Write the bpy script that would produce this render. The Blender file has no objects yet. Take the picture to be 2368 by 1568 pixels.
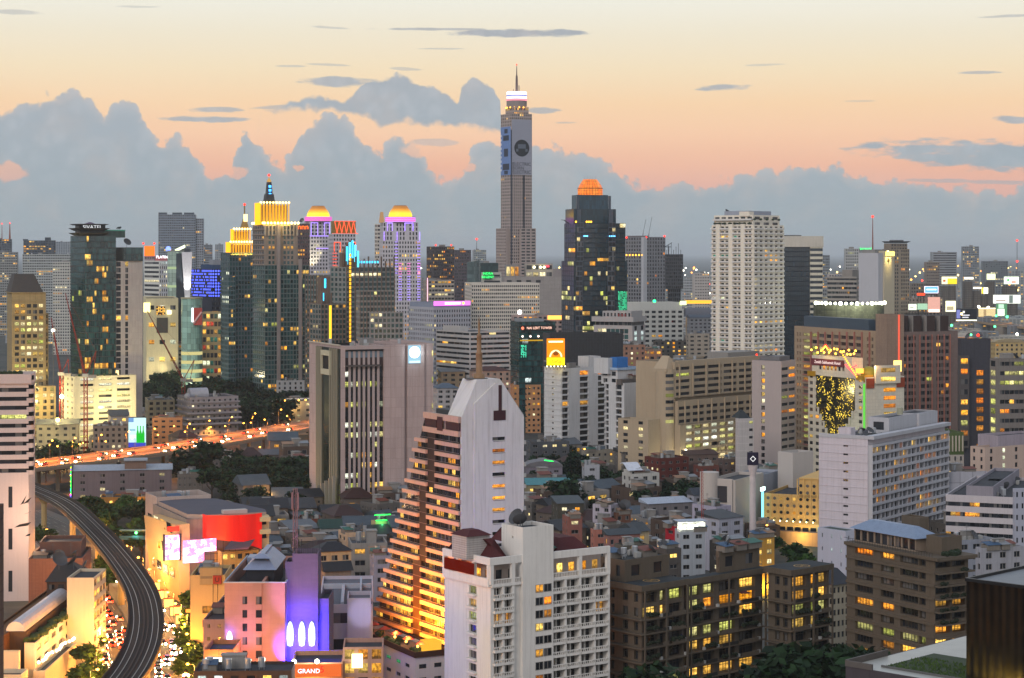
import bpy, math, random
from mathutils import Vector, Matrix
scene = bpy.context.scene
COL = scene.collection
R = math.radians
# ---------------------------------------------------------------- camera
F = 4700.0; CX = 1183.5; HY = 585.0; HC = 110.0      # focal length, centre, horizon (units of a 2367 x 1568 picture), eye height
cd = bpy.data.cameras.new('camera'); cam = bpy.data.objects.new('camera', cd); COL.objects.link(cam)
cam.location = (0, 0, HC); cam.rotation_euler = (R(90), 0, 0)
cd.sensor_width = 36; cd.lens = 36*F/2367; cd.shift_x = 0; cd.shift_y = -(784-HY)/2367
cd.clip_start = 1; cd.clip_end = 400000
scene.camera = cam
# ---------------------------------------------------------------- render settings
scene.render.engine = 'CYCLES'
cy = scene.cycles
cy.max_bounces = 4; cy.diffuse_bounces = 2; cy.glossy_bounces = 2; cy.transmission_bounces = 2
cy.volume_bounces = 1; cy.transparent_max_bounces = 6
cy.caustics_reflective = False; cy.caustics_refractive = False
cy.sample_clamp_indirect = 4; cy.use_denoising = True
cy.use_adaptive_sampling = True; cy.adaptive_threshold = 0.015
vs = scene.view_settings
scene.display_settings.display_device = 'sRGB'
vs.view_transform = 'Standard'; vs.look = 'None'; vs.exposure = 0.34; vs.gamma = 1; vs.use_curve_mapping = False
# ---------------------------------------------------------------- colour helpers
def lin(h, k=1.0):
    h = h.lstrip('#'); out = []
    for i in (0, 2, 4):
        c = int(h[i:i+2], 16)/255
        out.append((c/12.92 if c <= .04045 else ((c+.055)/1.055)**2.4)*k)
    return (*out, 1)
class N:
    "tiny node-tree helper"
    def __init__(s, tree): s.t = tree; tree.nodes.clear()
    def n(s, kind, **kw):
        nd = s.t.nodes.new(kind)
        for k, v in kw.items(): setattr(nd, k, v)
        return nd
    def put(s, sock, v):
        if isinstance(v, bpy.types.NodeSocket): s.t.links.new(v, sock)
        elif v is not None: sock.default_value = v
    def m(s, op, a, b=None, c=None, clamp=False):
        nd = s.n('ShaderNodeMath', operation=op, use_clamp=clamp)
        for i, v in enumerate((a, b, c)): s.put(nd.inputs[i], v)
        return nd.outputs[0]
    def mix(s, f, a, b, blend='MIX'):
        nd = s.n('ShaderNodeMix', data_type='RGBA', blend_type=blend)
        s.put(nd.inputs[0], f); s.put(nd.inputs[6], a); s.put(nd.inputs[7], b)
        return nd.outputs[2]
    def ss(s, x, a, b):
        nd = s.n('ShaderNodeMapRange', interpolation_type='SMOOTHSTEP')
        for i, v in enumerate((x, a, b, 0., 1.)): s.put(nd.inputs[i], v)
        return nd.outputs[0]
    def vec(s, x, y, z):
        nd = s.n('ShaderNodeCombineXYZ')
        for i, v in enumerate((x, y, z)): s.put(nd.inputs[i], v)
        return nd.outputs[0]
    def noise(s, v, scale, detail=4., rough=.55, dim='3D', out=0):
        nd = s.n('ShaderNodeTexNoise', noise_dimensions=dim)
        s.put(nd.inputs['Vector'], v); nd.inputs['Scale'].default_value = scale
        nd.inputs['Detail'].default_value = detail; nd.inputs['Roughness'].default_value = rough
        return nd.outputs[out]
    def ramp(s, f, stops, interp='LINEAR'):
        nd = s.n('ShaderNodeValToRGB'); cr = nd.color_ramp; cr.interpolation = interp
        while len(cr.elements) < len(stops): cr.elements.new(1.0)
        for e, (p, c) in zip(cr.elements, stops): e.position = p
        for e, (p, c) in zip(cr.elements, stops): e.color = c
        s.put(nd.inputs[0], f); return nd.outputs[0]
    def curve(s, f, pts):
        nd = s.n('ShaderNodeFloatCurve'); cu = nd.mapping.curves[0]
        for i, (x, y) in enumerate(pts):
            p = cu.points[i] if i < 2 else cu.points.new(x, y)
            p.location = (x, y)
        for p in cu.points: p.handle_type = 'VECTOR'
        nd.mapping.update(); s.put(nd.inputs[1], f); return nd.outputs[0]
# ---------------------------------------------------------------- sky (world): dusk gradient, cumulus bank on the horizon, thin streaks
world = bpy.data.worlds.new('World'); scene.world = world; world.use_nodes = True
w = N(world.node_tree)
tc = w.n('ShaderNodeTexCoord').outputs['Generated']
sx = w.n('ShaderNodeSeparateXYZ'); w.put(sx.inputs[0], tc)
X, Y_, Z = sx.outputs
hyp = w.m('SQRT', w.m('ADD', w.m('MULTIPLY', X, X), w.m('MULTIPLY', Y_, Y_)))
az = w.m('ARCTAN2', X, Y_)
el = w.m('DIVIDE', Z, w.m('MAXIMUM', hyp, .0001))
AZ = w.m('MULTIPLY_ADD', az, F, CX)                  # heading and height above the horizon in the same fine units (1/4700 rad)
EL = w.m('MULTIPLY', el, F)
def A_(px): return math.atan((px-CX)/F)*F+CX
def E_(py, px=CX): return (HY-py)*math.cos(math.atan((px-CX)/F))
fac = w.m('DIVIDE', w.m('MAXIMUM', el, 0.), w.m('ADD', w.m('MAXIMUM', el, 0.), .15))
def ef(py): e = (HY-py)/F; return e/(e+.15)
SKY = [(0, lin('c89484')), (ef(440), lin('e6b09e')), (ef(385), lin('f0b698')), (ef(310), lin('f7caa6')), (ef(240), lin('f6d2a9')),
       (ef(160), lin('f1ddbb')), (ef(80), lin('ece2cb')), (ef(0), lin('ebe9dc')), (.62, (.66, .72, .78, 1)), (.85, (.46, .54, .68, 1)), (1, (.36, .44, .60, 1))]
front = w.ramp(fac, SKY)
warmn = w.noise(w.vec(w.m('MULTIPLY', AZ, .0006), w.m('MULTIPLY', EL, .004), 0.), 1.0, 3)
front = w.mix(w.m('MULTIPLY', w.ss(warmn, .45, .75), .10), front, lin('fff0d8'))
behind = w.ramp(fac, [(0, (.84, .77, .76, 1)), (.35, (.98, .93, .92, 1)), (.7, (.62, .66, .72, 1)), (1, (.36, .44, .60, 1))])
base = w.mix(w.ss(w.m('DIVIDE', Y_, w.m('MAXIMUM', hyp, .0001)), .75, -.1), front, behind)
# cumulus bank: outline height by heading + billows
bank = [(-400,330),(-150,270),(0,243),(40,236),(80,222),(120,206),(180,202),(210,228),(240,246),(268,230),(300,226),(325,246),(342,292),(368,318),(400,302),(430,322),(458,358),(462,388),(490,402),(516,386),(535,402),(548,345),(556,294),(570,288),(590,318),(620,352),(655,376),(672,350),(690,300),(712,268),(745,256),(800,256),(815,288),(860,330),(880,350),(900,318),(925,304),(955,314),(975,352),(1000,398),(1040,416),(1062,404),(1078,360),(1100,328),(1140,312),(1190,318),(1240,332),(1272,336),(1300,330),(1330,348),(1372,352),(1420,380),(1448,402),(1478,416),(1490,404),(1520,412),(1545,418),(1575,412),(1620,416),(1680,414),(1700,400),(1760,388),(1800,386),(1832,390),(1868,374),(1890,366),(1930,374),(1960,386),(1975,408),(2030,414),(2110,412),(2200,424),(2260,434),(2310,440),(2367,424),(2600,400),(2900,420)]
X0, X1 = -400., 2900.
def cnv(pts): return [((A_(x)-X0)/(X1-X0), max(0., min(1., E_(y, x)/500.))) for x, y in pts]
u01 = w.m('DIVIDE', w.m('SUBTRACT', AZ, X0), X1-X0, clamp=True)
pv = w.vec(AZ, EL, 0.)
def puff(scale, amp, off):
    nd = w.n('ShaderNodeTexVoronoi', feature='SMOOTH_F1', voronoi_dimensions='2D'); nd.inputs['Smoothness'].default_value = .12; nd.inputs['Scale'].default_value = scale
    nz = w.n('ShaderNodeVectorMath', operation='MULTIPLY_ADD'); w.put(nz.inputs[0], w.noise(pv, scale*.6, 2, .5, out=1)); nz.inputs[1].default_value = (9, 9, 0); w.put(nz.inputs[2], w.vec(w.m('ADD', AZ, off), EL, 0.))
    w.put(nd.inputs['Vector'], nz.outputs[0]); return w.m('MULTIPLY', w.m('SUBTRACT', .42, nd.outputs['Distance']), amp)
p1, p2, p3 = puff(.020, 34., 0.), puff(.048, 16., 300.), puff(.12, 6., 700.)
bump = w.m('SUBTRACT', w.m('MULTIPLY', w.m('SUBTRACT', w.noise(pv, .2, 3, .6), .5), 5.), w.m('ADD', p1, w.m('ADD', p2, p3)))
ELb = w.m('ADD', EL, bump)
wob = w.m('MULTIPLY', w.m('SUBTRACT', w.noise(pv, .03, 3, .6, out=0), .5), 26./(X1-X0))
h1 = w.m('SUBTRACT', w.m('MULTIPLY', w.curve(w.m('ADD', u01, wob), cnv(bank)), 500.), 9.)
m1 = w.ss(w.m('SUBTRACT', h1, ELb), -4., 8.)
# upper shelf of cloud with its own top and base
top2 = [(-400,600),(560,600),(600,252),(640,246),(680,236),(700,228),(760,222),(790,232),(830,205),(850,184),(890,180),(940,174),(962,190),(1000,206),(1040,214),(1058,226),(1066,200),(1092,180),(1112,184),(1140,210),(1160,240),(1166,312),(1172,600),(2900,600)]
bot2 = [(-400,590),(560,590),(600,254),(680,258),(760,256),(800,262),(850,272),(890,296),(920,276),(960,284),(1010,284),(1060,288),(1110,300),(1164,302),(1190,580),(2900,590)]
t2 = w.m('MULTIPLY', w.curve(u01, cnv(top2)), 500.); o2 = w.m('MULTIPLY', w.curve(u01, cnv(bot2)), 500.)
half = w.m('ADD', EL, w.m('MULTIPLY', bump, .55))
m2 = w.m('MULTIPLY', w.ss(w.m('SUBTRACT', t2, half), -4., 7.), w.ss(w.m('SUBTRACT', half, o2), -5., 12.))
hole = None
for cx_, cy_, rx, ry in ((20, 398, 44, 20), (548, 398, 26, 14), (985, 345, 60, 20), (1085, 382, 16, 10), (945, 300, 60, 14), (690, 384, 14, 6)):
    d = w.m('ADD', w.m('POWER', w.m('DIVIDE', w.m('SUBTRACT', AZ, A_(cx_)), rx), 2.), w.m('POWER', w.m('DIVIDE', w.m('ADD', w.m('SUBTRACT', EL, E_(cy_, cx_)), w.m('MULTIPLY', bump, .5)), ry), 2.))
    hh = w.ss(d, 1.3, .5); hole = hh if hole is None else w.m('MAXIMUM', hole, hh)
mask = w.m('MULTIPLY', w.m('MAXIMUM', m1, m2), w.m('SUBTRACT', 1., w.m('MULTIPLY', hole, .72)))
streaks = [(1190,77,190,11,0,1),(1010,68,150,4,0,.8),(790,190,110,13,.02,.95),(500,254,75,7,0,.8),(480,276,100,8,0,.9),(1675,203,66,8,-.03,.9),(2265,168,48,4,0,.8),(2340,276,48,9,.05,.9),(2300,362,330,36,.08,1),(1255,256,42,9,0,.8),(660,247,100,5,-.06,.7),(760,150,60,3,.04,.5),(670,153,40,3,0,.5),(30,28,80,6,.02,.5),(2340,37,90,4,-.02,.6),(760,64,50,4,.06,.5),(1020,113,60,2.5,0,.5),(1310,284,28,2.5,0,.5),(1985,234,40,2.5,0,.35),(1770,150,50,3,-.03,.4),(320,16,60,3,0,.4),(1000,330,60,10,0,.5),(940,160,40,4,.05,.5),(2250,420,160,6,.03,.6)]
sw = w.m('MULTIPLY', w.m('SUBTRACT', w.noise(w.vec(w.m('MULTIPLY', AZ, .25), EL, 3.), .06, 4, .6), .5), 2.6)
for cx_, cy_, rx, ry, sl, op in streaks:
    dx = w.m('SUBTRACT', AZ, A_(cx_))
    dy = w.m('ADD', w.m('SUBTRACT', EL, E_(cy_, cx_)), w.m('MULTIPLY', dx, sl))
    d = w.m('ADD', w.m('POWER', w.m('ABSOLUTE', w.m('DIVIDE', dx, rx)), 2.), w.m('POWER', w.m('ABSOLUTE', w.m('DIVIDE', dy, ry)), 2.))
    mk = w.m('MULTIPLY', w.ss(w.m('ADD', w.m('SUBTRACT', 1.05, d), sw), 0., .7), op)
    mask = w.m('MAXIMUM', mask, mk)
ahead = w.ss(Y_, .3, .5)
mask = w.m('MULTIPLY', mask, ahead)
ccol = w.ramp(w.m('DIVIDE', EL, 560.), [(0, lin('9fadb2')), (.22, lin('9ca9b0')), (.5, lin('a3adb5')), (.8, lin('a9aeb4')), (1, lin('a5a9ae'))])
ccol = w.mix(w.m('MULTIPLY', w.ss(w.noise(pv, .008, 4, .6),   .42, .7), .28), ccol, lin('c6b8b0'))
ccol = w.mix(w.m('MULTIPLY', w.ss(w.m('ADD', p1, p2), -6., 18.), w.m('MULTIPLY', w.ss(EL, 60., 260.), .26)), ccol, lin('c4c8cc'))
rim = w.m('MULTIPLY', w.ss(w.m('SUBTRACT', h1, ELb), 30., 2.), w.m('MULTIPLY', m1, .22))
ccol = w.mix(rim, ccol, lin('e0cdc0'))
skyc = w.mix(mask, base, ccol)
skyc = w.mix(w.ss(el, 0., -.02), skyc, (.16, .16, .17, 1))
nish = w.n('ShaderNodeTexSky', sky_type='NISHITA', sun_disc=False, sun_elevation=R(1.5), sun_rotation=R(20))
bg = w.n('ShaderNodeBackground'); w.put(bg.inputs[0], skyc); bg.inputs[1].default_value = .86
bg2 = w.n('ShaderNodeBackground'); w.put(bg2.inputs[0], nish.outputs[0]); bg2.inputs[1].default_value = .05
add = w.n('ShaderNodeAddShader'); w.put(add.inputs[0], bg.outputs[0]); w.put(add.inputs[1], bg2.outputs[0])
wo = w.n('ShaderNodeOutputWorld'); w.put(wo.inputs[0], bg.outputs[0])
world.cycles.sampling_method = 'MANUAL'; world.cycles.sample_map_resolution = 1024
# ---------------------------------------------------------------- soft fill lamp added from behind left for directional contrast, after sunset
sd = bpy.data.lights.new('fill_sun', 'SUN'); sd.energy = 1.0; sd.angle = R(24); sd.color = (1, .90, .84)
fill_sun = bpy.data.objects.new('fill_sun', sd); COL.objects.link(fill_sun); fill_sun.rotation_euler = (R(62), 0, R(-28))
# ---------------------------------------------------------------- picture units -> metres
def gx(px, Y): return (px-CX)/F*Y
def gz(py, Y): return HC-(py-HY)/F*Y
def dep(py, z=0): return (HC-z)*F/(py-HY)
def gp(px, py, z=0): Y = dep(py, z); return (gx(px, Y), Y, z)
# ================================================================ materials
MATS = {}
def newmat(name):
    m = bpy.data.materials.new(name); m.use_nodes = True; return m, N(m.node_tree)
def bsdf(t, col, rough=.8, metal=0., spec=.3, normal=None, emis=None, es=1.0):
    b = t.n('ShaderNodeBsdfPrincipled'); t.put(b.inputs['Base Color'], col); t.put(b.inputs['Roughness'], rough)
    b.inputs['Metallic'].default_value = metal; b.inputs['Specular IOR Level'].default_value = spec
    if normal is not None: t.put(b.inputs['Normal'], normal)
    if emis is not None: t.put(b.inputs['Emission Color'], emis); t.put(b.inputs['Emission Strength'], es)
    o = t.n('ShaderNodeOutputMaterial'); t.put(o.inputs[0], b.outputs[0]); return b
def wall(hexc, grid=None, dirt=.35, rough=.85, line=.55, spec=.2, k=1.0):
    "painted or rendered wall with blotches, rain streaks and optional panel joints"
    key = ('wall', hexc, grid, dirt, rough, line, k)
    if key in MATS: return MATS[key]
    m, t = newmat('wall_'+hexc); c = lin(hexc, k)
    oc = t.n('ShaderNodeTexCoord').outputs['Object']; s = t.n('ShaderNodeSeparateXYZ'); t.put(s.inputs[0], oc)
    xy = t.m('ADD', s.outputs[0], t.m('MULTIPLY', s.outputs[1], 1.0))
    blot = t.ss(t.noise(oc, .09, 6, .68), .35, .68)
    stre = t.ss(t.noise(t.vec(t.m('MULTIPLY', xy, 1.3), t.m('MULTIPLY', s.outputs[2], .05), 0.), 1., 5, .7), .44, .72)
    dk = tuple(v*.72 for v in c[:3])+(1,)
    col = t.mix(t.m('MULTIPLY', blot, dirt*.8), c, dk)
    col = t.mix(t.m('MULTIPLY', stre, dirt), col, (c[0]*.5, c[1]*.48, c[2]*.45, 1))
    if grid:
        br = t.n('ShaderNodeTexBrick', offset=0.0); t.put(br.inputs[0], t.vec(xy, s.outputs[2], 0.))
        br.inputs['Scale'].default_value = 1; br.inputs['Brick Width'].default_value = grid[0]; br.inputs['Row Height'].default_value = grid[1]
        br.inputs['Mortar Size'].default_value = grid[2] if len(grid) > 2 else .06; br.inputs['Mortar Smooth'].default_value = .2
        br.inputs['Color1'].default_value = (1, 1, 1, 1); br.inputs['Color2'].default_value = (.9, .9, .9, 1); br.inputs['Mortar'].default_value = (line, line, line, 1)
        col = t.mix(1.0, col, br.outputs[0], 'MULTIPLY')
    bsdf(t, col, rough, 0, spec); MATS[key] = m; return m
def plain(hexc, rough=.7, metal=0., spec=.3, k=1.0, var=.25, scale=.6):
    key = ('plain', hexc, rough, metal, k, var, scale)
    if key in MATS: return MATS[key]
    m, t = newmat('finish_'+hexc); c = lin(hexc, k)
    oc = t.n('ShaderNodeTexCoord').outputs['Object']
    col = t.mix(t.m('MULTIPLY', t.ss(t.noise(oc, scale, 4, .6), .35, .75), var), c, tuple(v*.5 for v in c[:3])+(1,))
    bsdf(t, col, rough, metal, spec); MATS[key] = m; return m
def glow(hexc, s=2.0, sample=False):
    "something that gives off light: tube, lamp, sign face"
    key = ('glow', hexc, s, sample)
    if key in MATS: return MATS[key]
    m, t = newmat('glow_'+hexc); e = t.n('ShaderNodeEmission'); e.inputs[0].default_value = lin(hexc); e.inputs[1].default_value = s
    o = t.n('ShaderNodeOutputMaterial'); t.put(o.inputs[0], e.outputs[0])
    m.cycles.emission_sampling = 'AUTO' if sample else 'NONE'; MATS[key] = m; return m
def rnd_of(t):
    oi = t.n('ShaderNodeObjectInfo').outputs['Random']; g = t.n('ShaderNodeNewGeometry').outputs['Random Per Island']
    return t.m('FRACT', t.m('ADD', t.m('MULTIPLY', oi, 7.31), t.m('MULTIPLY', g, 3.77)))
def win_mat(kind):
    key = ('win', kind)
    if key in MATS: return MATS[key]
    m, t = newmat('window_'+kind)
    r = rnd_of(t); r2 = t.m('FRACT', t.m('MULTIPLY', r, 17.3)); uv = t.n('ShaderNodeUVMap').outputs[0]
    s = t.n('ShaderNodeSeparateXYZ'); t.put(s.inputs[0], uv)
    dark = t.mix(r, (.006, .008, .011, 1), (.030, .034, .042, 1))
    if kind.startswith('dark') or kind.startswith('tint'):
        if kind == 'tint_green': dark = t.mix(r, lin('0c2628'), lin('2c5656'))
        if kind == 'tint_blue': dark = t.mix(r, lin('0c1c2c'), lin('24425a'))
        if kind == 'tint_navy': dark = t.mix(r, lin('06121a'), lin('18303c'))
        cur = t.m('MULTIPLY', t.m('GREATER_THAN', r2, .72), t.m('LESS_THAN', s.outputs[0], t.m('MULTIPLY_ADD', r2, .5, .1)))
        if kind == 'dark': dark = t.mix(t.m('MULTIPLY', cur, .55), dark, (.20, .19, .18, 1))
        nz = t.n('ShaderNodeBump'); nz.inputs['Strength'].default_value = .10; nz.inputs['Distance'].default_value = .3
        t.put(nz.inputs['Height'], t.noise(t.n('ShaderNodeTexCoord').outputs['Object'], .5, 2))
        bsdf(t, dark, .12, 0, .5 if kind == 'dark' else .9, nz.outputs[0])
    else:
        A, B, st = {'warm': ('ffa010', 'ffd468', 1.6), 'amber': ('ff8612', 'ffc048', 1.4), 'pale': ('ffe290', 'fff4c8', 1.35), 'white': ('f6ffd0', 'fffff0', 1.5),
                    'lime': ('d6e060', 'fff2a0', 1.15), 'cool': ('cfe8e0', 'f0ffff', 1.2), 'green': ('18d060', '60ff90', .9), 'teal': ('1a9a84', '40c0a0', .5), 'red': ('ff3020', 'ff6030', .9), 'orange': ('ff8410', 'ffb030', 1.3)}[kind]
        nz = t.noise(t.vec(t.m('MULTIPLY', s.outputs[0], 2.2), t.m('MULTIPLY', s.outputs[1], 1.6), t.m('MULTIPLY', r, 90.)), 1.6, 3, .6)
        fold = t.m('MULTIPLY_ADD', t.m('SINE', t.m('MULTIPLY_ADD', s.outputs[0], 38., t.m('MULTIPLY', r, 40.))), .14, .86)
        lum = t.m('MULTIPLY', t.m('MULTIPLY_ADD', t.ss(nz, .28, .68), .9, .25), t.m('MULTIPLY', fold, t.m('MULTIPLY_ADD', t.m('POWER', t.m('FRACT', t.m('MULTIPLY', r, 5.7)), 1.6), 1.15, .3)))
        furn = t.m('MULTIPLY', t.m('LESS_THAN', s.outputs[1], t.m('MULTIPLY', t.noise(t.vec(t.m('MULTIPLY', s.outputs[0], 5.), 0., t.m('MULTIPLY', r, 33.)), 1., 2), .5)), .55)
        lum = t.m('MULTIPLY', lum, t.m('SUBTRACT', 1., furn))
        bsdf(t, (.02, .02, .02, 1), .15, 0, .4, None, t.mix(r2, lin(A), lin(B)), t.m('MULTIPLY', lum, st))
    m.cycles.emission_sampling = 'NONE'; MATS[key] = m; return m
def curtain(hexc, cw=1.5, ch=3.4, rough=.1, line='20282a', var=.5):
    "glass skin: panes of slightly different tint and tilt between thin joints"
    key = ('curtain', hexc, cw, ch, line, var)
    if key in MATS: return MATS[key]
    m, t = newmat('glass_'+hexc); oc = t.n('ShaderNodeTexCoord').outputs['Object']; s = t.n('ShaderNodeSeparateXYZ'); t.put(s.inputs[0], oc)
    p = t.vec(t.m('ADD', s.outputs[0], s.outputs[1]), s.outputs[2], 0.)
    br = t.n('ShaderNodeTexBrick', offset=0.0); t.put(br.inputs[0], p); br.inputs['Scale'].default_value = 1
    br.inputs['Brick Width'].default_value = cw; br.inputs['Row Height'].default_value = ch; br.inputs['Mortar Size'].default_value = .05
    c = lin(hexc); br.inputs['Color1'].default_value = c; br.inputs['Color2'].default_value = tuple(v*(1-var) for v in c[:3])+(1,); br.inputs['Mortar'].default_value = lin(line)
    bsdf(t, br.outputs[0], rough, 0, .5); MATS[key] = m; return m
def led_grid(hexc, cw, ch, s=2.0, base='0c1430'):
    key = ('led', hexc, cw, ch)
    if key in MATS: return MATS[key]
    m, t = newmat('lights_'+hexc); oc = t.n('ShaderNodeTexCoord').outputs['Object']; sp = t.n('ShaderNodeSeparateXYZ'); t.put(sp.inputs[0], oc)
    a = t.m('DIVIDE', t.m('ADD', sp.outputs[0], sp.outputs[1]), cw); b = t.m('DIVIDE', sp.outputs[2], ch)
    d = t.m('ADD', t.m('POWER', t.m('SUBTRACT', t.m('FRACT', a), .5), 2.), t.m('POWER', t.m('SUBTRACT', t.m('FRACT', b), .5), 2.))
    wn = t.n('ShaderNodeTexWhiteNoise', noise_dimensions='2D'); t.put(wn.inputs[0], t.vec(t.m('FLOOR', a), t.m('FLOOR', b), 0.))
    on = t.m('MULTIPLY', t.m('LESS_THAN', d, .10), t.m('GREATER_THAN', wn.outputs[0], .25))
    bsdf(t, lin(base), .3, 0, .4, None, lin(hexc), t.m('MULTIPLY', on, s)); m.cycles.emission_sampling = 'NONE'; MATS[key] = m; return m
# ================================================================ mesh builder
class MB:
    def __init__(s): s.v = []; s.f = []; s.m = []; s.uv = {}
    def q(s, *p, m=0):
        i = len(s.v); s.v.extend(p); s.f.append(tuple(range(i, i+len(p)))); s.m.append(m); return s
    def box(s, x0, x1, y0, y1, z0, z1, m=0, bottom=True):
        i = len(s.v); s.v += [(x0,y0,z0),(x1,y0,z0),(x1,y1,z0),(x0,y1,z0),(x0,y0,z1),(x1,y0,z1),(x1,y1,z1),(x0,y1,z1)]
        fs = [(4,5,6,7),(0,1,5,4),(1,2,6,5),(2,3,7,6),(3,0,4,7)]+([(3,2,1,0)] if bottom else [])
        for f in fs: s.f.append(tuple(i+k for k in f)); s.m.append(m)
        return s
    def prism(s, poly, z0, z1, m=0, mt=None, cap=True):
        n = len(poly); i = len(s.v); s.v += [(x, y, z0) for x, y in poly]+[(x, y, z1) for x, y in poly]
        for k in range(n): j = (k+1) % n; s.f.append((i+k, i+j, i+n+j, i+n+k)); s.m.append(m)
        if cap: s.f.append(tuple(range(i+n, i+2*n))); s.m.append(m if mt is None else mt); s.f.append(tuple(range(i+n-1, i-1, -1))); s.m.append(m)
        return s
    def frus(s, a, b, z0, z1, m=0):
        "box whose top rectangle b=(x0,x1,y0,y1) differs from its bottom a"
        i = len(s.v)
        for (x0, x1, y0, y1), z in ((a, z0), (b, z1)): s.v += [(x0,y0,z),(x1,y0,z),(x1,y1,z),(x0,y1,z)]
        for f in [(4,5,6,7),(0,1,5,4),(1,2,6,5),(2,3,7,6),(3,0,4,7),(3,2,1,0)]: s.f.append(tuple(i+k for k in f)); s.m.append(m)
        return s
    def lathe(s, prof, n=16, cx=0, cy=0, m=0, a0=0, a1=2*math.pi):
        full = abs(a1-a0-2*math.pi) < 1e-6; c = n if full else n+1; i = len(s.v)
        for r, z in prof:
            for k in range(c): a = a0+(a1-a0)*k/n; s.v.append((cx+r*math.cos(a), cy+r*math.sin(a), z))
        for j in range(len(prof)-1):
            for k in range(n):
                k2 = (k+1) % c; s.f.append((i+j*c+k, i+j*c+k2, i+(j+1)*c+k2, i+(j+1)*c+k)); s.m.append(m)
        return s
    def cyl(s, cx, cy, z0, z1, r, r1=None, n=12, m=0):
        r1 = r if r1 is None else r1; return s.lathe([(.001, z0), (r, z0), (r1, z1), (.001, z1)], n, cx, cy, m)
    def tube(s, pts, r, n=5, m=0, r1=None):
        r1 = r if r1 is None else r1; pts = [Vector(p) for p in pts]; i = len(s.v); L = len(pts)
        for k, p in enumerate(pts):
            d = (pts[min(k+1, L-1)]-pts[max(k-1, 0)]); d = d.normalized() if d.length > 1e-9 else Vector((0, 0, 1))
            a = Vector((0, 0, 1)) if abs(d.z) < .9 else Vector((1, 0, 0)); u = d.cross(a).normalized(); v = d.cross(u); rr = r+(r1-r)*k/max(L-1, 1)
            for j in range(n): t = 2*math.pi*j/n; s.v.append(tuple(p+u*rr*math.cos(t)+v*rr*math.sin(t)))
        for k in range(L-1):
            for j in range(n): j2 = (j+1) % n; s.f.append((i+k*n+j, i+k*n+j2, i+(k+1)*n+j2, i+(k+1)*n+j)); s.m.append(m)
        s.f.append(tuple(i+j for j in range(n))); s.m.append(m); s.f.append(tuple(i+(L-1)*n+j for j in reversed(range(n)))); s.m.append(m)
        return s
    def ball(s, c, r, m=0, n=8, sz=1.):
        k = n//2; return s.lathe([(max(r*math.sin(math.pi*j/k), .001), c[2]-r*sz*math.cos(math.pi*j/k)) for j in range(k+1)], n, c[0], c[1], m)
    def beam(s, a, b, w=.3, m=0): return s.tube([a, b], w, 4, m)
    def mesh(s, name, mats, smooth=False, uv=False):
        me = bpy.data.meshes.new(name); me.from_pydata(s.v, [], s.f)
        for mt in (mats if isinstance(mats, (list, tuple)) else [mats]): me.materials.append(mt)
        if any(s.m): me.polygons.foreach_set('material_index', s.m)
        if smooth: me.polygons.foreach_set('use_smooth', [True]*len(s.f))
        if uv:
            l = me.uv_layers.new(name='UVMap'); d = []
            for f in s.f: d += [0,0,1,0,1,1,0,1] if len(f) == 4 else [0]*(2*len(f))
            l.data.foreach_set('uv', d)
        me.update(); return me
    def build(s, name, mats, parent=None, loc=(0, 0, 0), rz=0, smooth=False, uv=False):
        o = bpy.data.objects.new(name, s.mesh(name, mats, smooth, uv)); return link(o, parent, loc, rz)
def link(o, parent=None, loc=(0, 0, 0), rz=0):
    COL.objects.link(o); o.location = loc
    if rz: o.rotation_euler = (0, 0, rz)
    if parent is not None: o.parent = parent
    return o
def tag(o, label=None, cat=None, group=None, kind=None):
    if label: o['label'] = label
    if cat: o['category'] = cat
    if group: o['group'] = group
    if kind: o['kind'] = kind
    return o
def empty(name, label, cat, loc=(0, 0, 0), rz=0, group=None):
    o = bpy.data.objects.new(name, None); link(o, None, loc, rz); return tag(o, label, cat, group)
def dup(o, loc, rz=None, label=None, parent=None):
    c = o.copy(); COL.objects.link(c); c.location = loc
    if rz is not None: c.rotation_euler = (0, 0, rz)
    if label: c['label'] = label
    if parent is not None: c.parent = parent
    for ch in o.children:
        d = ch.copy(); COL.objects.link(d); d.parent = c
        for g in ch.children:
            e = g.copy(); COL.objects.link(e); e.parent = d
    return c
def text_part(body, size, mat, parent, loc, rz, name='lettering', ext=.05, align='CENTER', sx=1.0):
    cu = bpy.data.curves.new(name, 'FONT'); cu.body = body; cu.size = size; cu.extrude = ext; cu.align_x = align; cu.align_y = 'CENTER'; cu.resolution_u = 2
    tmp = bpy.data.objects.new(name, cu); COL.objects.link(tmp)
    dg = bpy.context.evaluated_depsgraph_get(); me = bpy.data.meshes.new_from_object(tmp.evaluated_get(dg)); bpy.data.objects.remove(tmp)
    me.materials.clear(); me.materials.append(mat); o = bpy.data.objects.new(name, me); link(o, parent, loc)
    o.rotation_euler = (R(90), 0, rz); o.scale = (sx, 1, 1); return o
def lamp(name, kind, loc, energy, color, parent=None, size=.5, spot=None, rot=None, sizey=None):
    d = bpy.data.lights.new(name, kind); d.energy = energy; d.color = color
    if kind in ('POINT', 'SPOT'): d.shadow_soft_size = size
    if kind == 'AREA':
        d.size = size
        if sizey: d.shape = 'RECTANGLE'; d.size_y = sizey
    if spot: d.spot_size = R(spot); d.spot_blend = .6
    o = bpy.data.objects.new(name, d); link(o, parent, loc)
    if rot: o.rotation_euler = rot
    return o
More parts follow.
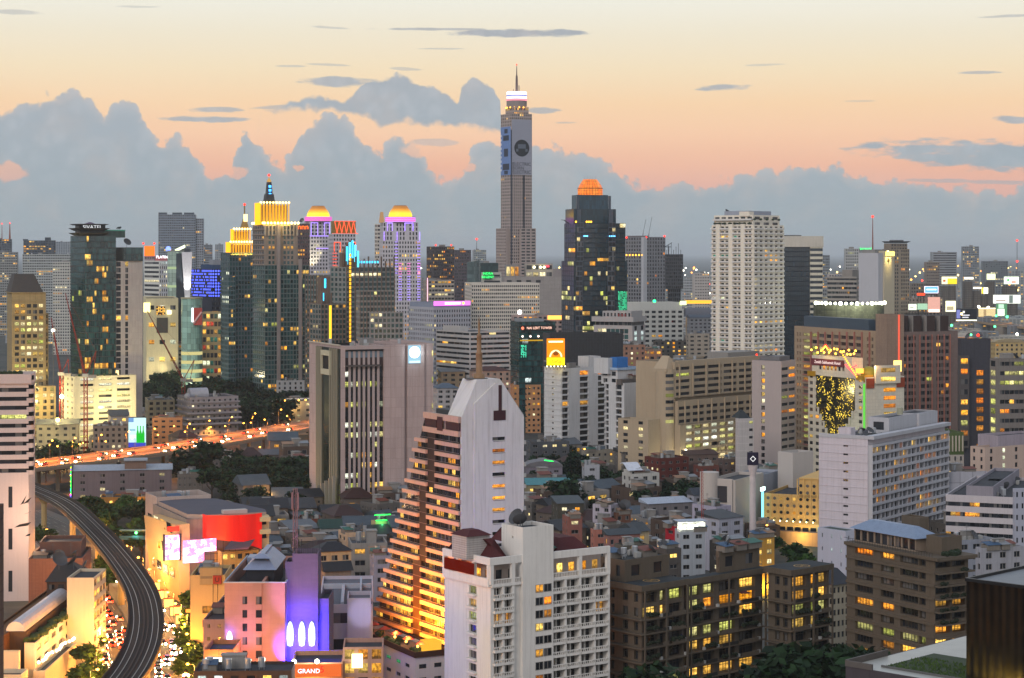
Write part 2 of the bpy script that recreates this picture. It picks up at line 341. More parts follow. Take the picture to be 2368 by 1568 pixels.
# ================================================================ buildings
PANES = {}
def pane_mesh(w, h, kind, frame):
    key = (round(w, 1), round(h, 1), kind, frame); me = PANES.get(key)
    if me is None:
        mb = MB(); a, b = w/2, h/2; mb.q((-a, 0, -b), (a, 0, -b), (a, 0, b), (-a, 0, b))
        mats = [win_mat(kind)]
        if frame:
            mats.append(plain(frame, .5)); t = .05
            n = max(1, round(w/1.1))
            for k in range(n+1): x = -a+w*k/n; x = min(max(x, -a+t), a-t); mb.box(x-t, x+t, -.07, 0, -b, b, 1)
            mb.box(-a, a, -.065, 0, -b, -b+2*t, 1); mb.box(-a, a, -.065, 0, b-2*t, b, 1)
            if h > 1.9: mb.box(-a, a, -.06, 0, b-h*.3-t, b-h*.3+t, 1)
        me = PANES[key] = mb.mesh('window', mats, uv=True)
    return me
def W(n=6, fh=3.2, ww=.6, wh=.5, lit=.1, kinds=('warm',), dark='dark', m=0., b=0., t=0., r=.25, frame=None, bal=None, ledge=None, fin=None, skip=None, sill=.45, cols=None, nf=None, balm=None, off=0., litf=None, depthm=None):
    return dict(n=n, fh=fh, ww=ww, wh=wh, lit=lit, kinds=kinds, dark=dark, m=m, b=b, t=t, r=r, frame=frame, bal=bal, ledge=ledge, fin=fin, skip=skip, sill=sill, cols=cols, nf=nf, balm=balm, off=off, litf=litf)
ROOF = lambda: plain('3a3c40', .9, var=.5, scale=.25)
BLDS = []
class Bld:
    CAP = 100
    def __init__(s, name, label, L, C, Rr, Y, th=20, cat='building', group=None, depth=20., width=20.):
        s.th = R(th); s.Y = Y; s.xc = gx(C, Y); s.u = (math.cos(s.th), math.sin(s.th)); s.v = (-math.sin(s.th), math.cos(s.th))
        s.w = s._solve(Rr, s.u) if Rr is not None and Rr > C else width
        s.d = s._solve(L, s.v) if L is not None and L < C else depth
        if not 1 < s.d < 130: s.d = depth
        s.root = empty(name, label, cat, (s.xc, Y, 0), s.th, group); s.wins = []; s.bals = []; s.rng = random.Random(name+label); s.px = C
        BLDS.append(s)
    def _solve(s, px, dr):
        a = (px-CX)/F; return (a*s.Y-s.xc)/(dr[0]-a*dr[1])
    def fx(s, px): return s._solve(px, s.u)
    def fy(s, px): return s._solve(px, s.v)
    def Yat(s, x=0, y=0): return s.Y+x*s.u[1]+y*s.v[1]
    def z(s, py, x=0, y=0): return gz(py, s.Yat(x, y))
    def world(s, x, y): return (s.xc+x*s.u[0]+y*s.v[0], s.Y+x*s.u[1]+y*s.v[1])
    def face(s, mb, side, x0, x1, y0, y1, z0, z1, sp):
        P, d, n, Wd, ang = {'R': ((x0, y0), (1, 0), (0, -1), x1-x0, 0), 'L': ((x0, y1), (0, -1), (-1, 0), y1-y0, -math.pi/2),
                            'X': ((x1, y0), (0, 1), (1, 0), y1-y0, math.pi/2), 'B': ((x1, y1), (-1, 0), (0, 1), x1-x0, math.pi)}[side]
        pt = lambda a, z, o=0.: (P[0]+d[0]*a+n[0]*o, P[1]+d[1]*a+n[1]*o, z)
        if not sp:
            mb.q(pt(0, z0), pt(Wd, z0), pt(Wd, z1), pt(0, z1)); return
        H = z1-z0-sp['b']-sp['t']; nf = sp['nf'] or max(1, round(H/sp['fh'])); fh = H/nf
        m = sp['m']
        if sp['cols']: cols = [(a*Wd, b*Wd) for a, b in sp['cols']]
        else:
            pit = (Wd-2*m)/sp['n']; g = pit*(1-sp['ww'])/2; cols = [(m+i*pit+g, m+(i+1)*pit-g) for i in range(sp['n'])]
        hw = fh*sp['wh']; sl = (fh-hw)*sp['sill']
        rows = [(z0+sp['b']+j*fh+sl, z0+sp['b']+j*fh+sl+hw) for j in range(nf)]
        rv = sp['r']; rng = s.rng; skip = sp['skip']; N_ = len(cols)
        zs = [z0]
        zprev = z0
        for j, (a, b) in enumerate(rows):
            if a-zprev > 1e-4: mb.q(pt(0, zprev), pt(Wd, zprev), pt(Wd, a), pt(0, a))
            xp = 0.; on = None
            for i, (c, e) in enumerate(cols):
                if skip and skip(i, j, N_, nf): continue
                if c-xp > 1e-4: mb.q(pt(xp, a), pt(c, a), pt(c, b), pt(xp, b))
                xp = e
                mb.q(pt(c, a), pt(e, a), pt(e, a, -rv), pt(c, a, -rv)); mb.q(pt(c, b, -rv), pt(e, b, -rv), pt(e, b), pt(c, b))
                if e < (cols[i+1][0]-.01 if i+1 < N_ else 1e9): mb.q(pt(e, a), pt(e, b), pt(e, b, -rv), pt(e, a, -rv))
                if i == 0 or c > cols[i-1][1]+.01: mb.q(pt(c, b), pt(c, a), pt(c, a, -rv), pt(c, b, -rv))
                lp = sp['lit'] if sp['litf'] is None else sp['litf'](i, j, N_, nf)
                if on is None or lp > .6 or rng.random() < .5: on = rng.random() < lp; kk = rng.choice(sp['kinds'])
                kd = kk if on else sp['dark']
                s.wins.append((pt((c+e)/2, (a+b)/2, -rv), ang, e-c, b-a, kd, sp['frame']))
                if sp['bal'] and sp['bal'][0] == 'cell':
                    s.bals.append((pt((c+e)/2, a-sl*.5, 0), ang, e-c+sp['bal'][3], sp['bal'][1], sp['bal'][2], sp['balm']))
            if Wd-xp > 1e-4: mb.q(pt(xp, a), pt(Wd, a), pt(Wd, b), pt(xp, b))
            zprev = b
            if sp['bal'] and sp['bal'][0] == 'row':
                for ca, cb in (sp['bal'][3] if len(sp['bal']) > 3 else [(0, 1)]):
                    s.bals.append((pt(Wd*(ca+cb)/2, a-sl*.6, 0), ang, Wd*(cb-ca), sp['bal'][1], sp['bal'][2], sp['balm']))
            if sp['ledge']:
                lh, pr = sp['ledge'][:2]; lz = z0+sp['b']+j*fh-lh*.4; mi = sp['ledge'][2] if len(sp['ledge']) > 2 else 0
                s.obox(mb, pt, 0, Wd, lz, lz+lh, pr, mi)
        if z1-zprev > 1e-4: mb.q(pt(0, zprev), pt(Wd, zprev), pt(Wd, z1), pt(0, z1))
        if sp['fin']:
            fw, pr = sp['fin'][:2]; mi = sp['fin'][2] if len(sp['fin']) > 2 else 0
            edges = [0]+[(cols[i][1]+cols[i+1][0])/2 for i in range(N_-1)]+[Wd]
            for e in edges: s.obox(mb, pt, max(0, e-fw/2), min(Wd, e+fw/2), z0, z1, pr, mi)
    @staticmethod
    def obox(mb, pt, a, b, z0, z1, pr, m=0):
        q = [pt(a, z0, pr), pt(b, z0, pr), pt(b, z1, pr), pt(a, z1, pr)]; k = [pt(a, z0, .003), pt(b, z0, .003), pt(b, z1, .003), pt(a, z1, .003)]
        mb.q(*q, m=m); mb.q(k[0], k[1], q[1], q[0], m=m); mb.q(q[3], q[2], k[2], k[3], m=m); mb.q(k[0], q[0], q[3], k[3], m=m); mb.q(q[1], k[1], k[2], q[2], m=m)
    def block(s, x0=0, x1=None, y0=0, y1=None, z0=0, z1=10, mat=None, R=None, L=None, X=None, par=1.0, roof=None, name='wall', extra=(), cop=True):
        x1 = s.w if x1 is None else x1; y1 = s.d if y1 is None else y1
        mb = MB(); s.face(mb, 'R', x0, x1, y0, y1, z0, z1, R); s.face(mb, 'L', x0, x1, y0, y1, z0, z1, L); s.face(mb, 'X', x0, x1, y0, y1, z0, z1, X); s.face(mb, 'B', x0, x1, y0, y1, z0, z1, None)
        t = min(.3, (x1-x0)*.1); zi = z1-par
        o = [(x0, y0), (x1, y0), (x1, y1), (x0, y1)]; i = [(x0+t, y0+t), (x1-t, y0+t), (x1-t, y1-t), (x0+t, y1-t)]
        for k in range(4):
            j = (k+1) % 4; mb.q((*o[k], z1), (*o[j], z1), (*i[j], z1), (*i[k], z1)); mb.q((*i[j], z1), (*i[j], zi), (*i[k], zi), (*i[k], z1))
        mb.q(*[(*p, z0) for p in reversed(o)])
        mats = [mat]+list(extra); w_ = mb.build(name, mats, s.root)
        rf = MB().q((*i[0], zi), (*i[1], zi), (*i[2], zi), (*i[3], zi)); rf.build('roof', roof or ROOF(), s.root)
        return w_
    def add(s, name, mb, mat, smooth=False, parent=None, uv=False): return mb.build(name, mat, parent or s.root, smooth=smooth, uv=uv)
    def kit(s, x0, x1, y0, y1, z, n=5, hut=True, dish=0):
        "plant on a flat roof: stair hut, tanks, air units, dishes"
        r = s.rng; w_, d_ = x1-x0, y1-y0
        if hut:
            a, b = x0+w_*r.uniform(.15, .5), y0+d_*r.uniform(.3, .55); hw, hd, hh = min(5, w_*.3), min(4, d_*.3), 2.8
            MB().box(a, a+hw, b, b+hd, z, z+hh).box(a-.25, a+hw+.25, b-.25, b+hd+.25, z+hh, z+hh+.2).build('stair_hut', wall('8d8a86'), s.root)
        for k in range(n):
            a, b = x0+w_*r.uniform(.08, .88), y0+d_*r.uniform(.08, .85); q = r.random()
            if q < .34: MB().cyl(0, 0, .6, 2.6, .75, n=12).beam((-.5, 0, 0), (-.5, 0, .6), .1).beam((.5, 0, 0), (.5, 0, .6), .1).build('water_tank', plain('b8bcc0', .35, .7), s.root, (a, b, z))
            elif q < .66: MB().box(-.8, .8, -.5, .5, .15, 1.3).cyl(0, 0, 1.3, 1.45, .45, n=10).box(-.7, .7, -.4, .4, 0, .15).build('air_unit', plain('9a9a96', .6), s.root, (a, b, z))
            elif q < .92: g = r.uniform(1.2, 2.6); MB().frus((-g, g, -1.4, 1.4), (-g, g, -1.4, 1.4), 0, 1.5).q((-g-.3, -1.8, 1.55), (g+.3, -1.8, 1.55), (g+.3, 1.8, 2.2), (-g-.3, 1.8, 2.2), m=1).build('roof_shed', [wall('7a746c'), plain(r.choice(('6a3424', '34506c', '2c5e50', '7c8084', '8a6a50')), .6, var=.6)], s.root, (a, b, z))
            else: MB().tube([(0, 0, 0), (0, 0, 5)], .06, 4).beam((-.8, 0, 4.2), (.8, 0, 4.2), .04).beam((-.6, 0, 4.6), (.6, 0, 4.6), .04).build('aerial', plain('5a5a58'), s.root, (a, b, z))
        for k in range(dish): s.dish(x0+w_*r.uniform(.1, .9), y0+d_*r.uniform(.1, .6), z, r.uniform(1.0, 1.6))
    def dish(s, x, y, z, rad=1.3):
        mb = MB().tube([(0, 0, 0), (0, 0, rad*1.1)], .08, 5)
        o = mb.build('dish_stand', plain('55585a'), s.root, (x, y, z))
        d = MB().lathe([(rad*k/5, rad*.35*(k/5)**2) for k in range(6)], 14).tube([(0, 0, .05), (0, 0, rad*.7)], .04, 4).build('satellite_dish', plain('45474a', .6), o, (0, 0, rad*1.15), smooth=True)
        d.rotation_euler = (R(s.rng.uniform(35, 60)), 0, R(s.rng.uniform(0, 360)))
    def done(s):
        near = s.Y < 2000
        ws = s.wins
        ca, sa = s.u
        def key(w_): x, y = w_[0][:2]; return -(w_[2]*w_[3])*1e4/(s.Yat(x, y)**2)
        keep = ws
        if len(ws) > s.CAP:
            idx = sorted(range(len(ws)), key=lambda k: (round(key(ws[k]), 4), -ws[k][0][2])); keep = [ws[k] for k in idx[:s.CAP]]; rest = [ws[k] for k in idx[s.CAP:]]
        else: rest = []
        for p, ang, w_, h_, kd, fr in keep:
            link(bpy.data.objects.new('window', pane_mesh(w_, h_, kd, fr if s.Y < 1000 else None)), s.root, p, ang)
        if rest:
            mb = MB(); kinds = sorted({r_[4] for r_ in rest}); fr = rest[0][5] if s.Y < 900 else None; mats = [win_mat(k) for k in kinds]
            if fr: mats.append(plain(fr, .5))
            for p, ang, w_, h_, kd, f_ in rest:
                c, n = math.cos(ang), math.sin(ang); g = lambda a, z, o=0.: (p[0]+c*a+n*o, p[1]+n*a-c*o, p[2]+z)
                mb.q(g(-w_/2, -h_/2), g(w_/2, -h_/2), g(w_/2, h_/2), g(-w_/2, h_/2), m=kinds.index(kd))
                if fr:
                    k = max(1, round(w_/1.1))
                    for e in range(k+1): x = max(-w_/2+.05, min(w_/2-.05, -w_/2+w_*e/k)); mb.q(g(x-.05, -h_/2, .05), g(x+.05, -h_/2, .05), g(x+.05, h_/2, .05), g(x-.05, h_/2, .05), m=len(kinds))
            tag(mb.build('window', mats, s.root, uv=True), kind='stuff')
        if s.bals:
            cache = {}
            lim = s.bals[::-1]
            for p, ang, w_, dp, h_, bm in lim[:100]:
                kk = (round(w_, 1), dp, h_, bm)
                if kk not in cache: cache[kk] = s.balmesh(MB(), w_, dp, h_).mesh('balcony', BALM[bm or 'white'])
                link(bpy.data.objects.new('balcony', cache[kk]), s.root, p, ang)
            if lim[100:]:
                mb = MB()
                for p, ang, w_, dp, h_, bm in lim[100:]:
                    t = s.balmesh(MB(), w_, dp, h_); c, n = math.cos(ang), math.sin(ang); i = len(mb.v)
                    mb.v += [(p[0]+c*a-n*b, p[1]+n*a+c*b, p[2]+z) for a, b, z in t.v]; mb.f += [tuple(i+k for k in f) for f in t.f]; mb.m += t.m
                tag(mb.build('balcony', BALM[lim[-1][5] or 'white'], s.root), kind='stuff')
        return s
    @staticmethod
    def balmesh(mb, w_, dp, h_):
        a = w_/2; mb.box(-a, a, -dp, -.003, -.12, .1)
        mb.box(-a, a, -dp, -dp+.12, .1, h_); mb.box(-a, -a+.12, -dp+.12, -.003, .1, h_); mb.box(a-.12, a, -dp+.12, -.003, .1, h_); return mb
BALM = {'white': wall('d8d4ce'), 'cream': wall('cfc3b0'), 'brown': wall('6b5f52'), 'grey': wall('8e8c8c'), 'rail': plain('30302e')}
def plan(px_edges, Y): return [gx(p, Y) for p in px_edges]
# ================================================================ ground
def ground_mat():
    m, t = newmat('city_ground'); oc = t.n('ShaderNodeTexCoord').outputs['Object']
    n1 = t.noise(oc, .03, 5, .65); vo = t.n('ShaderNodeTexVoronoi', feature='F1'); t.put(vo.inputs['Vector'], oc); vo.inputs['Scale'].default_value = .035
    c = t.mix(t.ss(n1, .35, .65), lin('303232'), lin('4c4c47')); c = t.mix(t.m('MULTIPLY', t.ss(vo.outputs['Color'], .2, .9), .5), c, lin('223024'))
    bsdf(t, c, .9); return m
S = 120000.
tag(MB().q((-S, -3000, 0), (S, -3000, 0), (S, S, 0), (-S, S, 0)).build('ground', ground_mat()), kind='structure')
# ================================================================ far and back row
def simple(name, label, L, C, Rr, top, Y, th, mat, Rs=None, Ls=None, Xs=None, depth=20., width=20., par=1.2, kit=0, base=0, hut=True, roof=None, group=None, cat='building', dish=0, done=True):
    b = Bld(name, label, L, C, Rr, Y, th, cat, group, depth, width)
    if Rs and not Xs and b.xc < 0 and th < 16: Xs = dict(Rs, n=max(2, round(Rs['n']*b.d/max(b.w, 1))), fin=None)
    z1 = b.z(top); b.block(z0=base, z1=z1, mat=mat, R=Rs, L=Ls, X=Xs, par=par, roof=roof)
    if kit or hut: b.kit(.5, b.w-.5, .5, b.d-.5, z1-par, kit, hut, dish)
    if done: b.done()
    b.top = z1; return b
def mast(b, x, y, z0, z1, r=.4, red=True, name='mast'):
    o = MB().tube([(x, y, z0), (x, y, z1)], r, 5, r1=r*.35).build(name, plain('8a4a40', .6), b.root)
    if red: MB().ball((x, y, z1+.6), 1.1, n=6).build('warning_light', glow('ff3020', 3), b.root)
def redlamp(b, x, y, z, r=1.0, c='ff3020'): MB().ball((x, y, z), r, n=6).build('warning_light', glow(c, 3), b.root)
# --- far left
b = simple('office_tower', 'far dark tower with two masts cut by the left edge of the skyline', -20, -14, 27, 553, 3200, 12, wall('59626c'), W(7, 3.6, .7, .55, .08), hut=True, done=False)
mast(b, 12, 8, b.top, b.z(518), .8); mast(b, 24, 8, b.top, b.z(517), 1.6, name='obelisk'); b.done()
b = simple('apartment_block', 'wide grey slab at the left edge with a column of yellow windows', -60, -20, 40, 583, 2700, 10, wall('8d8f8c', dirt=.2), W(12, 3.4, .7, .5, .12, ('warm', 'pale')), W(4, 3.4), kit=3)
b = simple('apartment_block', 'dark far block with rows of yellow light under its roof and a raised plant box', 50, 54, 125, 556, 3000, 6, wall('4c5560'), W(11, 3.6, .75, .55, .3, ('warm',)), hut=False, done=False)
b.block(b.fx(103), b.fx(115), 4, 14, b.top, b.z(549), wall('3e464f')); b.block(b.fx(52), b.fx(62), 4, 14, b.top, b.z(553), wall('3e464f')); b.done()
simple('apartment_block', 'long pale green grey slab block behind the hipped roof hotel', 48, 52, 170, 588, 2450, 4, wall('a3a8a6', dirt=.2), W(22, 3.2, .72, .5, .08, ('warm', 'pale')), kit=4)
simple('apartment_block', 'lighter narrow slab in front of the long pale green grey slab', 118, 122, 166, 606, 2200, 5, wall('b9b8b0', dirt=.2), W(8, 3.2, .6, .5, .10, ('warm', 'pale')), kit=2)
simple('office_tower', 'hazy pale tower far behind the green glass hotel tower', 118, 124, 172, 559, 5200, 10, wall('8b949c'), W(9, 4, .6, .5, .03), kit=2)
# --- grey tower pair behind the mall
b = simple('apartment_tower', 'tall broad grey apartment tower with dark recessed centre behind the shopping mall', 363, 366, 452, 496, 2650, 6, wall('7f8994', dirt=.2), W(20, 3.2, .62, .55, .05, ('warm', 'pale')), hut=False, par=2, done=False)
b.block(b.fx(452), b.fx(470), 3, 22, 0, b.z(505), wall('8d949c', dirt=.2), R=W(4, 3.2, .6, .55, .04))
for a, c in ((366, 385), (398, 420), (425, 448)): b.block(b.fx(a), b.fx(c), 2, 12, b.top-1, b.z(495)+2, wall('4a525c'), par=.4)
b.done()
simple('apartment_tower', 'stepped grey tower just right of the broad grey apartment tower', 468, 471, 491, 566, 2900, 8, wall('7d848b'), W(6, 3.4, .7, .45, .05), kit=2)
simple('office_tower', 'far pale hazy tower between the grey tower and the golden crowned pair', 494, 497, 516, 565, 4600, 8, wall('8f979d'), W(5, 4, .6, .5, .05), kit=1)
# --- building with mall name sign
b = Bld('mall_tower', 'white office block with white rooftop sign reading PLATINUM', 333, 368, 410, 1720, 35, 'mall'); z1 = b.z(603)
b.block(z1=z1, mat=wall('d0d0c8'), R=W(9, 3.8, .8, .6, .5, ('cool', 'white', 'pale'), fin=(.9, .5)), L=W(1, 3.8, .96, .5, .1, ('pale',)), par=1.5)
b.block(0, b.w*.6, 0, 8, z1, z1+4, wall('c07070')); text_part('PLATINUM', 3.3, glow('f4f8ff', 2.5), b.root, (b.w*.28, -.6, z1+3), 0)
MB().ball((b.w*.5, 0, z1+10), 2.4, n=8).build('emblem', glow('7890ff', 2.2), b.root); b.done()
b = simple('billboard_building', 'low pink block topped by a glowing orange billboard left of the white sign block', 331, 334, 356, 592, 1900, 6, wall('a08a90'), W(4, 3.5, .7, .4, .1), hut=False, done=False)
MB().box(0, 9.4, -.5, .5, b.top, b.z(569)).build('billboard', glow('ff6a18', 1.6), b.root); redlamp(b, -1, 0, b.z(563)); redlamp(b, 9, 0, b.z(563)); b.done()
# --- curved lit glass, wedge pylon, led cube
b = Bld('glass_tower', 'narrow curved glass tower lit greenish white beside the wedge pylon', 392, 396, 418, 1640, 10, 'tower', depth=14); zt = b.z(582)
mb = MB().lathe([(8.0, 0), (8.0, zt)], 20, 5, 8); mb.build('glass_drum', curtain('b0c8b8', 2, 3.6, .2), b.root)
MB().cyl(5, 8, zt, zt+1, 8.2, n=20).build('roof_disc', plain('888c88'), b.root)
MB().box(8, 13, 3, 16, 0, zt+2).build('core', wall('3c4448'), b.root); MB().beam((3, 2, zt+1), (11, 2, zt+5), .6).beam((3, 4, zt), (11, 4, zt+4), .6).build('lit_fin', glow('f4ffc8', 2), b.root)
for k in range(7): MB().lathe([(8.1, 8+k*zt/7.5), (8.1, 8+k*zt/7.5+2.0)], 20, 5, 8).build('lit_storey', glow('d0e8b0', .55), b.root)
lamp('flood', 'SPOT', (0, -14, 4), 60000, (.9, 1, .8), b.root, 1, 60, (R(100), 0, 0)); b.done()
b = Bld('pylon_tower', 'white metal wedge shaped pylon lit from below narrowing to its foot', 415, 420, 444, 1560, 10, 'tower')
zb, zt = b.z(692), b.z(583); MB().frus((2.4, 6.2, 1, 5), (0, 8, -1, 7), zb, zt).build('pylon', plain('d4d4dc', .35, .3), b.root)
MB().box(2, 6.5, 2, 6, zt, b.z(575)).build('cap', plain('3a4048'), b.root); MB().box(-4, 2.2, 4, 12, 0, b.z(586)).build('dark_core', wall('343c44'), b.root)
MB().box(1, 7.4, -3.5, -2.2, zb-1, zb-.2).build('floodlight', glow('ffffe8', 4), b.root)
lamp('flood', 'SPOT', (4, -7, zb-1), 42000, (1, .97, .85), b.root, .6, 50, (R(160), 0, 0)); b.done()
b = Bld('led_cube', 'dark cube building studded with blue light dots behind the mall', 443, 490, 517, 1700, 32, 'building'); zt = b.z(622)
b.block(z0=b.z(686), z1=zt, mat=led_grid('4a5cff', 2.4, 2.6, 2.4)); b.block(z1=b.z(687), mat=wall('2a3040'), R=W(8, 3.6, .8, .6, .2, ('cool', 'warm')), par=.3)
b.block(1, b.w*.8, 1, b.d*.6, zt-1, b.z(612), wall('30486a')); b.block(1, 8, 1, 8, b.z(613), b.z(601), wall('8c9098'))
b.done()
# --- mall
b = Bld('shopping_mall', 'low cream shopping mall with floodlit facade left of the lit glass drum', 331, 338, 412, 1500, 12, 'mall'); zt = b.z(690)
b.block(z1=zt, mat=wall('cfc49e'), R=W(3, 12, .5, .25, .8, ('white', 'warm')), L=None, par=1)
MB().box(b.fx(362), b.fx(388), -.4, 0, b.z(770), b.z(735)).build('dark_panel', plain('4a463e'), b.root)
MB().box(b.fx(361), b.fx(381), -.7, -.41, b.z(728), b.z(708)).build('light_wall', led_grid('ffc050', 1.1, 1.1, 2.2, '2a1e10'), b.root)
MB().cyl(b.fx(391), -.8, b.z(727), b.z(718), 1.6, n=10).build('emblem', glow('fff4c0', 2.5), b.root)
MB().box(b.fx(332), b.fx(347), -.9, -.1, b.z(722), b.z(700)).build('billboard', glow('fff0a0', 2.0), b.root)
lamp('flood', 'POINT', (12, -12, 18), 12000, (1, .85, .5), b.root, 2); lamp('flood', 'POINT', (b.w*.75, -12, 12), 9000, (1, .85, .5), b.root, 2); b.done()
b = Bld('glass_drum', 'lit glass drum of the mall carrying a tall red poster', 413, 417, 465, 1470, 8, 'mall'); zt = b.z(691); r_ = 7.6
MB().lathe([(r_, 0), (r_, zt)], 24, 8, 8).build('glass_wall', curtain('9cc4b4', 2, 4, .2, '405048'), b.root, smooth=False)
MB().cyl(8, 8, zt, zt+.8, r_+.4, n=24).build('roof', plain('a8a080'), b.root)
for k in range(6): MB().lathe([(r_+.05, 4+k*6.4), (r_+.05, 6.4+k*6.4)], 24, 8, 8).build('lit_storey', glow('e4d890', .75), b.root)
MB().box(9.5, 15.5, -.3, .2, b.z(752), b.z(712)).build('poster', plain('b84a40', k=1.0), b.root); MB().box(8, 9.4, -.35, .2, b.z(745), b.z(712)).build('lit_strip', glow('f0f4ff', 1.8), b.root)
MB().beam((9.5, -.45, b.z(748)), (15.4, -.45, b.z(722)), .8).build('stripe', plain('d8a8a0'), b.root)
lamp('flood', 'POINT', (6, -10, 14), 12000, (1, .9, .6), b.root, 2); b.done()
simple('shopping_wing', 'low lit mall wing of billboards right of the glass drum', 466, 468, 512, 722, 1540, 6, wall('b09a70'), W(5, 6, .8, .6, .7, ('warm', 'white', 'teal', 'red')), hut=False)
# ================================================================ golden crowned pair
GOLD = glow('ffb428', 2.2); BLUEL = glow('40c0ff', 2.0)
def crown(b, x0, x1, y0, y1, z0, z1, n=9):
    "lantern storey: glowing wall with lit fins standing round it"
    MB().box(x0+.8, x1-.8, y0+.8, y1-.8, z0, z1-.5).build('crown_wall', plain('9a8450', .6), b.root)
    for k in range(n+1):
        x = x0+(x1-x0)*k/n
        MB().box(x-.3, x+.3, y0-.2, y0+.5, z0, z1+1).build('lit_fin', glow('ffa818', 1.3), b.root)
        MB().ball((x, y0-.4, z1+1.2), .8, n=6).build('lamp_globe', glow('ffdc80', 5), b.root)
    m = max(2, int(n*.6))
    for k in range(1, m+1):
        y = y0+(y1-y0)*k/m; MB().box(x0-.2, x0+.5, y-.3, y+.3, z0, z1+1).build('lit_fin', glow('ffb020', 1.6), b.root)
    lamp('glow_lamp', 'AREA', ((x0+x1)/2, y0-2.5, z0-.5), 2600, (1, .55, .08), b.root, x1-x0, None, (R(160), 0, 0), 2)
b = Bld('apartment_tower', 'slimmer glass tower with golden lantern crown left of the tallest golden crowned tower', 510, 530, 592, 1470, 24, 'tower'); zt = b.z(584)
b.block(z1=zt, mat=wall('4f5f64'), R=W(9, 3.3, .8, .7, .06, ('warm',), 'tint_green', fin=(.6, .4)), L=W(5, 3.3, .75, .65, .08, ('warm', 'white'), 'tint_green'), par=1)
b.block(-b.w*.05, b.w*.2, -2, b.d*.7, 0, b.z(640), wall('54666a'), R=W(3, 3.3, .8, .7, .05, ('warm',), 'tint_green'), L=W(5, 3.3, .7, .6, .1, ('white',), 'tint_green'))
x0, x1 = b.fx(535), b.fx(585); crown(b, x0, x1, 2, 14, zt-1, b.z(563), 8); crown(b, x0+3, x1-1, 4, 12, b.z(563), b.z(533), 6)
MB().frus((x1-7, x1-1, 5, 11), (x1-5, x1-3, 7, 9), b.z(533), b.z(505)).tube([(x1-4, 8, b.z(505)), (x1-4, 8, b.z(472))], .5, 5).build('spire', plain('8a7440'), b.root)
MB().box(x1-5.4, x1-2.6, 5.5, 5.9, b.z(512), b.z(495)).build('spire_light', glow('ffd890', 2.4), b.root); redlamp(b, x1-4, 8, b.z(472), 1); b.done()
b = Bld('apartment_tower', 'tallest golden crowned tower with blue lit spire and green glass lower body', 584, 612, 714, 1400, 26, 'tower'); zs = b.z(613); zt = b.z(520)
GL = W(16, 3.3, .88, .8, .11, ('warm', 'warm', 'lime'), 'tint_green', fin=(.35, .25))
b.block(z1=zs, mat=wall('64726f'), R=W(14, 3.3, .86, .78, .13, ('warm', 'warm', 'lime'), 'tint_green', fin=(.35, .3), r=.2), L=W(6, 3.3, .8, .72, .08, ('warm',), 'tint_green', ledge=(.4, .5)), par=1.5)
for px in (640, 690): x = b.fx(px); b.block(x, x+2.2, -1.2, 4, 0, zs+4 if px == 690 else zt, wall('8f8580'))
wU = b.fx(690); b.block(0, wU, 1.5, b.d, zs, zt, wall('887c72'), R=W(9, 3.3, .6, .6, .05, ('warm',), 'tint_green', skip=lambda i, j, n, m: i in (0, 4, 8)), L=W(5, 3.3, .7, .5, .03, ('amber',), 'dark', ledge=(.5, .8)), par=1)
for k in range(10): x = .6+k*(wU-1.2)/9; MB().box(x-.5, x+.5, .6, 1.4, b.z(545), zt+1).build('pilaster', wall('a3988a'), b.root)
for k in range(11):
    x = k*wU/10; MB().ball((x, .4, zt+1.3), .9, n=6).build('lamp_globe', glow('ffe080', 6), b.root)
    if k < 7: MB().ball((-.4, 2+k*(b.d-3)/6, zt+1.3), .9, n=6).build('lamp_globe', glow('ffe080', 6), b.root)
x0, x1 = b.fx(607), b.fx(672); crown(b, x0, x1, 4, 16, zt, b.z(472), 9)
xm = b.fx(626)+2
MB().frus((xm-3.4, xm+3.4, 6, 13), (xm-2.6, xm+2.6, 7, 12), b.z(472), b.z(448)).frus((xm-2, xm+2, 7.5, 11.5), (xm-1.3, xm+1.3, 8, 11), b.z(448), b.z(420)).build('spire', plain('2c3038', .5), b.root)
for k in range(4): MB().box(xm-.9, xm+.9, 7.0-.05+k*.15, 7.3+k*.15, b.z(460-9*k), b.z(454.5-9*k)).build('blue_window', glow('48a8ff', 2.6), b.root)
MB().lathe([(1.7, b.z(420)), (1.5, b.z(416)), (.4, b.z(411)), (.15, b.z(405))], 8, xm, 9.5).build('finial', glow('d8a860', .8), b.root); redlamp(b, xm, 9.5, b.z(404), 1)
lamp('glow_lamp', 'POINT', (wU*.4, -6, zt+3), 5000, (1, .7, .2), b.root, 2); b.done()
b = simple('office_block', 'dark red brick block half hidden right of the golden crowned tower', 686, 688, 716, 517, 1750, 8, wall('5a4a4a'), W(5, 3.6, .6, .5, .12, ('warm',)), hut=False, done=False)
text_part('nnn', 6.5, glow('ff6a18', 2.2), b.root, (b.w*.45, -.4, b.top-3), 0); b.dish(4, 4, b.top, 2.2); b.done()
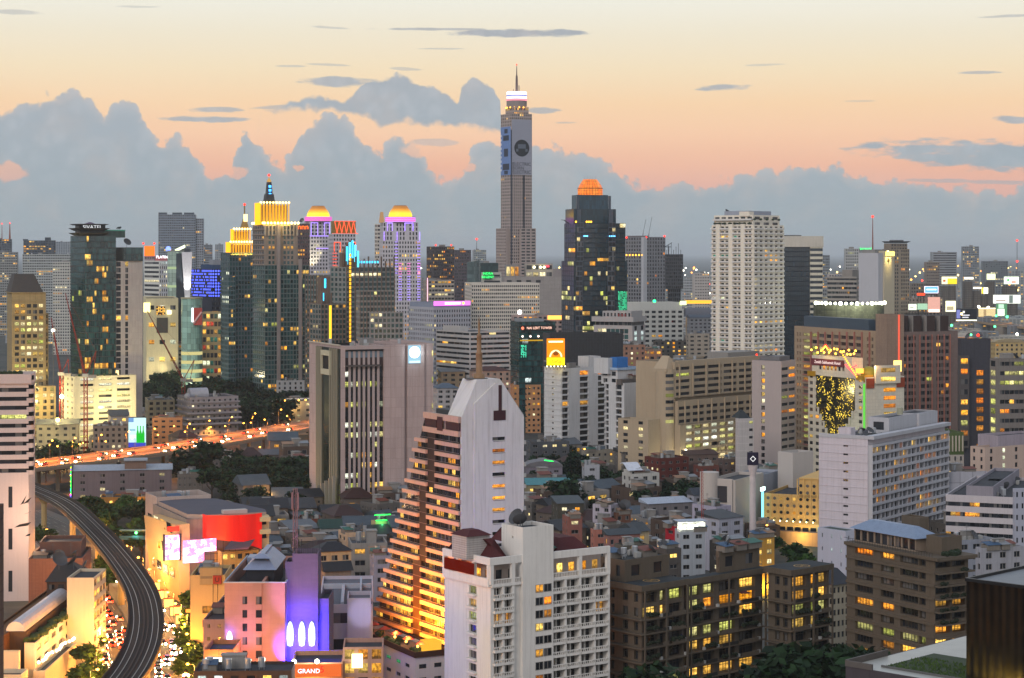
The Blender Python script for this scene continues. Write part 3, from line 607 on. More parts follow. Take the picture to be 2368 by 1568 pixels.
# ================================================================ blue fin lit group in front of the domes
b = Bld('apartment_tower', 'brown and grey stepped apartment tower with blue lit roof fins', 717, 800, 912, 1330, 40, 'tower'); zt = b.z(618)
BR = wall('6e5e52'); GY = wall('8a8a86')
SP = dict(fin=(.5, .5, 1), r=.2)
b.block(0, b.fx(912), 0, 18, 0, zt, wall('80827e'), R=W(11, 3.3, .76, .62, .07, ('warm', 'pale'), 'tint_green', **SP), L=W(4, 3.3, .6, .6, .06, ('warm',), 'tint_green'), extra=(BR,))
for k in range(12): x = k*(b.fx(912)-1)/11; MB().box(x, x+.8, -.6, .1, zt, zt+4+(k % 3)*1.5).build('roof_fin', BR, b.root)
for k in range(8): x = b.fx(826)+k*2.2; MB().box(x, x+1.2, -.9, -.7, zt+2.6, zt+4).build('blue_light', BLUEL, b.root)
b.block(-4, 9, 18, b.d, 0, b.z(636, 0, 18), wall('787a78'), L=W(7, 3.3, .7, .62, .06, ('warm', 'pale'), 'tint_green', **SP), extra=(BR,))
b.block(-7, -4, 20, b.d*.85, 0, b.z(700, -5, 22), BR, L=W(5, 3.3, .6, .6, .12, ('warm', 'pale'), 'tint_green'))
zz = zt
for k, (px, t, h) in enumerate(((803, 612, 585), (812, 590, 570), (819, 580, 560), (826, 575, 556), (833, 584, 566), (840, 600, 580))):
    x = b.fx(px); MB().box(x, x+1.9, 6+k*.3, 9+k*.3, zt-1, b.z(h)).build('roof_tower', BR, b.root)
    if k not in (0,): MB().box(x+.25, x+1.65, 5.7+k*.3, 5.98+k*.3, b.z(t+22), b.z(h)).build('blue_light', glow(('60e0ff', '40c8f8', '58d8ff', '40c0f0', '60d8ff', '50d0f0')[k], 2.0), b.root)
x = b.fx(806); MB().box(x, x+1.6, -.5, -.01, 20, b.z(640)).build('stair_light', glow('ffc030', .1), b.root)
for k in range(34): MB().box(x+.1, x+1.5, -.62, -.5, 20+k*2.65, 22+k*2.65).build('stair_window', glow('ffb828', 1.5), b.root)
b.done()
b = Bld('apartment_wing', 'brown finned lower wing with full height yellow stair strip left of blue finned tower', 716, 742, 800, 1290, 30, 'building'); zt = b.z(703)
b.block(z1=zt, mat=wall('77736c'), R=W(7, 3.3, .7, .62, .06, ('warm',), 'tint_green', fin=(.4, .5, 1)), L=W(4, 3.3, .7, .62, .12, ('pale', 'warm'), 'tint_green'), extra=(BR,))
x = b.fx(760); MB().box(x, x+1.6, -.7, -.55, 4, zt-1).build('stair_light', glow('ffd030', 1.5), b.root)
for k in range(3): MB().box(2+k*3.2, 2.8+k*3.2, 3, 4, zt, zt+3+2*k).build('roof_fin', BR, b.root)
b.block(3, 9, 6, 12, zt-1, b.z(640), BR); MB().box(5, 6.2, 5.7, 5.98, zt+10, zt+16).build('blue_light', BLUEL, b.root); MB().box(2, 2.6, 1, 1.3, zt+2, zt+7).build('blue_light', BLUEL, b.root); b.done()
b = Bld('apartment_wing', 'grey finned front wing with planted terraces right of the blue finned tower', 822, 832, 928, 1265, 14, 'building'); zt = b.z(672)
b.block(0, b.fx(912), 0, 14, 0, zt, wall('85847f'), R=W(10, 3.3, .72, .62, .07, ('warm', 'lime'), 'tint_green', fin=(.5, .45, 1)), L=W(3, 3.3, .6, .6), extra=(BR,))
b.block(b.fx(853), b.fx(929), -4, 0, 0, b.z(722), wall('8c8b88'), R=W(8, 3.3, .7, .62, .06, ('warm', 'pale'), 'tint_green', fin=(.7, .4)), L=None, X=None); b.done()
# ================================================================ purple neon dome pair
NEON = glow('a888ff', 1.8); PINK = glow('ff70d8', 1.5); NRED = glow('ff5838', 1.8)
def dome_top(b, x, y, z, zt, r, n=24):
    h = zt-z; MB().lathe([(r*math.sin(a), z+h*math.cos(a)) for a in [math.pi/2*k/8 for k in range(8, 3, -1)]]+[(r*.56, z+h*.96)], n, x, y).build('dome', DOME, b.root, smooth=True)
    MB().cyl(x, y, z+h*.93, z+h*.99, r*.56, r*.5, n=n).build('dome_cap', plain('6a625c'), b.root)
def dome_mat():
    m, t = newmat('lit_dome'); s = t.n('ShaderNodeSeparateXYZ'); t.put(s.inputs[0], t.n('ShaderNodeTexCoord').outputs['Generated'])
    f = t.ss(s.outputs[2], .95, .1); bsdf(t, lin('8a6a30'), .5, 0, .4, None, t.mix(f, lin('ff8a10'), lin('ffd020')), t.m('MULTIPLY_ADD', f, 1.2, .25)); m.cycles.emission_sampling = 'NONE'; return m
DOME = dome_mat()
b = Bld('hotel_tower', 'white domed hotel tower outlined in violet neon with red zigzag block beside it', 701, 716, 762, 1850, 26, 'hotel', depth=30); zt = b.z(512)
WW = wall('c0bcc0', dirt=.2)
b.block(-2, b.fx(765), 0, 24, 0, b.z(545), WW, R=W(8, 3.5, .55, .55, .10, ('warm', 'pale')), L=W(5, 3.5, .5, .5, .2, ('pale',)))
b.block(2, b.fx(765), 3, 22, b.z(545), zt, WW, R=W(5, 3.5, .6, .6, .05)); cx_, cy_ = b.fx(743)+1, 11
MB().cyl(cx_, cy_, zt, b.z(501), 12.5, n=28).build('drum', plain('b088a8'), b.root)
for k in range(5): MB().lathe([(12.6, zt+.6+k*.85), (12.6, zt+.95+k*.85)], 28, cx_, cy_).build('neon_ring', PINK, b.root)
dome_top(b, cx_, cy_, b.z(501), b.z(475), 10.5)
def neon_rect(b, x0, x1, z0, z1, y=-.5, mat=NEON, w_=.28, sides='ltr'):
    mb = MB()
    if 'l' in sides: mb.box(x0-w_, x0+w_, y-.1, y, z0, z1)
    if 'r' in sides: mb.box(x1-w_, x1+w_, y-.1, y, z0, z1)
    if 't' in sides: mb.box(x0+w_, x1-w_, y-.1, y, z1-2*w_, z1)
    if 'b' in sides: mb.box(x0+w_, x1-w_, y-.1, y, z0, z0+2*w_)
    mb.build('neon_tube', mat, b.root)
neon_rect(b, 2.3, 8.5, b.z(544), zt-1, 2.4); neon_rect(b, b.fx(752), b.fx(764), b.z(544), zt-1, 2.4); neon_rect(b, -2, b.fx(764), b.z(574), b.z(545), -.5, NEON, .25, 'lt'); neon_rect(b, 6, 18, b.z(604), b.z(574), -.5, NEON, .25, 't'); lamp('flood', 'SPOT', (1, -16, b.z(625)), 26000, (1, .9, .6), b.root, 1, 60, (R(130), 0, 0))
b.done()
b = Bld('hotel_tower', 'white hotel block crowned by red zigzag neon and red neon window frames', 758, 770, 828, 1800, 18, 'hotel', depth=20); zt = b.z(540)
b.block(0, b.fx(822), 0, 18, 0, zt, WW, R=W(8, 3.5, .55, .55, .12, ('warm', 'pale')), L=W(4, 3.5, .5, .5, .08), par=1)
xa, xb = b.fx(774), b.fx(823)
MB().box(xa, xb, 1, 15, zt, b.z(511)).build('crown_wall', plain('8a7028'), b.root)
mb = MB(); n = 9
for k in range(n): mb.beam((xa+(xb-xa)*k/n, .6, zt+.4 if k % 2 else b.z(512)), (xa+(xb-xa)*(k+1)/n, .6, b.z(512) if k % 2 else zt+.4), .28)
mb.box(xa-2, xb+2, .3, .6, zt-.3, zt+.2); mb.box(xa, xb, .3, .6, b.z(512), b.z(511)); mb.build('zigzag_neon', NRED, b.root)
neon_rect(b, 1, 6.5, b.z(582), b.z(560), -.5, NRED); neon_rect(b, b.fx(802), b.fx(824)-1, b.z(582), b.z(560), -.5, NRED)
for px in (763, 812):
    for k in range(6): x = b.fx(px)+2; MB().box(x, x+4, -.6, -.5, b.z(586+7*k), b.z(585+7*k)).build('neon_bar', NRED, b.root)
b.done()
b = Bld('hotel_tower', 'tall white domed hotel tower with violet neon corners right of the domed pair', 872, 884, 972, 1600, 10, 'hotel', depth=24); zt = b.z(514)
b.block(0, b.fx(972), 0, 24, 0, b.z(556), WW, R=W(14, 3.4, .5, .55, .09, ('warm',)), L=W(5, 3.4, .5, .5, .08), par=1)
b.block(.5, b.fx(967), 1, 22, b.z(556), zt, WW, R=W(11, 3.4, .5, .7, .03, skip=lambda i, j, n, m: i in (3, 7)), L=W(4, 3.4, .5, .7), par=1)
cx_, cy_ = b.fx(929), 10; MB().cyl(cx_, cy_, zt, b.z(501), 12.0, n=28).build('drum', plain('b088a8'), b.root)
for k in range(5): MB().lathe([(12.1, zt+.5+k*.75), (12.1, zt+.85+k*.75)], 28, cx_, cy_).build('neon_ring', PINK if k % 2 else glow('e090ff', 1.8), b.root)
dome_top(b, cx_, cy_, b.z(501), b.z(474), 9.4)
for a, c in ((896, 907), (936, 955)): neon_rect(b, b.fx(a), b.fx(c), b.z(534), b.z(515), .5)
for px in (888, 918, 970): neon_rect(b, b.fx(px), b.fx(px)+.1, b.z(556), b.z(536), -.3, NEON, .3, 'l')
for px in (916, 968): 
    for k in range(11): x = b.fx(px); MB().box(x-1.3, x+1.3, -.35, -.25, b.z(560+7.2*k), b.z(559.2+7.2*k)).build('neon_bar', NEON, b.root)
for px in (925, 945, 968):
    for k in range(15): x = b.fx(px); MB().box(x-1.3, x+1.3, -.35, -.25, b.z(610+6*k), b.z(609.2+6*k)).build('neon_bar', PINK if k < 5 else NEON, b.root)
MB().frus((-2, 2, 3, 8), (-1, 1, 4, 7), b.z(515), b.z(490)).build('roof_frame', plain('d8a870'), b.root); b.done()
simple('apartment_slab', 'narrow dark edged slab tower touching the left side of the violet domed tower', 866, 872, 892, 518, 1720, 30, wall('cfc8bc'), W(1, 3.3, .9, .5), W(2, 3.3, .7, .6), hut=False)
# ================================================================ brown towers, teal glass
b = simple('office_tower', 'dark brown tower with many yellow windows left of the tallest tower', 986, 1004, 1050, 570, 2000, 28, wall('4a4344'), W(11, 3.5, .6, .5, .22, ('warm', 'amber')), W(5, 3.5, .5, .6, .25, ('warm',)), done=False)
redlamp(b, 3, 3, b.z(567)); redlamp(b, 20, 3, b.z(567)); b.done()
simple('office_tower', 'shorter dark brown tower behind the brown tower with yellow windows', 1048, 1052, 1089, 578, 2250, 10, wall('514a50'), W(10, 3.5, .6, .5, .08, ('amber',)), hut=True)
b = Bld('glass_tower', 'grey green glass cylinder with slanted top before the brown towers', 1078, 1080, 1108, 1900, 4, 'tower'); r_ = 6
mb = MB(); n = 20; i = 0
for k in range(n): a, c = 2*math.pi*k/n, 2*math.pi*(k+1)/n; za = b.z(604)+1.2*math.cos(a); zc = b.z(604)+1.2*math.cos(c); mb.q((6+r_*math.cos(a), 6+r_*math.sin(a), 0), (6+r_*math.cos(c), 6+r_*math.sin(c), 0), (6+r_*math.cos(c), 6+r_*math.sin(c), zc), (6+r_*math.cos(a), 6+r_*math.sin(a), za))
mb.q(*[(6+r_*math.cos(2*math.pi*k/n), 6+r_*math.sin(2*math.pi*k/n), b.z(604)+1.2*math.cos(2*math.pi*k/n)) for k in range(n)]); mb.build('glass_wall', curtain('5a6c6c', 1.6, 3.6, .2), b.root)
b.done()
simple('office_block', 'teal glass office block between the glass cylinder and the tallest tower', 1106, 1110, 1152, 608, 1980, 8, curtain('2c464a', 2, 3.6), None, None, kit=2)
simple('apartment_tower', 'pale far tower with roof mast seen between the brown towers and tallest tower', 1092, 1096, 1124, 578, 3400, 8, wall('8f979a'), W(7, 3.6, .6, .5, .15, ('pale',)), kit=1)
# ================================================================ tallest tower
b = Bld('skyscraper', 'tallest tower with lit white crown, needle spire and huge banner reading BORN ELECTRIC', 1155, 1181, 1231, 2300, 27, 'skyscraper')
TW = wall('a3958e', dirt=.15, k=1.0); zt = b.z(262)
def tsp(n, lit=.03, kinds=('warm', 'amber')): return W(n, 3.5, .5, .55, lit, kinds, r=.3)
b.block(1.4, b.w, 1.4, b.d, 0, zt, TW, R=W(10, 3.6, .5, .55, .04, ('warm', 'amber'), litf=lambda i, j, n, m: .35 if j > m-11 else .02), L=W(6, 3.6, .5, .55, .03, ('warm',), litf=lambda i, j, n, m: .25 if j > m-10 else .02), par=2)
MB().box(.4, 1.35, .4, 1.35, 0, b.z(300)).build('corner_glass', plain('1c2a40', .15), b.root)
zl = b.z(528)
b.block(-3.2, 1.2, 6, b.d+3, 0, zl, TW, L=tsp(8, .04)); b.block(b.w*.4, b.w+3, -2.5, 1.3, 0, zl, TW, R=W(3, 3.5, .7, .5, .06, ('warm', 'amber'), cols=((.06, .3), (.38, .62), (.72, .95))), X=tsp(3, 0))
# upper drum, lit crown
b.block(b.w*.22, b.w*.9, b.d*.15, b.d*.9, zt-2, b.z(246), TW, R=W(9, 4, .7, .5, .4, ('orange', 'warm')), L=W(6, 4, .7, .5, .4, ('warm',)))
cx_, cy_ = b.w*.54, b.d*.52
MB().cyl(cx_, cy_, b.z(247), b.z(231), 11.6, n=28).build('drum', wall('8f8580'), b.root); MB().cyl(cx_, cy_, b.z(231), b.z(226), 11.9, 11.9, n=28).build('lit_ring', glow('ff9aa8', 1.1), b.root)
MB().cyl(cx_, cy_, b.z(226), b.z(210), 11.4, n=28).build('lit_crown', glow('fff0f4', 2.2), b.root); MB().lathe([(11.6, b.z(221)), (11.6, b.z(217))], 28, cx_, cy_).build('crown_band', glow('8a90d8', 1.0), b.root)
for k in range(14): a = 6.28*k/14; MB().ball((cx_+12.2*math.cos(a), cy_+12.2*math.sin(a), b.z(247)), .9, n=6).build('lamp_globe', glow('ffb040', 4), b.root)
MB().tube([(cx_, cy_, b.z(210)), (cx_, cy_, b.z(182)), (cx_, cy_, b.z(172))], 1.5, 6, r1=1.1).tube([(cx_, cy_, b.z(172)), (cx_, cy_, b.z(147))], .7, 6, r1=.3).tube([(cx_+3, cy_, b.z(210)), (cx_+3, cy_, b.z(194))], .5, 5).tube([(cx_-4, cy_, b.z(210)), (cx_-4, cy_, b.z(204))], .4, 5).build('spire', plain('6a5a58'), b.root)
redlamp(b, cx_, cy_, b.z(146), .9)
# banner on the right face: pale sheet with a dark wheel-like picture and lettering; striped blue sheet on the left face
xa, xb = b.fx(1183), b.w
MB().box(1.6, b.w-.5, 1.0, 1.2, b.z(404), b.z(276)).build('banner', plain('9698a4', .7), b.root)
ct = ((1.6+b.w-.5)/2, b.z(342))
MB().lathe([(9.6, 0), (9.6, .15), (.1, .15)], 24, 0, 0).build('banner_picture', plain('16181f', .5), b.root, (ct[0], .95, ct[1])).rotation_euler = (R(90), 0, 0)
MB().box(-5, 5, -.02, 0, -.5, 4.5).box(-7.3, -4.5, -.02, 0, -4, -1).box(4.5, 7.3, -.02, 0, -4, -1).build('banner_detail', plain('5c6470', .5), b.root, (ct[0], .75, ct[1]))
for k, s_ in enumerate(('ELECTRIC', 'BORN', 'ELECTRIC')): text_part(s_, 5.3, plain('14141c', .6), b.root, (2.2, .93, b.z(379.5+9.2*k)), 0, align='LEFT', sx=1.03)
MB().box(1.0, 1.2, 2.5, b.d-.5, b.z(404), b.z(292)).build('side_banner', plain('6a86b8', .7), b.root)
mb = MB()
for k, (py, w_, h_) in enumerate(((302, 8, 5), (318, 14, 6), (352, 10, 9), (385, 16, 7), (398, 9, 4))): mb.box(.85, .99, b.d*.5-w_/2, b.d*.5+w_/2, b.z(py)-h_/2, b.z(py)+h_/2)
mb.build('banner_shapes', plain('20283c', .6), b.root); mb = MB()
for k in range(9): mb.box(.86, .99, b.d-3.5, b.d-1, b.z(312+10*k)-1.2, b.z(312+10*k)+1.2)
mb.build('banner_dashes', plain('c8ccd8', .6), b.root)
mb = MB()
for x in (.62, ): mb.box(b.w*x-1, b.w*x+1, 1.05, 1.35, b.z(600), b.z(405))
mb.build('recess_strip', plain('33343c', .4), b.root); b.done()
b = Bld('podium', 'grey multi storey podium with lit glass halls at the foot of the tallest tower', 1158, 1166, 1300, 2180, 5, 'building'); z1 = b.z(640)
b.block(z1=z1, mat=wall('9a938e', grid=(6, 4)), R=W(6, 9, .5, .3, .0, skip=lambda i, j, n, m: j < m-1 or i > 3), par=1)
b.block(2, b.fx(1200), 3, 20, z1-1, b.z(612), wall('8a8684'), R=W(3, 10, .8, .7, .8, ('warm', 'pale'))); b.block(b.fx(1216), b.fx(1278), 3, 20, z1-1, b.z(610), wall('a49c92'), R=W(4, 8, .8, .6, .5, ('pale', 'warm')))
b.block(b.fx(1278), b.fx(1300), 3, 20, z1-1, b.z(622), wall('8c8482')); MB().box(b.fx(1262), b.fx(1270), 2, 2.6, b.z(618), b.z(614)).build('red_sign', glow('ff4050', 2), b.root)
for px in (1235, 1250, 1258): MB().ball((b.fx(px), 1, b.z(618)), 1.5, n=6).build('floodlight', glow('fffac0', 4), b.root)
b.done()
b = Bld('hotel_slab', 'white slab hotel of square windows with green rooftop sign reading INDRA REGENT', 1074, 1090, 1247, 1830, 7, 'hotel'); z1 = b.z(655)
b.block(z1=z1, mat=wall('cdc5b8', dirt=.15), R=W(34, 3.3, .66, .55, .05, ('warm',), t=1.0, b=8, r=.6), L=W(6, 3.3, .6, .5), par=1)
b.block(b.fx(1116), b.fx(1160), 3, 14, z1-1, b.z(630), wall('b4b0a8'), R=W(1, 6, .85, .3, 0)); text_part('INDRA', 3.0, glow('30f070', 2.4), b.root, (b.fx(1128), 1, b.z(633)), 0); text_part('REGENT', 3.0, glow('30f070', 2.4), b.root, (b.fx(1128), 1, b.z(641)), 0)
MB().box(b.fx(1118), b.fx(1138), 1.2, 1.5, b.z(646), b.z(628)).build('sign_board', plain('1a6a38', .6), b.root); text_part('Indra', 3.4, plain('50545c'), b.root, (b.fx(1149), 2.7, b.z(640)), 0); b.done()
# ================================================================ hipped roof hotel and green glass hotel tower (left)
b = Bld('stone_hotel', 'beige stone hotel with dark hipped roof and many lit windows at the left edge', -70, 32, 106, 1150, 20, 'hotel', depth=20); zt = b.z(676)
ST = wall('a08c66', grid=(3, 3.4, .08), line=.7)
b.block(-1, b.w, 0, 26, 0, zt, ST, R=W(5, 3.45, .68, .6, .55, ('pale', 'pale', 'warm', 'lime'), m=1, t=6, frame='6a6048'), L=None, par=.5)
MB().frus((-1.6, b.w-1.5, 0, 26), (1, b.w-6, 5, 20), zt, b.z(634)).build('hipped_roof', plain('45413f', .8), b.root)
MB().box(-1.3, b.w-1.4, -.4, .1, zt-5, zt-4.6).box(-1.3, b.w+.4, -.5, .1, zt-13, zt-12.4).box(-2, b.w-1, -.7, 26, zt-.4, zt).build('cornice', ST, b.root)
b.block(b.w, b.fx(113), 2, 24, 0, b.z(725), ST, R=W(1, 3.45, .4, .6, .2, ('warm',)))
b.block(-2, b.fx(126), -6, 0, 0, b.z(893), ST, R=W(6, 3.6, .5, .6, .5, ('lime', 'pale')), par=1)
lamp('flood', 'POINT', (b.w*.7, -20, 26), 20000, (1, .78, .30), b.root, 2); b.done()
b = Bld('glass_hotel', 'dark green glass hotel tower with curved eaves crown and SIVATEL sign', 163, 196, 268, 1140, 30, 'hotel'); zb, zt = b.z(868), b.z(545)
GW = plain('3a4444', .4)
b.block(0, b.w, 0, b.d, zb, zt, GW, R=W(16, 3.4, .94, .86, .06, ('warm',), 'tint_green', r=.1, ledge=(.3, .35), litf=lambda i, j, n, m: .55 if (j in (1, 4, 5) or i == 9 and j > 6 and j < 17) else (.16 if 6 < j < 20 else .03)), L=W(9, 3.4, .94, .86, .04, ('warm', 'lime'), 'tint_green', r=.1, ledge=(.3, .35)), par=1)
z2 = b.z(604)
b.block(b.w, b.fx(331), 1, 16, 0, z2, wall('b2aaa4', grid=(2.4, 3.4, .05), line=.8), R=W(2, 3.4, .5, .8, .05, ('warm',), cols=((.03, .2), (.36, .47)), r=.2), par=1)
b.block(b.fx(286), b.fx(331), .2, 15, z2, b.z(572), GW, R=W(8, 3.4, .94, .86, .0, dark='tint_green', r=.1))
b.block(b.fx(240), b.fx(292), 2, 18, zt-1, b.z(532), curtain('24443f', 1.6, 3.4, .12)); MB().box(b.fx(244), b.fx(292), 1.6, 8, b.z(534), b.z(531)).build('copper_roof', plain('4a9a88'), b.root)
# crown with flared eaves
c0, c1, cd_ = -4., b.fx(248), 13.
for zc in (545, 534): z_ = b.z(zc); MB().frus((c0+1.5, c1-1.5, 1.5, cd_-1.5), (c0-1.2, c1+1.4, -1.2, cd_+1), z_, z_+1.6).build('flared_eave', plain('4c4c4a'), b.root)
MB().box(c0+2, c1-2, 2, cd_-2, zt, b.z(521)).build('crown_wall', plain('33373a', .4), b.root)
MB().frus((c0+1, c1-1, 0, cd_-1), (c0-.8, c1+.8, -1.4, cd_), b.z(521), b.z(518)).build('flared_eave', plain('4c4c4a'), b.root)
zs = b.z(525.5); MB().box(c0+1, c1-1, .4, 1, zs-1.9, zs+1.9).build('sign_board', plain('23262a'), b.root); text_part('SIVATEL', 3.0, glow('e8ecf0', .9), b.root, ((c0+c1)/2, .3, zs), 0, sx=1.05)
MB().frus((2, 8, 4, 9), (4.5, 5.5, 6, 7), b.z(518), b.z(513.5)).build('crest', plain('5a4a60'), b.root)
b.dish(b.fx(300), 5, b.z(572), 2.4)
for k in range(2): b.dish(b.fx(278)+k*1.2, 4, b.z(532), 1.0)
# car park podium
P = wall('cfc8ac', dirt=.25)
b.block(-9, b.fx(302), -9, 14, 0, zb, P, R=W(3, 3.2, .72, .42, .75, ('pale', 'white', 'lime'), m=2, r=.9), L=W(3, 3.2, .3, .4, .3, ('pale',)), par=1.2)
for k in range(7): MB().ball((-6+k*3.6, -8.4, zb+.6), .8, n=6).build('shrub', plain('2c4424'), b.root)
MB().cyl(b.fx(263), -6, zb, zb+2.6, .9, n=8).build('lit_lantern', glow('ffd890', 2), b.root)
lamp('flood', 'POINT', (12, -26, 22), 24000, (1, .80, .35), b.root, 2); lamp('deck_glow', 'AREA', (8, -3, zb+4), 900, (1, .7, .3), b.root, 8); b.done()
# ================================================================ dark stepped glass tower with orange dome
b = Bld('glass_tower', 'stepped dark blue glass tower with glowing orange faceted dome', 1298, 1326, 1450, 1420, 16, 'tower'); Dk = plain('10202a', .25)
gl = lambda n, lit=.09: W(n, 3.5, .97, .82, lit, ('lime', 'lime', 'pale', 'warm'), 'tint_navy', r=.08)
b.block(0, b.w, 0, b.d, 0, b.z(604), Dk, R=gl(20, .14), L=gl(6, .06))
b.block(1.4, b.fx(1447), 1.2, b.d-2, b.z(604)-1, b.z(516), plain('142530', .25), R=gl(18, .07), L=gl(5, .05))
b.block(b.fx(1330), b.fx(1428), 4, b.d-5, b.z(516)-1, b.z(483), curtain('163440', 1.5, 3.5, .1, '0c1418'), L=None); b.block(b.fx(1342), b.fx(1413), 7, b.d-8, b.z(483)-1, b.z(450), curtain('1c4456', 1.5, 3.5, .1, '0c1418'))
GR = plain('4a525c', .35)
for a, c, top in ((1330, 1346, 604), (1404, 1420, 470)): x0, x1 = b.fx(a), b.fx(c); b.block(x0, x1, -.7, -.003, 0, b.z(604), GR, R=W(2, 3.5, .9, .8, .16, ('pale', 'warm'), 'dark', r=.08)); b.block(x0+1.2, x1+1, .3, 1.19, b.z(604), b.z(516)+.5, GR, R=W(2, 3.5, .9, .8, .10, ('pale',), 'dark', r=.08)); MB().box(x0+2, x1, 2.8, 3.98, b.z(516)-.5, b.z(484)).build('pier', GR, b.root); MB().box(x0+3, x1-.5, 5.8, 6.98, b.z(483)-.5, b.z(452)).build('pier', GR, b.root)
def odome():
    m, t = newmat('orange_dome'); oc = t.n('ShaderNodeTexCoord').outputs['Object']; s = t.n('ShaderNodeSeparateXYZ'); t.put(s.inputs[0], oc)
    a = t.m('ARCTAN2', t.m('SUBTRACT', s.outputs[1], DCY), t.m('SUBTRACT', s.outputs[0], DCX)); br = t.n('ShaderNodeTexBrick', offset=0.0); t.put(br.inputs[0], t.vec(t.m('MULTIPLY', a, 5.), s.outputs[2], 0.))
    br.inputs['Scale'].default_value = 1; br.inputs['Brick Width'].default_value = 1.2; br.inputs['Row Height'].default_value = 2.2; br.inputs['Mortar Size'].default_value = .12
    br.inputs['Color1'].default_value = lin('ff9a30'); br.inputs['Color2'].default_value = lin('ff7414'); br.inputs['Mortar'].default_value = lin('a04008')
    nz = t.noise(oc, .5, 2); bsdf(t, lin('804010'), .3, 0, .4, None, br.outputs[0], t.m('MULTIPLY_ADD', nz, 1.1, .25)); m.cycles.emission_sampling = 'NONE'; return m
DCX, DCY = b.fx(1377)+.5, b.d*.5; OD = odome(); zd0, zd1, zd2 = b.z(450), b.z(434.5), b.z(413)
MB().lathe([(9.0, zd0), (9.0, zd1)], 12, DCX, DCY).build('dome_base', OD, b.root); MB().lathe([(8.9, zd1), (7.9, zd1+2.4), (5.0, zd2), (.01, zd2+.05)], 12, DCX, DCY).build('dome', OD, b.root)
MB().lathe([(9.2, zd1-.25), (9.2, zd1+.25)], 12, DCX, DCY).build('dome_ring', plain('7a4a20'), b.root)
for k in range(5): MB().tube([(DCX-4+k*2, DCY, zd2), (DCX-4+k*2, DCY, zd2+2.5)], .06, 4).build('rod', plain('4a4a4a'), b.root)
for px in (1335, 1360, 1365, 1370): MB().ball((b.fx(px), 3.6, b.z(516)+1), .7, n=6).build('lamp_globe', glow('ffb030', 4), b.root)
MB().box(b.fx(1428), b.fx(1449), -.25, -.05, b.z(718), b.z(674)).build('lit_panel', led_grid('40e8a0', .9, .8, 1.4, '1c6a50'), b.root)
for a, c in ((1349, 1357), (1408, 1420)):
    for k in range(4): MB().ball((b.fx(a)+k*(b.fx(c)-b.fx(a))/3, -1.0, b.z(546)), .45, n=6).build('lamp_globe', glow('60b8ff', 4), b.root)
MB().tube([(-1, 8, b.z(516)), (-4.5, 8, b.z(509))], .4, 5).tube([(-4.5, 8, b.z(509)), (-6.5, 8, b.z(508))], .2, 4).build('window_hoist', plain('4a4a48'), b.root); b.done()
# ---- right of it
b = simple('office_tower', 'grey curved panel tower with two thin roof cranes right of the orange domed tower', 1446, 1488, 1538, 548, 1900, 34, wall('7f8084', grid=(3, 3.5, .06)), W(8, 3.5, .5, .6, .05, ('warm', 'amber')), W(7, 3.5, .62, .6, .06, ('warm',)), hut=False, done=False)
b.block(-.6, 3.5, -.6, 3, 0, b.top, wall('aeb0b4')); b.block(.5, 8, 3, b.d-1, b.top-1, b.z(545), wall('6d6a6c'))
for k in range(6): MB().ball((-.4, 2+k*(b.d-4)/5, b.z(590)), .8, n=6).build('lamp_globe', glow('ffb030', 4), b.root)
for dx in (5, 12): MB().tube([(dx, 8, b.top), (dx+.6, 8, b.top+4)], .4, 4).tube([(dx, 8, b.top+2), (dx+3.8, 8, b.top+15+dx*.3)], .25, 4).build('crane_jib', plain('70747c'), b.root)
redlamp(b, -.3, b.d-2, b.z(549)); redlamp(b, 3, 0, b.z(549)); redlamp(b, b.w-1, 0, b.z(546)); b.done()
b = Bld('tower_shell', 'dark concrete tower shell under construction with a small crane on top', 1537, 1540, 1579, 1850, 6, 'building'); zt = b.z(588)
b.block(z0=b.z(668), z1=zt, mat=wall('4c4e52'), R=W(9, 3.2, .72, .66, 0, r=1.2), L=W(4, 3.2, .7, .6, 0)); b.block(2, b.w-2, 1, b.d-2, 0, b.z(667), wall('46484c'), R=W(6, 4, .7, .7, 0, r=2))
for k in range(7): MB().beam((1+k*2.2, 4, zt), (1+k*2.2, 4, zt+4+3*(k % 3)), .2).build('column_bar', plain('3c3c40'), b.root)
MB().beam((3, 6, zt), (3, 6, b.z(567)), .35).beam((-1, 6, b.z(572)), (6.5, 6, b.z(561)), .25).beam((0, 6, b.z(571)), (5.5, 6, b.z(571)), .3).build('tower_crane', plain('3c444c'), b.root); b.done()
b = Bld('office_block', 'white office block of square dark windows right of the orange domed tower', 1448, 1473, 1580, 1560, 12, 'building'); zt = b.z(716)
b.block(z1=zt, mat=wall('cfcdc4', dirt=.15), R=W(7, 3.7, .62, .5, .04, ('warm', 'pale'), r=.7), L=W(2, 3.7, .5, .5), par=1)
b.block(-3, b.w-.3, 3, b.d, zt-1, b.z(700), wall('d0cfc6', dirt=.15)); 
MB().box(b.w-2, b.w+3, 2.2, 2.8, b.z(706), b.z(697)).build('lit_panel', glow('f0ffa8', 2), b.root); MB().ball((b.fx(1516), 4, b.z(697)), 1.4, n=6).build('floodlight', glow('30ff90', 3), b.root); b.done()
b = Bld('office_block', 'grey white block with curved corner and tall glass bay before the orange domed tower', 1372, 1462, 1492, 1400, 62, 'building'); zt = b.z(733)
Wt = wall('a8a4a2', dirt=.2)
b.block(z1=zt-6, mat=Wt, L=W(7, 3.8, .9, .8, .25, ('lime', 'pale'), 'tint_green', m=3, t=2), R=W(2, 3.8, .4, .8, .3, ('cool',))); b.block(-1, b.w, -1, b.d+1, zt-3.5, zt, Wt); b.block(1, b.w, 1, b.d-1, zt-6.1, zt-3.5, wall('6a6868'), L=W(8, 2.4, .8, .8, .1, ('pale',)))
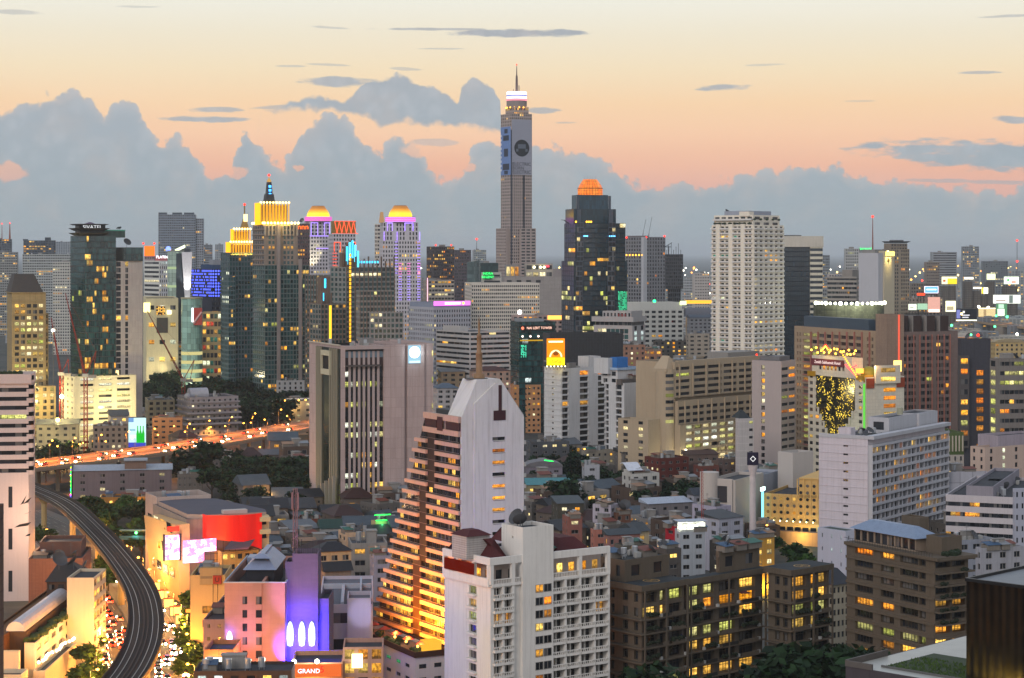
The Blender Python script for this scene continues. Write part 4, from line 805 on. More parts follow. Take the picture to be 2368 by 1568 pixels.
b.block(2, b.w-1, 2, b.d-6, zt-1, b.z(720), Wt, L=W(8, 4, .5, .5, 0)); MB().box(2, 6, 6, 12, zt, zt+2).build('red_deck', plain('8a3030'), b.root); b.done()
# ================================================================ tall white condominium and striped dark tower
b = Bld('apartment_tower', 'tall white apartment tower of stacked balconies, tallest on the right side', 1645, 1742, 1812, 1300, 48, 'tower'); zt = b.z(520)
CW = wall('e2d9c8', dirt=.15); d_ = b.d
bal = ('cell', 1.0, .95, .8)
LS = W(9, 3.05, .6, .5, .055, ('warm', 'pale', 'teal', 'white'), cols=((.03, .10), (.22, .30), (.33, .41), (.53, .60), (.63, .70), (.80, .86), (.88, .94)), bal=('row', 1.1, .9, ((.0, .13), (.20, .43), (.51, .72), (.79, .97))), r=.8)
RS = W(6, 3.05, .55, .5, .12, ('warm', 'pale', 'amber'), bal=('row', 1.0, .9, ((.02, .3), (.36, .64), (.7, .98))), r=.8)
b.block(z1=zt, mat=CW, L=LS, R=RS, par=1)
for f in (.165, .47, .76): MB().box(-.9, -.003, d_*(1-f)-1.7, d_*(1-f)+1.7, 0, zt+.6).build('pier', CW, b.root)
b.block(2, b.w-2, 2, b.d-.5, zt-1, b.z(497), CW, L=W(6, 3.2, .7, .45, .1, ('warm',), bal=('row', 1.8, 1.0)), R=W(3, 3.2, .6, .5, .1), par=.5)
b.block(4, b.w-3, 8, b.d*.78, b.z(498), b.z(487), wall('9aa0ac')); b.block(1, 6, 4, 12, b.z(500), b.z(489), CW)
for k in range(8): MB().ball((-.4, 3+k*d_/8.5, b.z(516)), 1.2, n=7, sz=.6).build('roof_shrub', plain('24361e'), b.root)
for k in range(5): MB().ball((2+k*b.w/5, .6, b.z(507)), 1.1, n=7, sz=.7).build('roof_shrub', plain('24361e'), b.root)
b.dish(8, d_*.8, b.z(497), 2); b.done()
b = Bld('office_tower', 'dark navy glass tower with white striped floors on its right edge', 1802, 1812, 1901, 1480, 8, 'tower'); zt = b.z(571)
b.block(0, b.fx(1872), 0, 26, 0, zt, plain('101a26', .3), R=W(14, 3.6, .95, .85, .012, ('cool', 'red'), 'tint_navy', r=.08)); b.block(b.fx(1872), b.w, -.8, 24, 0, zt, wall('cfc8b4'), R=W(1, 3.9, 1.0, .52, .02, ('lime',), 'tint_navy', r=.6))
b.block(-.5, b.w+.4, -1.3, 26, zt-.01, b.z(546), wall('c4bdb0')); b.block(2, 14, 3, 14, b.z(547), b.z(545)+.4, wall('4a4a50')); b.done()
# ================================================================ right hand skyline
b = simple('office_block', 'grey office slab of dark window bands left of the blank pale walled tower', 1912, 1980, 2003, 640, 1680, 60, wall('9c958c', dirt=.2), W(3, 3.6, .3, .5, .15, ('amber',)), W(16, 3.7, 1.0, .5, .06, ('warm', 'amber'), r=.4), kit=3, par=1.5, done=False)
b.block(1, b.w, 4, b.d*.5, b.top-1, b.z(624), wall('8d8780')); b.done()
b = Bld('pale_tower', 'tower with blank pale wall and uplit sign panel at its right side', 1985, 2030, 2062, 1640, 50, 'tower'); zt = b.z(585)
b.block(z0=0, z1=zt, mat=wall('b4b4b8', dirt=.15), L=W(8, 3.6, .8, .5, .1, ('warm',), skip=lambda i, j, n, m: j > 12), R=None, par=1.5)
b.block(2, b.w, 4, b.d-2, zt-1, b.z(577), wall('8a8884'))
b.block(b.fx(2041), b.w+1.5, -1.2, 8, 0, b.z(580), wall('c0b49a', dirt=.15)); x0 = b.fx(2044); MB().box(x0, b.w+.8, -1.9, -1.3, b.z(592), b.z(582)).build('lit_header', glow('ffe070', 2.2), b.root)
MB().lathe([(2.2, 0), (1.1, .3), (.1, .2)], 4).build('emblem', plain('5a4a20'), b.root, (x0+4.4, -1.35, b.z(602))).rotation_euler = (R(90), 0, 0)
lamp('flood', 'SPOT', (x0+4, -6, b.z(575)), 30000, (1, .8, .3), b.root, 1, 70, (R(40), 0, 0)); mast(b, 12, 12, zt, b.z(502), .7); b.done()
simple('apartment_tower', 'pale twin slab with lit stair column left of the blank wall tower', 1951, 1955, 1999, 575, 2150, 6, wall('a9aaa8'), W(9, 3.2, .5, .5, .12, ('lime', 'pale')), kit=2)
b = Bld('rooftop_sign', 'green neon rooftop lettering beside the antenna mast', 1986, 1988, 2014, 2100, 2, 'sign'); b.block(z0=b.z(640), z1=b.z(579), mat=wall('8a8d8c')); text_part('bumrungrad', 3.9, glow('20ff70', 2.4), b.root, (b.w*.5, -.2, b.z(575)), 0, sx=.62); MB().box(0, b.w, 0, .3, b.z(579), b.z(578.4)).build('sign_rail', plain('4a4a4a'), b.root); b.done()
b = Bld('apartment_tower', 'tan apartment tower with flared roof right of the blank pale walled tower', 2040, 2058, 2102, 1780, 26, 'tower'); zt = b.z(576)
b.block(z1=zt, mat=wall('8f8474'), R=W(9, 3.2, .55, .6, .08, ('warm', 'amber'), skip=lambda i, j, n, m: i == 4), L=W(5, 3.2, .5, .5, .05, ('warm',))); b.block(1.5, b.w-1.5, 1, b.d, zt-1, b.z(563), wall('857a6c'), R=W(6, 3.2, .6, .5, .1))
MB().frus((2, b.w-2, 1, b.d), (-.4, b.w+1, -1, b.d+1), b.z(562), b.z(558)).build('flared_roof', plain('4a5058'), b.root); MB().box(5, b.w-4, 3, 8, b.z(558), b.z(555)).build('roof_hut', wall('6a6a6c'), b.root); b.done()
simple('apartment_block', 'brown grey apartment block right of the tan flared roof tower', 2103, 2106, 2168, 655, 1950, 8, wall('7a7168'), W(11, 3.2, .6, .5, .10, ('warm',)), kit=3)
simple('apartment_block', 'brown stair shaped block behind the brown grey apartment block', 2136, 2142, 2172, 606, 2200, 12, wall('857c74'), W(7, 3.2, .5, .5, .06, ('warm',)), kit=2)
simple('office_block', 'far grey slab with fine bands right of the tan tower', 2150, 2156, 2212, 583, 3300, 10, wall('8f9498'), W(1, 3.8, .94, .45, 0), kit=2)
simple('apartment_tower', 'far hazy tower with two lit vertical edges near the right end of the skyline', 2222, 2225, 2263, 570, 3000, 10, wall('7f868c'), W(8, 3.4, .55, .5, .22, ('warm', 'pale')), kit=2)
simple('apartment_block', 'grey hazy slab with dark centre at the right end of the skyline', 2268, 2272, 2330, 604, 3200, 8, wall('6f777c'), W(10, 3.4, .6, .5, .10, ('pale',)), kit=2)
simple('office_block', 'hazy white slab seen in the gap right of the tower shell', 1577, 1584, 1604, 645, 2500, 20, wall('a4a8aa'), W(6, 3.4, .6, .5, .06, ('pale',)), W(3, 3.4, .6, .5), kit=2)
simple('office_block', 'pale blank walled block in the gap left of the tall white apartment tower', 1600, 1606, 1640, 632, 2300, 14, wall('b4aea8'), W(6, 3.4, .5, .4, .05), None, kit=2)
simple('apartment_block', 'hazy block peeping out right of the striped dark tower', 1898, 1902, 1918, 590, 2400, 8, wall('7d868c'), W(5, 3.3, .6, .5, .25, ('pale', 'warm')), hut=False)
simple('apartment_block', 'grey low block at the foot of the hazy block by the striped dark tower', 1899, 1902, 1922, 668, 1900, 8, wall('84888a'), W(5, 3.3, .6, .5, .2, ('pale', 'cool')), hut=False)
b = simple('apartment_block', 'white low block with red roofline lettering panel behind the grey banded slab', 1912, 1916, 1990, 634, 2000, 6, wall('b0a8a4'), W(12, 3.3, .5, .5, .03), kit=2)
# ring of floodlights on the curved net wall
b = Bld('floodlit_cage', 'round netted sports roof ringed by a row of bright white floodlights', 1896, 1900, 2062, 1330, 4, 'building'); zt = b.z(705); cxx = b.w/2
MB().lathe([(b.w/2, 0), (b.w/2, zt)], 36, cxx, b.w/2).build('net_wall', curtain('585c46', 1.2, 1.2, .8, '2a2c24'), b.root); MB().cyl(cxx, b.w/2, zt-.4, zt, b.w/2+.3, n=36).build('roof', plain('50544c'), b.root)
for k in range(19):
    a = math.pi*(1.06+.88*k/18); MB().ball((cxx+b.w/2*1.01*math.cos(a), b.w/2+b.w/2*1.01*math.sin(a), zt+.8), .95 if k % 3 else 1.3, n=8).build('floodlight', glow('fcffd8', 7), b.root)
for k in range(3): lamp('flood', 'POINT', (b.w*(.2+.3*k), -5, zt+1), 6000, (1, 1, .8), b.root, 1)
b.done()
# ================================================================ centre mid field
b = Bld('office_block', 'white cube office of small square windows with magenta rooftop sign', 944, 1003, 1088, 1480, 30, 'building'); zt = b.z(711)
b.block(z1=zt, mat=wall('a9aab2', dirt=.15), R=W(15, 3.4, .5, .55, .12, ('warm', 'pale'), r=.5, t=1), L=W(14, 3.4, .5, .55, .33, ('lime', 'pale'), r=.5, t=1), par=1)
b.block(.6, b.w-.4, 1, b.d-1, zt-1, b.z(700), wall('8a92a4'))
MB().box(.2, b.w-.2, .2, .8, b.z(707), b.z(697)).build('sign_band', glow('f070e8', 1.7), b.root); MB().box(b.w*.3, b.w*.72, .05, .2, b.z(704.5), b.z(699.5)).build('sign_centre', glow('ffe8ff', 2), b.root); MB().ball((b.w*.8, .1, b.z(702)), 1.2, n=8).build('emblem', glow('ffc060', 2), b.root); b.done()
b = Bld('office_block', 'white lit building with rounded end and long window bands below the white cube office', 1008, 1086, 1178, 1330, 32, 'building'); zt = b.z(767); PW = wall('b4b2b0', dirt=.15)
bd = lambda lit: W(12, 3.3, 1.0, .45, lit, ('warm', 'pale'), r=.7, litf=lambda i, j, n, m: .9 if j < 2 else .08)
b.block(z1=zt, mat=PW, R=bd(.2), L=bd(.2), par=1); b.block(3, 9, b.d*.4, b.d-4, zt-1, b.z(757), PW); b.done()
b = simple('office_block', 'narrow lit glass and cream block behind the rounded white building', 978, 990, 1050, 648, 1780, 22, wall('a89f94'), W(8, 3.6, .85, .5, .25, ('pale', 'warm')), W(3, 4, .3, .5), kit=4, done=False)
MB().box(-.5, -.1, 1, 1.6, 6, b.top+2).build('neon_strip', glow('ffb0c0', 2), b.root); b.done()
b = Bld('office_block', 'dark green glass office block with lettered NAI LERT TOWER sign', 1180, 1200, 1284, 1240, 14, 'building'); zt = b.z(744)
b.block(z1=zt, mat=plain('1c2624', .3), R=W(12, 3.4, .94, .8, .06, ('lime', 'cool'), 'tint_green', r=.1), L=W(4, 3.4, .94, .8, .05, ('cool',), 'tint_green', r=.1)); b.block(2, b.w*.7, 2, b.d-2, zt-1, b.z(738), wall('8a9094'))
MB().box(b.w*.05, b.w*.95, -.4, -.05, b.z(766), b.z(752)).build('sign_board', plain('141c1c'), b.root); text_part('NAI LERT TOWER', 2.1, glow('ffc8b0', 1.6), b.root, (b.w*.55, -.6, b.z(759)), 0, sx=.95); MB().ball((b.w*.09, -.6, b.z(759)), 1, n=6).build('emblem', glow('ff8060', 1.6), b.root)
for k in range(4): MB().ball((2+k*5, -.7, b.z(778)), .6, n=6).build('lamp_globe', glow('ffe0d0', 4), b.root)
MB().box(.5, b.w-.5, -.5, -.1, b.z(789), b.z(786)).build('light_strip', glow('d0a020', .8), b.root); MB().box(1, 4.6, -.3, -.11, b.z(826), b.z(797)).build('lit_panel', led_grid('50ffc8', .7, .7, 1.6, '104838'), b.root); b.done()
b = simple('office_block', 'pinkish office block with bright orange rooftop sign behind the dark green glass block', 1182, 1186, 1300, 730, 1560, 4, wall('a08c86'), W(10, 3.4, .6, .5, .2, ('warm', 'pale')), kit=2, done=False)
MB().box(b.fx(1266), b.fx(1298), -.6, -.1, b.z(739), b.z(730)).build('sign', glow('ffa040', 3), b.root); MB().ball((b.fx(1201), -.5, b.z(722)), 1.8, n=8).build('floodlight', glow('ffe8e0', 6), b.root); b.done()
b = Bld('scaffold_block', 'dark building wrapped in scaffold netting behind the yellow billboard', 1255, 1270, 1440, 1130, 8, 'building'); zt = b.z(772)
b.block(z1=zt, mat=curtain('2a2c30', 1.4, 1.7, .7, '15161a', .3))
for k in range(26): MB().beam((k*b.w/25, -.25, 0), (k*b.w/25, -.25, zt+1.2), .07).build('scaffold_pole', plain('3c3e42'), b.root)
for k in range(14): MB().beam((0, -.3, 2+k*zt/14), (b.w, -.3, 2+k*zt/14), .06).build('scaffold_ledger', plain('3c3e42'), b.root)
b.done()
# ================================================================ long beige office with its dark neighbour, hotel with bulbs
b = Bld('office_building', 'long beige brown office building with brick coloured window bays on the right', 1842, 2058, 2214, 985, 22, 'building'); zt = b.z(768)
BE = wall('a08a72', dirt=.2, grid=(4, 3.35, .05), line=.85); MV = wall('75655f', dirt=.2, grid=(1.2, 1.2, .04), line=.85)
wl = b.d
PK = plain('a06a5c')
zl = b.z(737)
mbx = dict(frame='b09080')
b.block(0, b.w, 0, b.d, 0, zt, MV, R=W(4, 3.35, .78, .55, .10, ('warm', 'lime', 'amber'), cols=((.0, .13), (.17, .235), (.24, .305), (.31, .375), (.45, .515), (.52, .585), (.59, .63), (.68, .745), (.75, .815), (.82, .87)), t=1.5, r=.6, frame='8a6a5c'), L=None, par=1)
b.block(-1.5, 0, 1, wl, 0, b.z(760, 0, wl*.5), BE, L=W(12, 3.35, .9, .55, .14, ('warm', 'lime'), cols=((.03, .045), (.06, .075), (.10, .19), (.20, .27), (.28, .35), (.36, .43), (.44, .51), (.52, .59), (.60, .67), (.68, .75), (.80, .82), (.845, .865), (.89, .91)), t=2.5, r=.7, frame='8a6a5c', litf=lambda i, j, n, m: .75 if i == 2 else .10), par=.6)
for k in range(9): y = wl*(1-(.195+.0785*k)); MB().box(-2.2, -1.503, y-.35, y+.35, 4, b.z(758, 0, y)-2).build('fin', PK, b.root)
for k in range(9): x = b.w*(.16+.09*k); MB().box(x-.18, x+.18, -.55, -.003, 4, zt-1.5).build('fin', PK, b.root)
for j in range(17): MB().box(-1.9, -1.503, wl*.26, wl*.9, 3.6+j*3.3, 4.2+j*3.3).build('spandrel', PK, b.root)
y0 = 0; b.block(-2.6, 7, -1.2, 9, 0, b.z(727), wall('8f7a6a', grid=(1.2, 1.2, .04), line=.85)); MB().box(3.6, 4.4, -1.6, -1.203, 4, b.z(728)).build('light_strip', glow('ff6a50', .85), b.root)
MB().box(-1, 3, wl*.2, wl*.9, zt-1, b.z(735, 0, wl*.5)).build('roof_screen', plain('3c4a58', .5), b.root)
for k in range(4): x = b.w*(.2+.2*k); MB().box(x, x+5, 4, 9, zt-1, b.z(730, x, 6)).build('cooling_tower', plain('3a2c28'), b.root); MB().box(x-.6, x-.1, 3.6, 9, zt-1, b.z(730, x, 6)).build('screen_post', plain('8a847e'), b.root)
MB().box(8, b.w-1, 9, 16, zt-1, b.z(729, 20, 12)).build('plant_room', plain('3a3a3c'), b.root); b.done()
b = Bld('office_tower', 'dark grey tiled tower with a glowing orange stair window strip on the right', 2214, 2222, 2290, 960, 8, 'tower'); zt = b.z(783)
b.block(z1=zt, mat=wall('43434a', grid=(1.2, .6, .04), line=.7), R=W(1, 4.2, .3, .62, .8, ('orange', 'amber'), cols=((.52, .76),), b=12, t=14, frame='3a2010')); b.block(-1.8, 3, -2.5, 0, 18, b.z(822), wall('55504f'), R=W(1, 4.6, .7, .5, .7, ('orange', 'amber', 'lime')))
redlamp(b, b.w*.6, 1, zt+1.5, .8); b.dish(5, 4, zt-.9, 1.6); b.dish(b.w*.75, 4, zt-.9, 1.4); b.done()
b = Bld('office_block', 'grey block of lit window bands at the right edge', 2288, 2302, 2420, 900, 12, 'building', width=30); zt = b.z(830)
b.block(z1=zt, mat=wall('77716c'), R=W(9, 4.1, .98, .42, .4, ('warm', 'amber', 'lime'), m=2, r=.5), L=W(1, 4.1, .8, .6, .9, ('lime',)), par=1); b.kit(1, b.w, 1, 15, zt-1, 5, True, 3); b.done()
b = Bld('bulb_hotel', 'white tiled hotel with stepped dark glass front, bulb garlands and ZENITH HOTEL sign', 1868, 1996, 2086, 900, 28, 'hotel'); zt = b.z(872)
TL = wall('cdc6b4', grid=(1.5, 1.5, .05), line=.75, dirt=.12); LD = b.d
def steps(i, j, n, m):
    h = m-1-j
    return (1 < i < n-1) and (h < 5 or (h < 11 and abs(i-(n*.55)) < (10.5-h)*.62))
b.block(z1=zt, mat=TL, L=W(9, 3.0, .55, .5, .10, ('amber', 'warm'), r=.3, skip=steps), R=None, par=.8)
def glassmat():
    m, t = newmat('glitter_glass'); oc = t.n('ShaderNodeTexCoord').outputs['Object']; vo = t.n('ShaderNodeTexVoronoi'); t.put(vo.inputs['Vector'], oc); vo.inputs['Scale'].default_value = 1.1
    k = t.noise(oc, .22, 2); e = t.m('MULTIPLY', t.m('MULTIPLY', t.m('LESS_THAN', vo.outputs['Distance'], .34), t.ss(k, .40, .58)), 1.5)
    bsdf(t, lin('1a1c14'), .08, 0, .6, None, lin('ffd84a'), e); m.cycles.emission_sampling = 'NONE'; return m
GGM = glassmat(); mb = MB(); n = 9; fh = 3.0
def yc(f): return LD*(1-f)
mb.box(-.22, -.003, yc(.85), yc(.16), zt-15.5, zt-1)
for h in range(6): a = .16+.052*(h+1); c = .85-.052*(h+1); mb.box(-.22, -.003, yc(c), yc(a), zt-15.5-3*(h+1), zt-15.5-3*h)
mb.build('glass_front', GGM, b.root); mb = MB()
for h in range(7): a = .16+.052*h; c = .85-.052*h; zc = zt-15.5-3*h; mb.box(-.4, -.23, yc(a+.0), yc(a-.03), zc-.3, zc+3.0 if h else zc+.4).box(-.4, -.23, yc(c+.03), yc(c), zc-.3, zc+3.0 if h else zc+.4)
mb.build('step_trim', TL, b.root)
MB().box(-.5, -.01, yc(1), yc(.88), zt-1.5, zt+.8).box(-.5, -.01, yc(.14), yc(0), zt-1.5, zt+.8).box(-.1, 5, -.5, -.01, zt-2.2, zt+.8).build('gold_trim', plain('a8821e', .4), b.root)
# crown storey with sign and bulb garlands
zc = b.z(830); b.block(0, 6, LD*.2, LD*.93, zt, zc, TL, L=W(7, 6, .6, .5, .15, ('amber',), m=5)); MB().box(-.4, -.01, LD*.34, LD*.93, b.z(853), b.z(837)).build('sign_board', plain('6a2c34'), b.root)
text_part('Zenith Sukhumvit Hotel', 2.0, glow('ffe0d8', .9), b.root, (-.5, LD*.63, b.z(845)), -math.pi/2, sx=1.0)
MB().q((-.2, LD*.2, zt), (-.2, LD*.34, zc+2), (-.2, LD*.2-5.5, zt-.5)).q((.2, LD*.2, zt), (.2, LD*.2-5.5, zt-.5), (.2, LD*.34, zc+2)).build('stair_wall', TL, b.root)
OB = glow('ffb838', 7); 
for k in range(12): MB().ball((-.6, LD*.34-(LD*.24)*k/11, zc+1-(zc+1-zt)*k/11), .38, n=6).build('bulb', glow('ffb030', 3), b.root)
for k in range(20): MB().ball((-.3+(k % 3)*1.6, LD*.93-k*LD*.75/19, zc+2.4+1.1*math.sin(k*1.7)), .52, n=6).build('bulb', OB, b.root)
mb = MB(); 
for k in range(8): y = LD*(.36+.08*k); mb.beam((.2, y, zc), (.2, y, zc+2.4), .12)
mb.beam((.2, LD*.34, zc+2.4), (.2, LD*.93, zc+2.4), .12).build('garland_rail', plain('7a6040'), b.root)
MB().tube([(-.8, LD*.72, zc+3), (-.8, LD*.65, zc+5.2), (-.8, LD*.58, zc+3)], .3, 5).build('neon_gable', glow('ff3020', 4), b.root); MB().tube([(-.9, LD*.70, zc+3), (-.9, LD*.65, zc+4.6), (-.9, LD*.60, zc+3)], .3, 5).build('neon_gable', glow('ffe040', 4), b.root)
MB().box(-.5, 2, LD*.06, LD*.12, zt+1.5, zt+3.6).build('lit_sign', glow('ff8030', 4), b.root); MB().tube([(-.7, LD*.2, zt+3.5), (-.7, LD*.10, zt+5)], .3, 5).tube([(-.7, LD*.3, zt+5), (-.7, LD*.12, zt+.6)], .25, 5).build('neon_tube', glow('ff4848', 3), b.root)
MB().lathe([(4.2*math.cos(a), zt+4.2*math.sin(a)) for a in [math.pi/2*k/6 for k in range(7)]], 18, 9, 8).build('green_dome', plain('8a8420', .5), b.root, smooth=True)
# right face: tiled piers, bands of orange glass
b.block(.5, b.w, -1.2, -.003, 0, b.z(840, 10, 0)-6, TL, R=W(3, 3.6, .3, .5, .95, ('orange', 'warm'), cols=((.46, .78),), t=4, dark='dark', litf=lambda i, j, n, m: .95, b=1)); 
b.block(5, b.w-3, -2.4, -1.203, zt-3, zt+5, TL, R=W(1, 4, .6, .5, .8, ('warm',))); MB().box(b.w-6, b.w-2, -1.8, -1.25, zt+2, zt+7).build('lit_panel', glow('ffd070', 2.4), b.root)
MB().box(b.w*.02, b.w*.22, -1.6, -1.25, zt-5, zt-.6).box(b.w*.8, b.w, -1.6, -1.25, zt-5, zt-.6).build('rust_band', plain('8a3c1e'), b.root); MB().box(-.35, .1, -.9, -.2, 6, zt-3).build('green_light_strip', glow('70e850', .8), b.root)
lamp('bulb_glow', 'AREA', (-4, LD*.6, zc+6), 900, (1, .65, .2), b.root, 18, None, (0, R(-60), 0), 3); lamp('green_glow', 'POINT', (-3, .6, 22), 1500, (.5, 1, .3), b.root, .5); lamp('bulb_glow', 'POINT', (3, -3, zt+5), 2500, (1, .55, .2), b.root, .6)
b.done()
# ================================================================ tall pinkish grey office block with fins
b = Bld('office_tower', 'tall pinkish grey panelled office block with vertical fins and glowing logo near its top', 715, 787, 1003, 830, 23, 'tower'); zt = b.z(800)
PG = wall('b39f9a', grid=(2.4, 4.2, .06), line=.72, dirt=.3); LD = b.d; FR = wall('a89894', dirt=.1)
fx = b.fx
b.block(fx(798), fx(890), 1.6, LD-1, 0, zt-.6, plain('15191c', .3), R=W(7, 4.2, .72, .56, .34, ('white', 'lime', 'lime', 'warm'), 'tint_navy', r=.15, t=9, frame='23282a', litf=lambda i, j, n, m: (.85 if (j in (2, 3, 6, 8, 9, 13) and i < 5) else .28)), name='glass_recess')
b.block(0, fx(798), 0, LD, 0, zt, PG); b.block(fx(888), fx(935), 0, LD, 0, zt, PG); b.block(fx(935), fx(942), 1.2, LD-1, 0, zt-.4, FR); b.block(fx(942), fx(981), 0, LD, 0, zt, PG)
b.block(fx(981), fx(1003), .9, LD, 0, zt+.3, PG)
for k in range(7): x = fx(807.5)+k*(fx(886)-fx(807.5)-1.0)/6.6; MB().box(x, x+1.0, 1.1, 1.58, 0, b.z(849)).box(x, x+1.0, 1.2, 1.58, b.z(845), zt-2.4).build('fin', FR, b.root)
MB().box(fx(799), fx(880), -.3, 1.55, b.z(849)+.02, b.z(847)+.2).build('beam', plain('55504e'), b.root); MB().box(fx(798), fx(888), 0, 1.6, zt-1.6, zt-.02).build('lintel', FR, b.root)
MB().box(fx(799), fx(888), 1.4, 1.6, zt-8.5, zt-5).build('dark_band', plain('3a2e2e'), b.root); MB().box(fx(800), fx(888), 1.38, 1.6, zt-5, zt-2.5).build('upper_glass', plain('6a7c88', .2), b.root)
# left face: glass strip between fins
ya, yb = b.fy(733), b.fy(787.5)
mb = MB(); mb.box(-.25, -.003, .02, ya, 0, zt-1.2)
mb.build('glass_strip', curtain('2c3630', 1.3, 4.2, .12, '1a1e1c'), b.root)
for px in (735, 738, 741.5, 745, 766, 771, 776, 781): y = b.fy(px); MB().box(-.9, -.26, y-.35, y+.35, 0, zt-1.3).build('fin', wall('8f8a78', dirt=.1), b.root)
y0, y1 = b.fy(768), b.fy(748); MB().box(-1.3, -.26, y0, y0+.9, b.z(871), zt-2.5).box(-1.3, -.26, y1-.9, y1, b.z(871), zt-2.5).box(-1.3, -.26, y0+.9, y1-.9, zt-4.6, zt-2.5).box(-1.3, -.26, y0+.9, y1-.9, b.z(871), b.z(858)).build('portal', wall('b8b298', dirt=.1), b.root)
MB().box(-.6, -.27, y0+.95, y1-.95, b.z(858), zt-4.7).build('portal_opening', plain('0c0d0e'), b.root); MB().box(-.5, 0, 0, LD, zt-.01, zt+.5).build('coping', plain('b8b0a0'), b.root)
for k in range(9):
    px = 786-k*8.6; y = b.fy(px); h = b.z(1100+k*5.5, 0, y); w_ = 1.1; MB().box(-3.2-.55*k*.2, -2.2, y-w_*.5, y+w_*.5, 0, h).build('skirt_fin', wall('8a8478', dirt=.1), b.root)
    if k < 8: MB().box(-2.1, -1.9, y+w_*.6, y+w_*2.0, 3, h-3).build('lit_slot', win_mat('lime'), b.root, uv=True)
for k in range(8):
    y = LD+3+k*2.6; h = b.z(1122+k*6, 0, LD)-.5*k; MB().box(-1.6, .6, y, y+1.1, 0, max(4, h)).build('skirt_fin', wall('8a8a80', dirt=.1), b.root)
# logo: glowing panel
MB().box(fx(943.5), fx(972), -.25, -.003, b.z(844), b.z(802)).build('logo_panel', glow('a8d8f0', .85), b.root); MB().lathe([(2.4, 0), (2.1, .2), (.1, .3)], 18).build('logo', glow('f4ffff', 3.2), b.root, (fx(958), -.26, b.z(818))).rotation_euler = (R(90), 0, 0)
MB().box(fx(946), fx(970), -.5, -.26, b.z(843), b.z(838)).build('logo_lettering', glow('c0e8ff', 1.4), b.root)
lamp('logo_glow', 'AREA', (fx(958), -3, b.z(818)), 500, (.7, .9, 1), b.root, 4, None, (R(90), 0, 0))
for k in range(6): z_ = 12+11*k; MB().box(fx(1000), fx(1002.5), .6, .89, z_, z_+2.4).build('window', win_mat('lime'), b.root, uv=True)
b.kit(3, b.w-3, 5, LD-2, zt-1, 6, True, 1); lamp('sodium_spill', 'POINT', (-24, LD*.6, 10), 16000, (1, .5, .15), b.root, 2); b.done()
# ================================================================ sloping hotel with orange lit terraces
b = Bld('terraced_hotel', 'white hotel with sloping banded side lit orange from below and spired gable', 874, 1064, 1208, 520, 30, 'hotel'); zT = b.z(966); zA = b.z(879); D = b.d; HW = b.w
dt = b.fy(985)*1.0; z0 = 10.5
WHT = wall('d0cdc8', dirt=.42); PKW = wall('b89c8c', dirt=.25)
def dat(z): return D+(dt-D)*(z-z0)/(zT-z0)
mb = MB()
# solid: y-z trapezoid extruded across; gable part at the front
mb.q((0, 0, 0), (0, D, 0), (0, D, z0), (0, dt, zT), (0, 0, zT)); mb.q((HW, 0, 0), (HW, 0, zT), (HW, dt, zT), (HW, D, z0), (HW, D, 0)); mb.q((0, D, 0), (HW, D, 0), (HW, D, z0), (0, D, z0)); mb.q((0, D, z0), (HW, D, z0), (HW, dt, zT), (0, dt, zT)); mb.q((0, 0, zT), (0, dt, zT), (HW, dt, zT), (HW, 0, zT))
mb.build('core', plain('1b1614', .25), b.root)
sh = b.fx(1118)-.0; a0, a1 = b.fx(1100), b.fx(1153); gd = 7.
b.face(g := MB(), 'R', 0, HW, -.6, 0, 0, zT, W(1, 5.7, .2, .34, .75, ('amber', 'warm'), cols=((.535, .72),), r=.5, b=-.0, t=6.3, sill=.8))
g.q((0, -.6, zT), (HW, -.6, zT), (a1, -.6, zA), (a0, -.6, zA)); g.q((a0, -.6, zA), (a1, -.6, zA), (a1, gd, zA), (a0, gd, zA)); g.q((0, -.6, zT), (a0, -.6, zA), (a0, gd, zA), (0, gd, zT)); g.q((a1, -.6, zA), (HW, -.6, zT), (HW, gd, zT), (a1, gd, zA)); g.q((0, gd, zT), (HW, gd, zT), (a1, gd, zA), (a0, gd, zA))
g.q((0, 0, 0), (0, -.6, 0), (0, -.6, zT), (0, 0, zT)); g.q((HW, -.6, 0), (HW, 0, 0), (HW, 0, zT), (HW, -.6, zT)); g.build('gable_wall', WHT, b.root)
xs = b.fx(1112)
# raised middle panel with slot windows
zr = z0-4
rows = []; z_ = zT-6.2
while z_ > zr: rows.append(z_); z_ -= 3.05
slot0, slot1 = b.fx(1133), b.fx(1163)
RPM = MB(); RPM.box(slot1, HW*.985, -1.2, -.601, 0, zT-.4); RPM.box(xs-2.6, slot0, -1.2, -.601, 0, zT-.4)
prev = zT-.4
for r_ in rows: RPM.box(slot0, slot1, -1.2, -.601, r_+.9, prev); prev = r_
RPM.box(slot0, slot1, -1.2, -.601, 0, prev)
RPM.q((xs-2.6, -1.2, zT-.4), (HW*.985, -1.2, zT-.4), (b.fx(1157), -1.2, zA-1.0), (b.fx(1140), -1.2, zA-1.0), (xs-2.6, -1.2, zT+3.5)); RPM.q((xs-2.6, -.601, zT-.4), (xs-2.6, -1.2, zT-.4), (xs-2.6, -1.2, zT+3.5), (xs-2.6, -.601, zT+3.5)); RPM.q((xs-2.6, -.601, zT+3.5), (xs-2.6, -1.2, zT+3.5), (b.fx(1140), -1.2, zA-1.0), (b.fx(1140), -.601, zA-1.0)); RPM.build('raised_panel', WHT, b.root)
for r_ in rows: MB().q((slot0, -.75, r_), (slot1, -.75, r_), (slot1, -.75, r_+.9), (slot0, -.75, r_+.9)).build('window', win_mat('amber' if b.rng.random() < .45 else 'dark'), b.root, uv=True); MB().box(slot0+.2, slot1-.2, -1.28, -1.21, r_-.25, r_-.1).build('sill', plain('8a8480'), b.root)
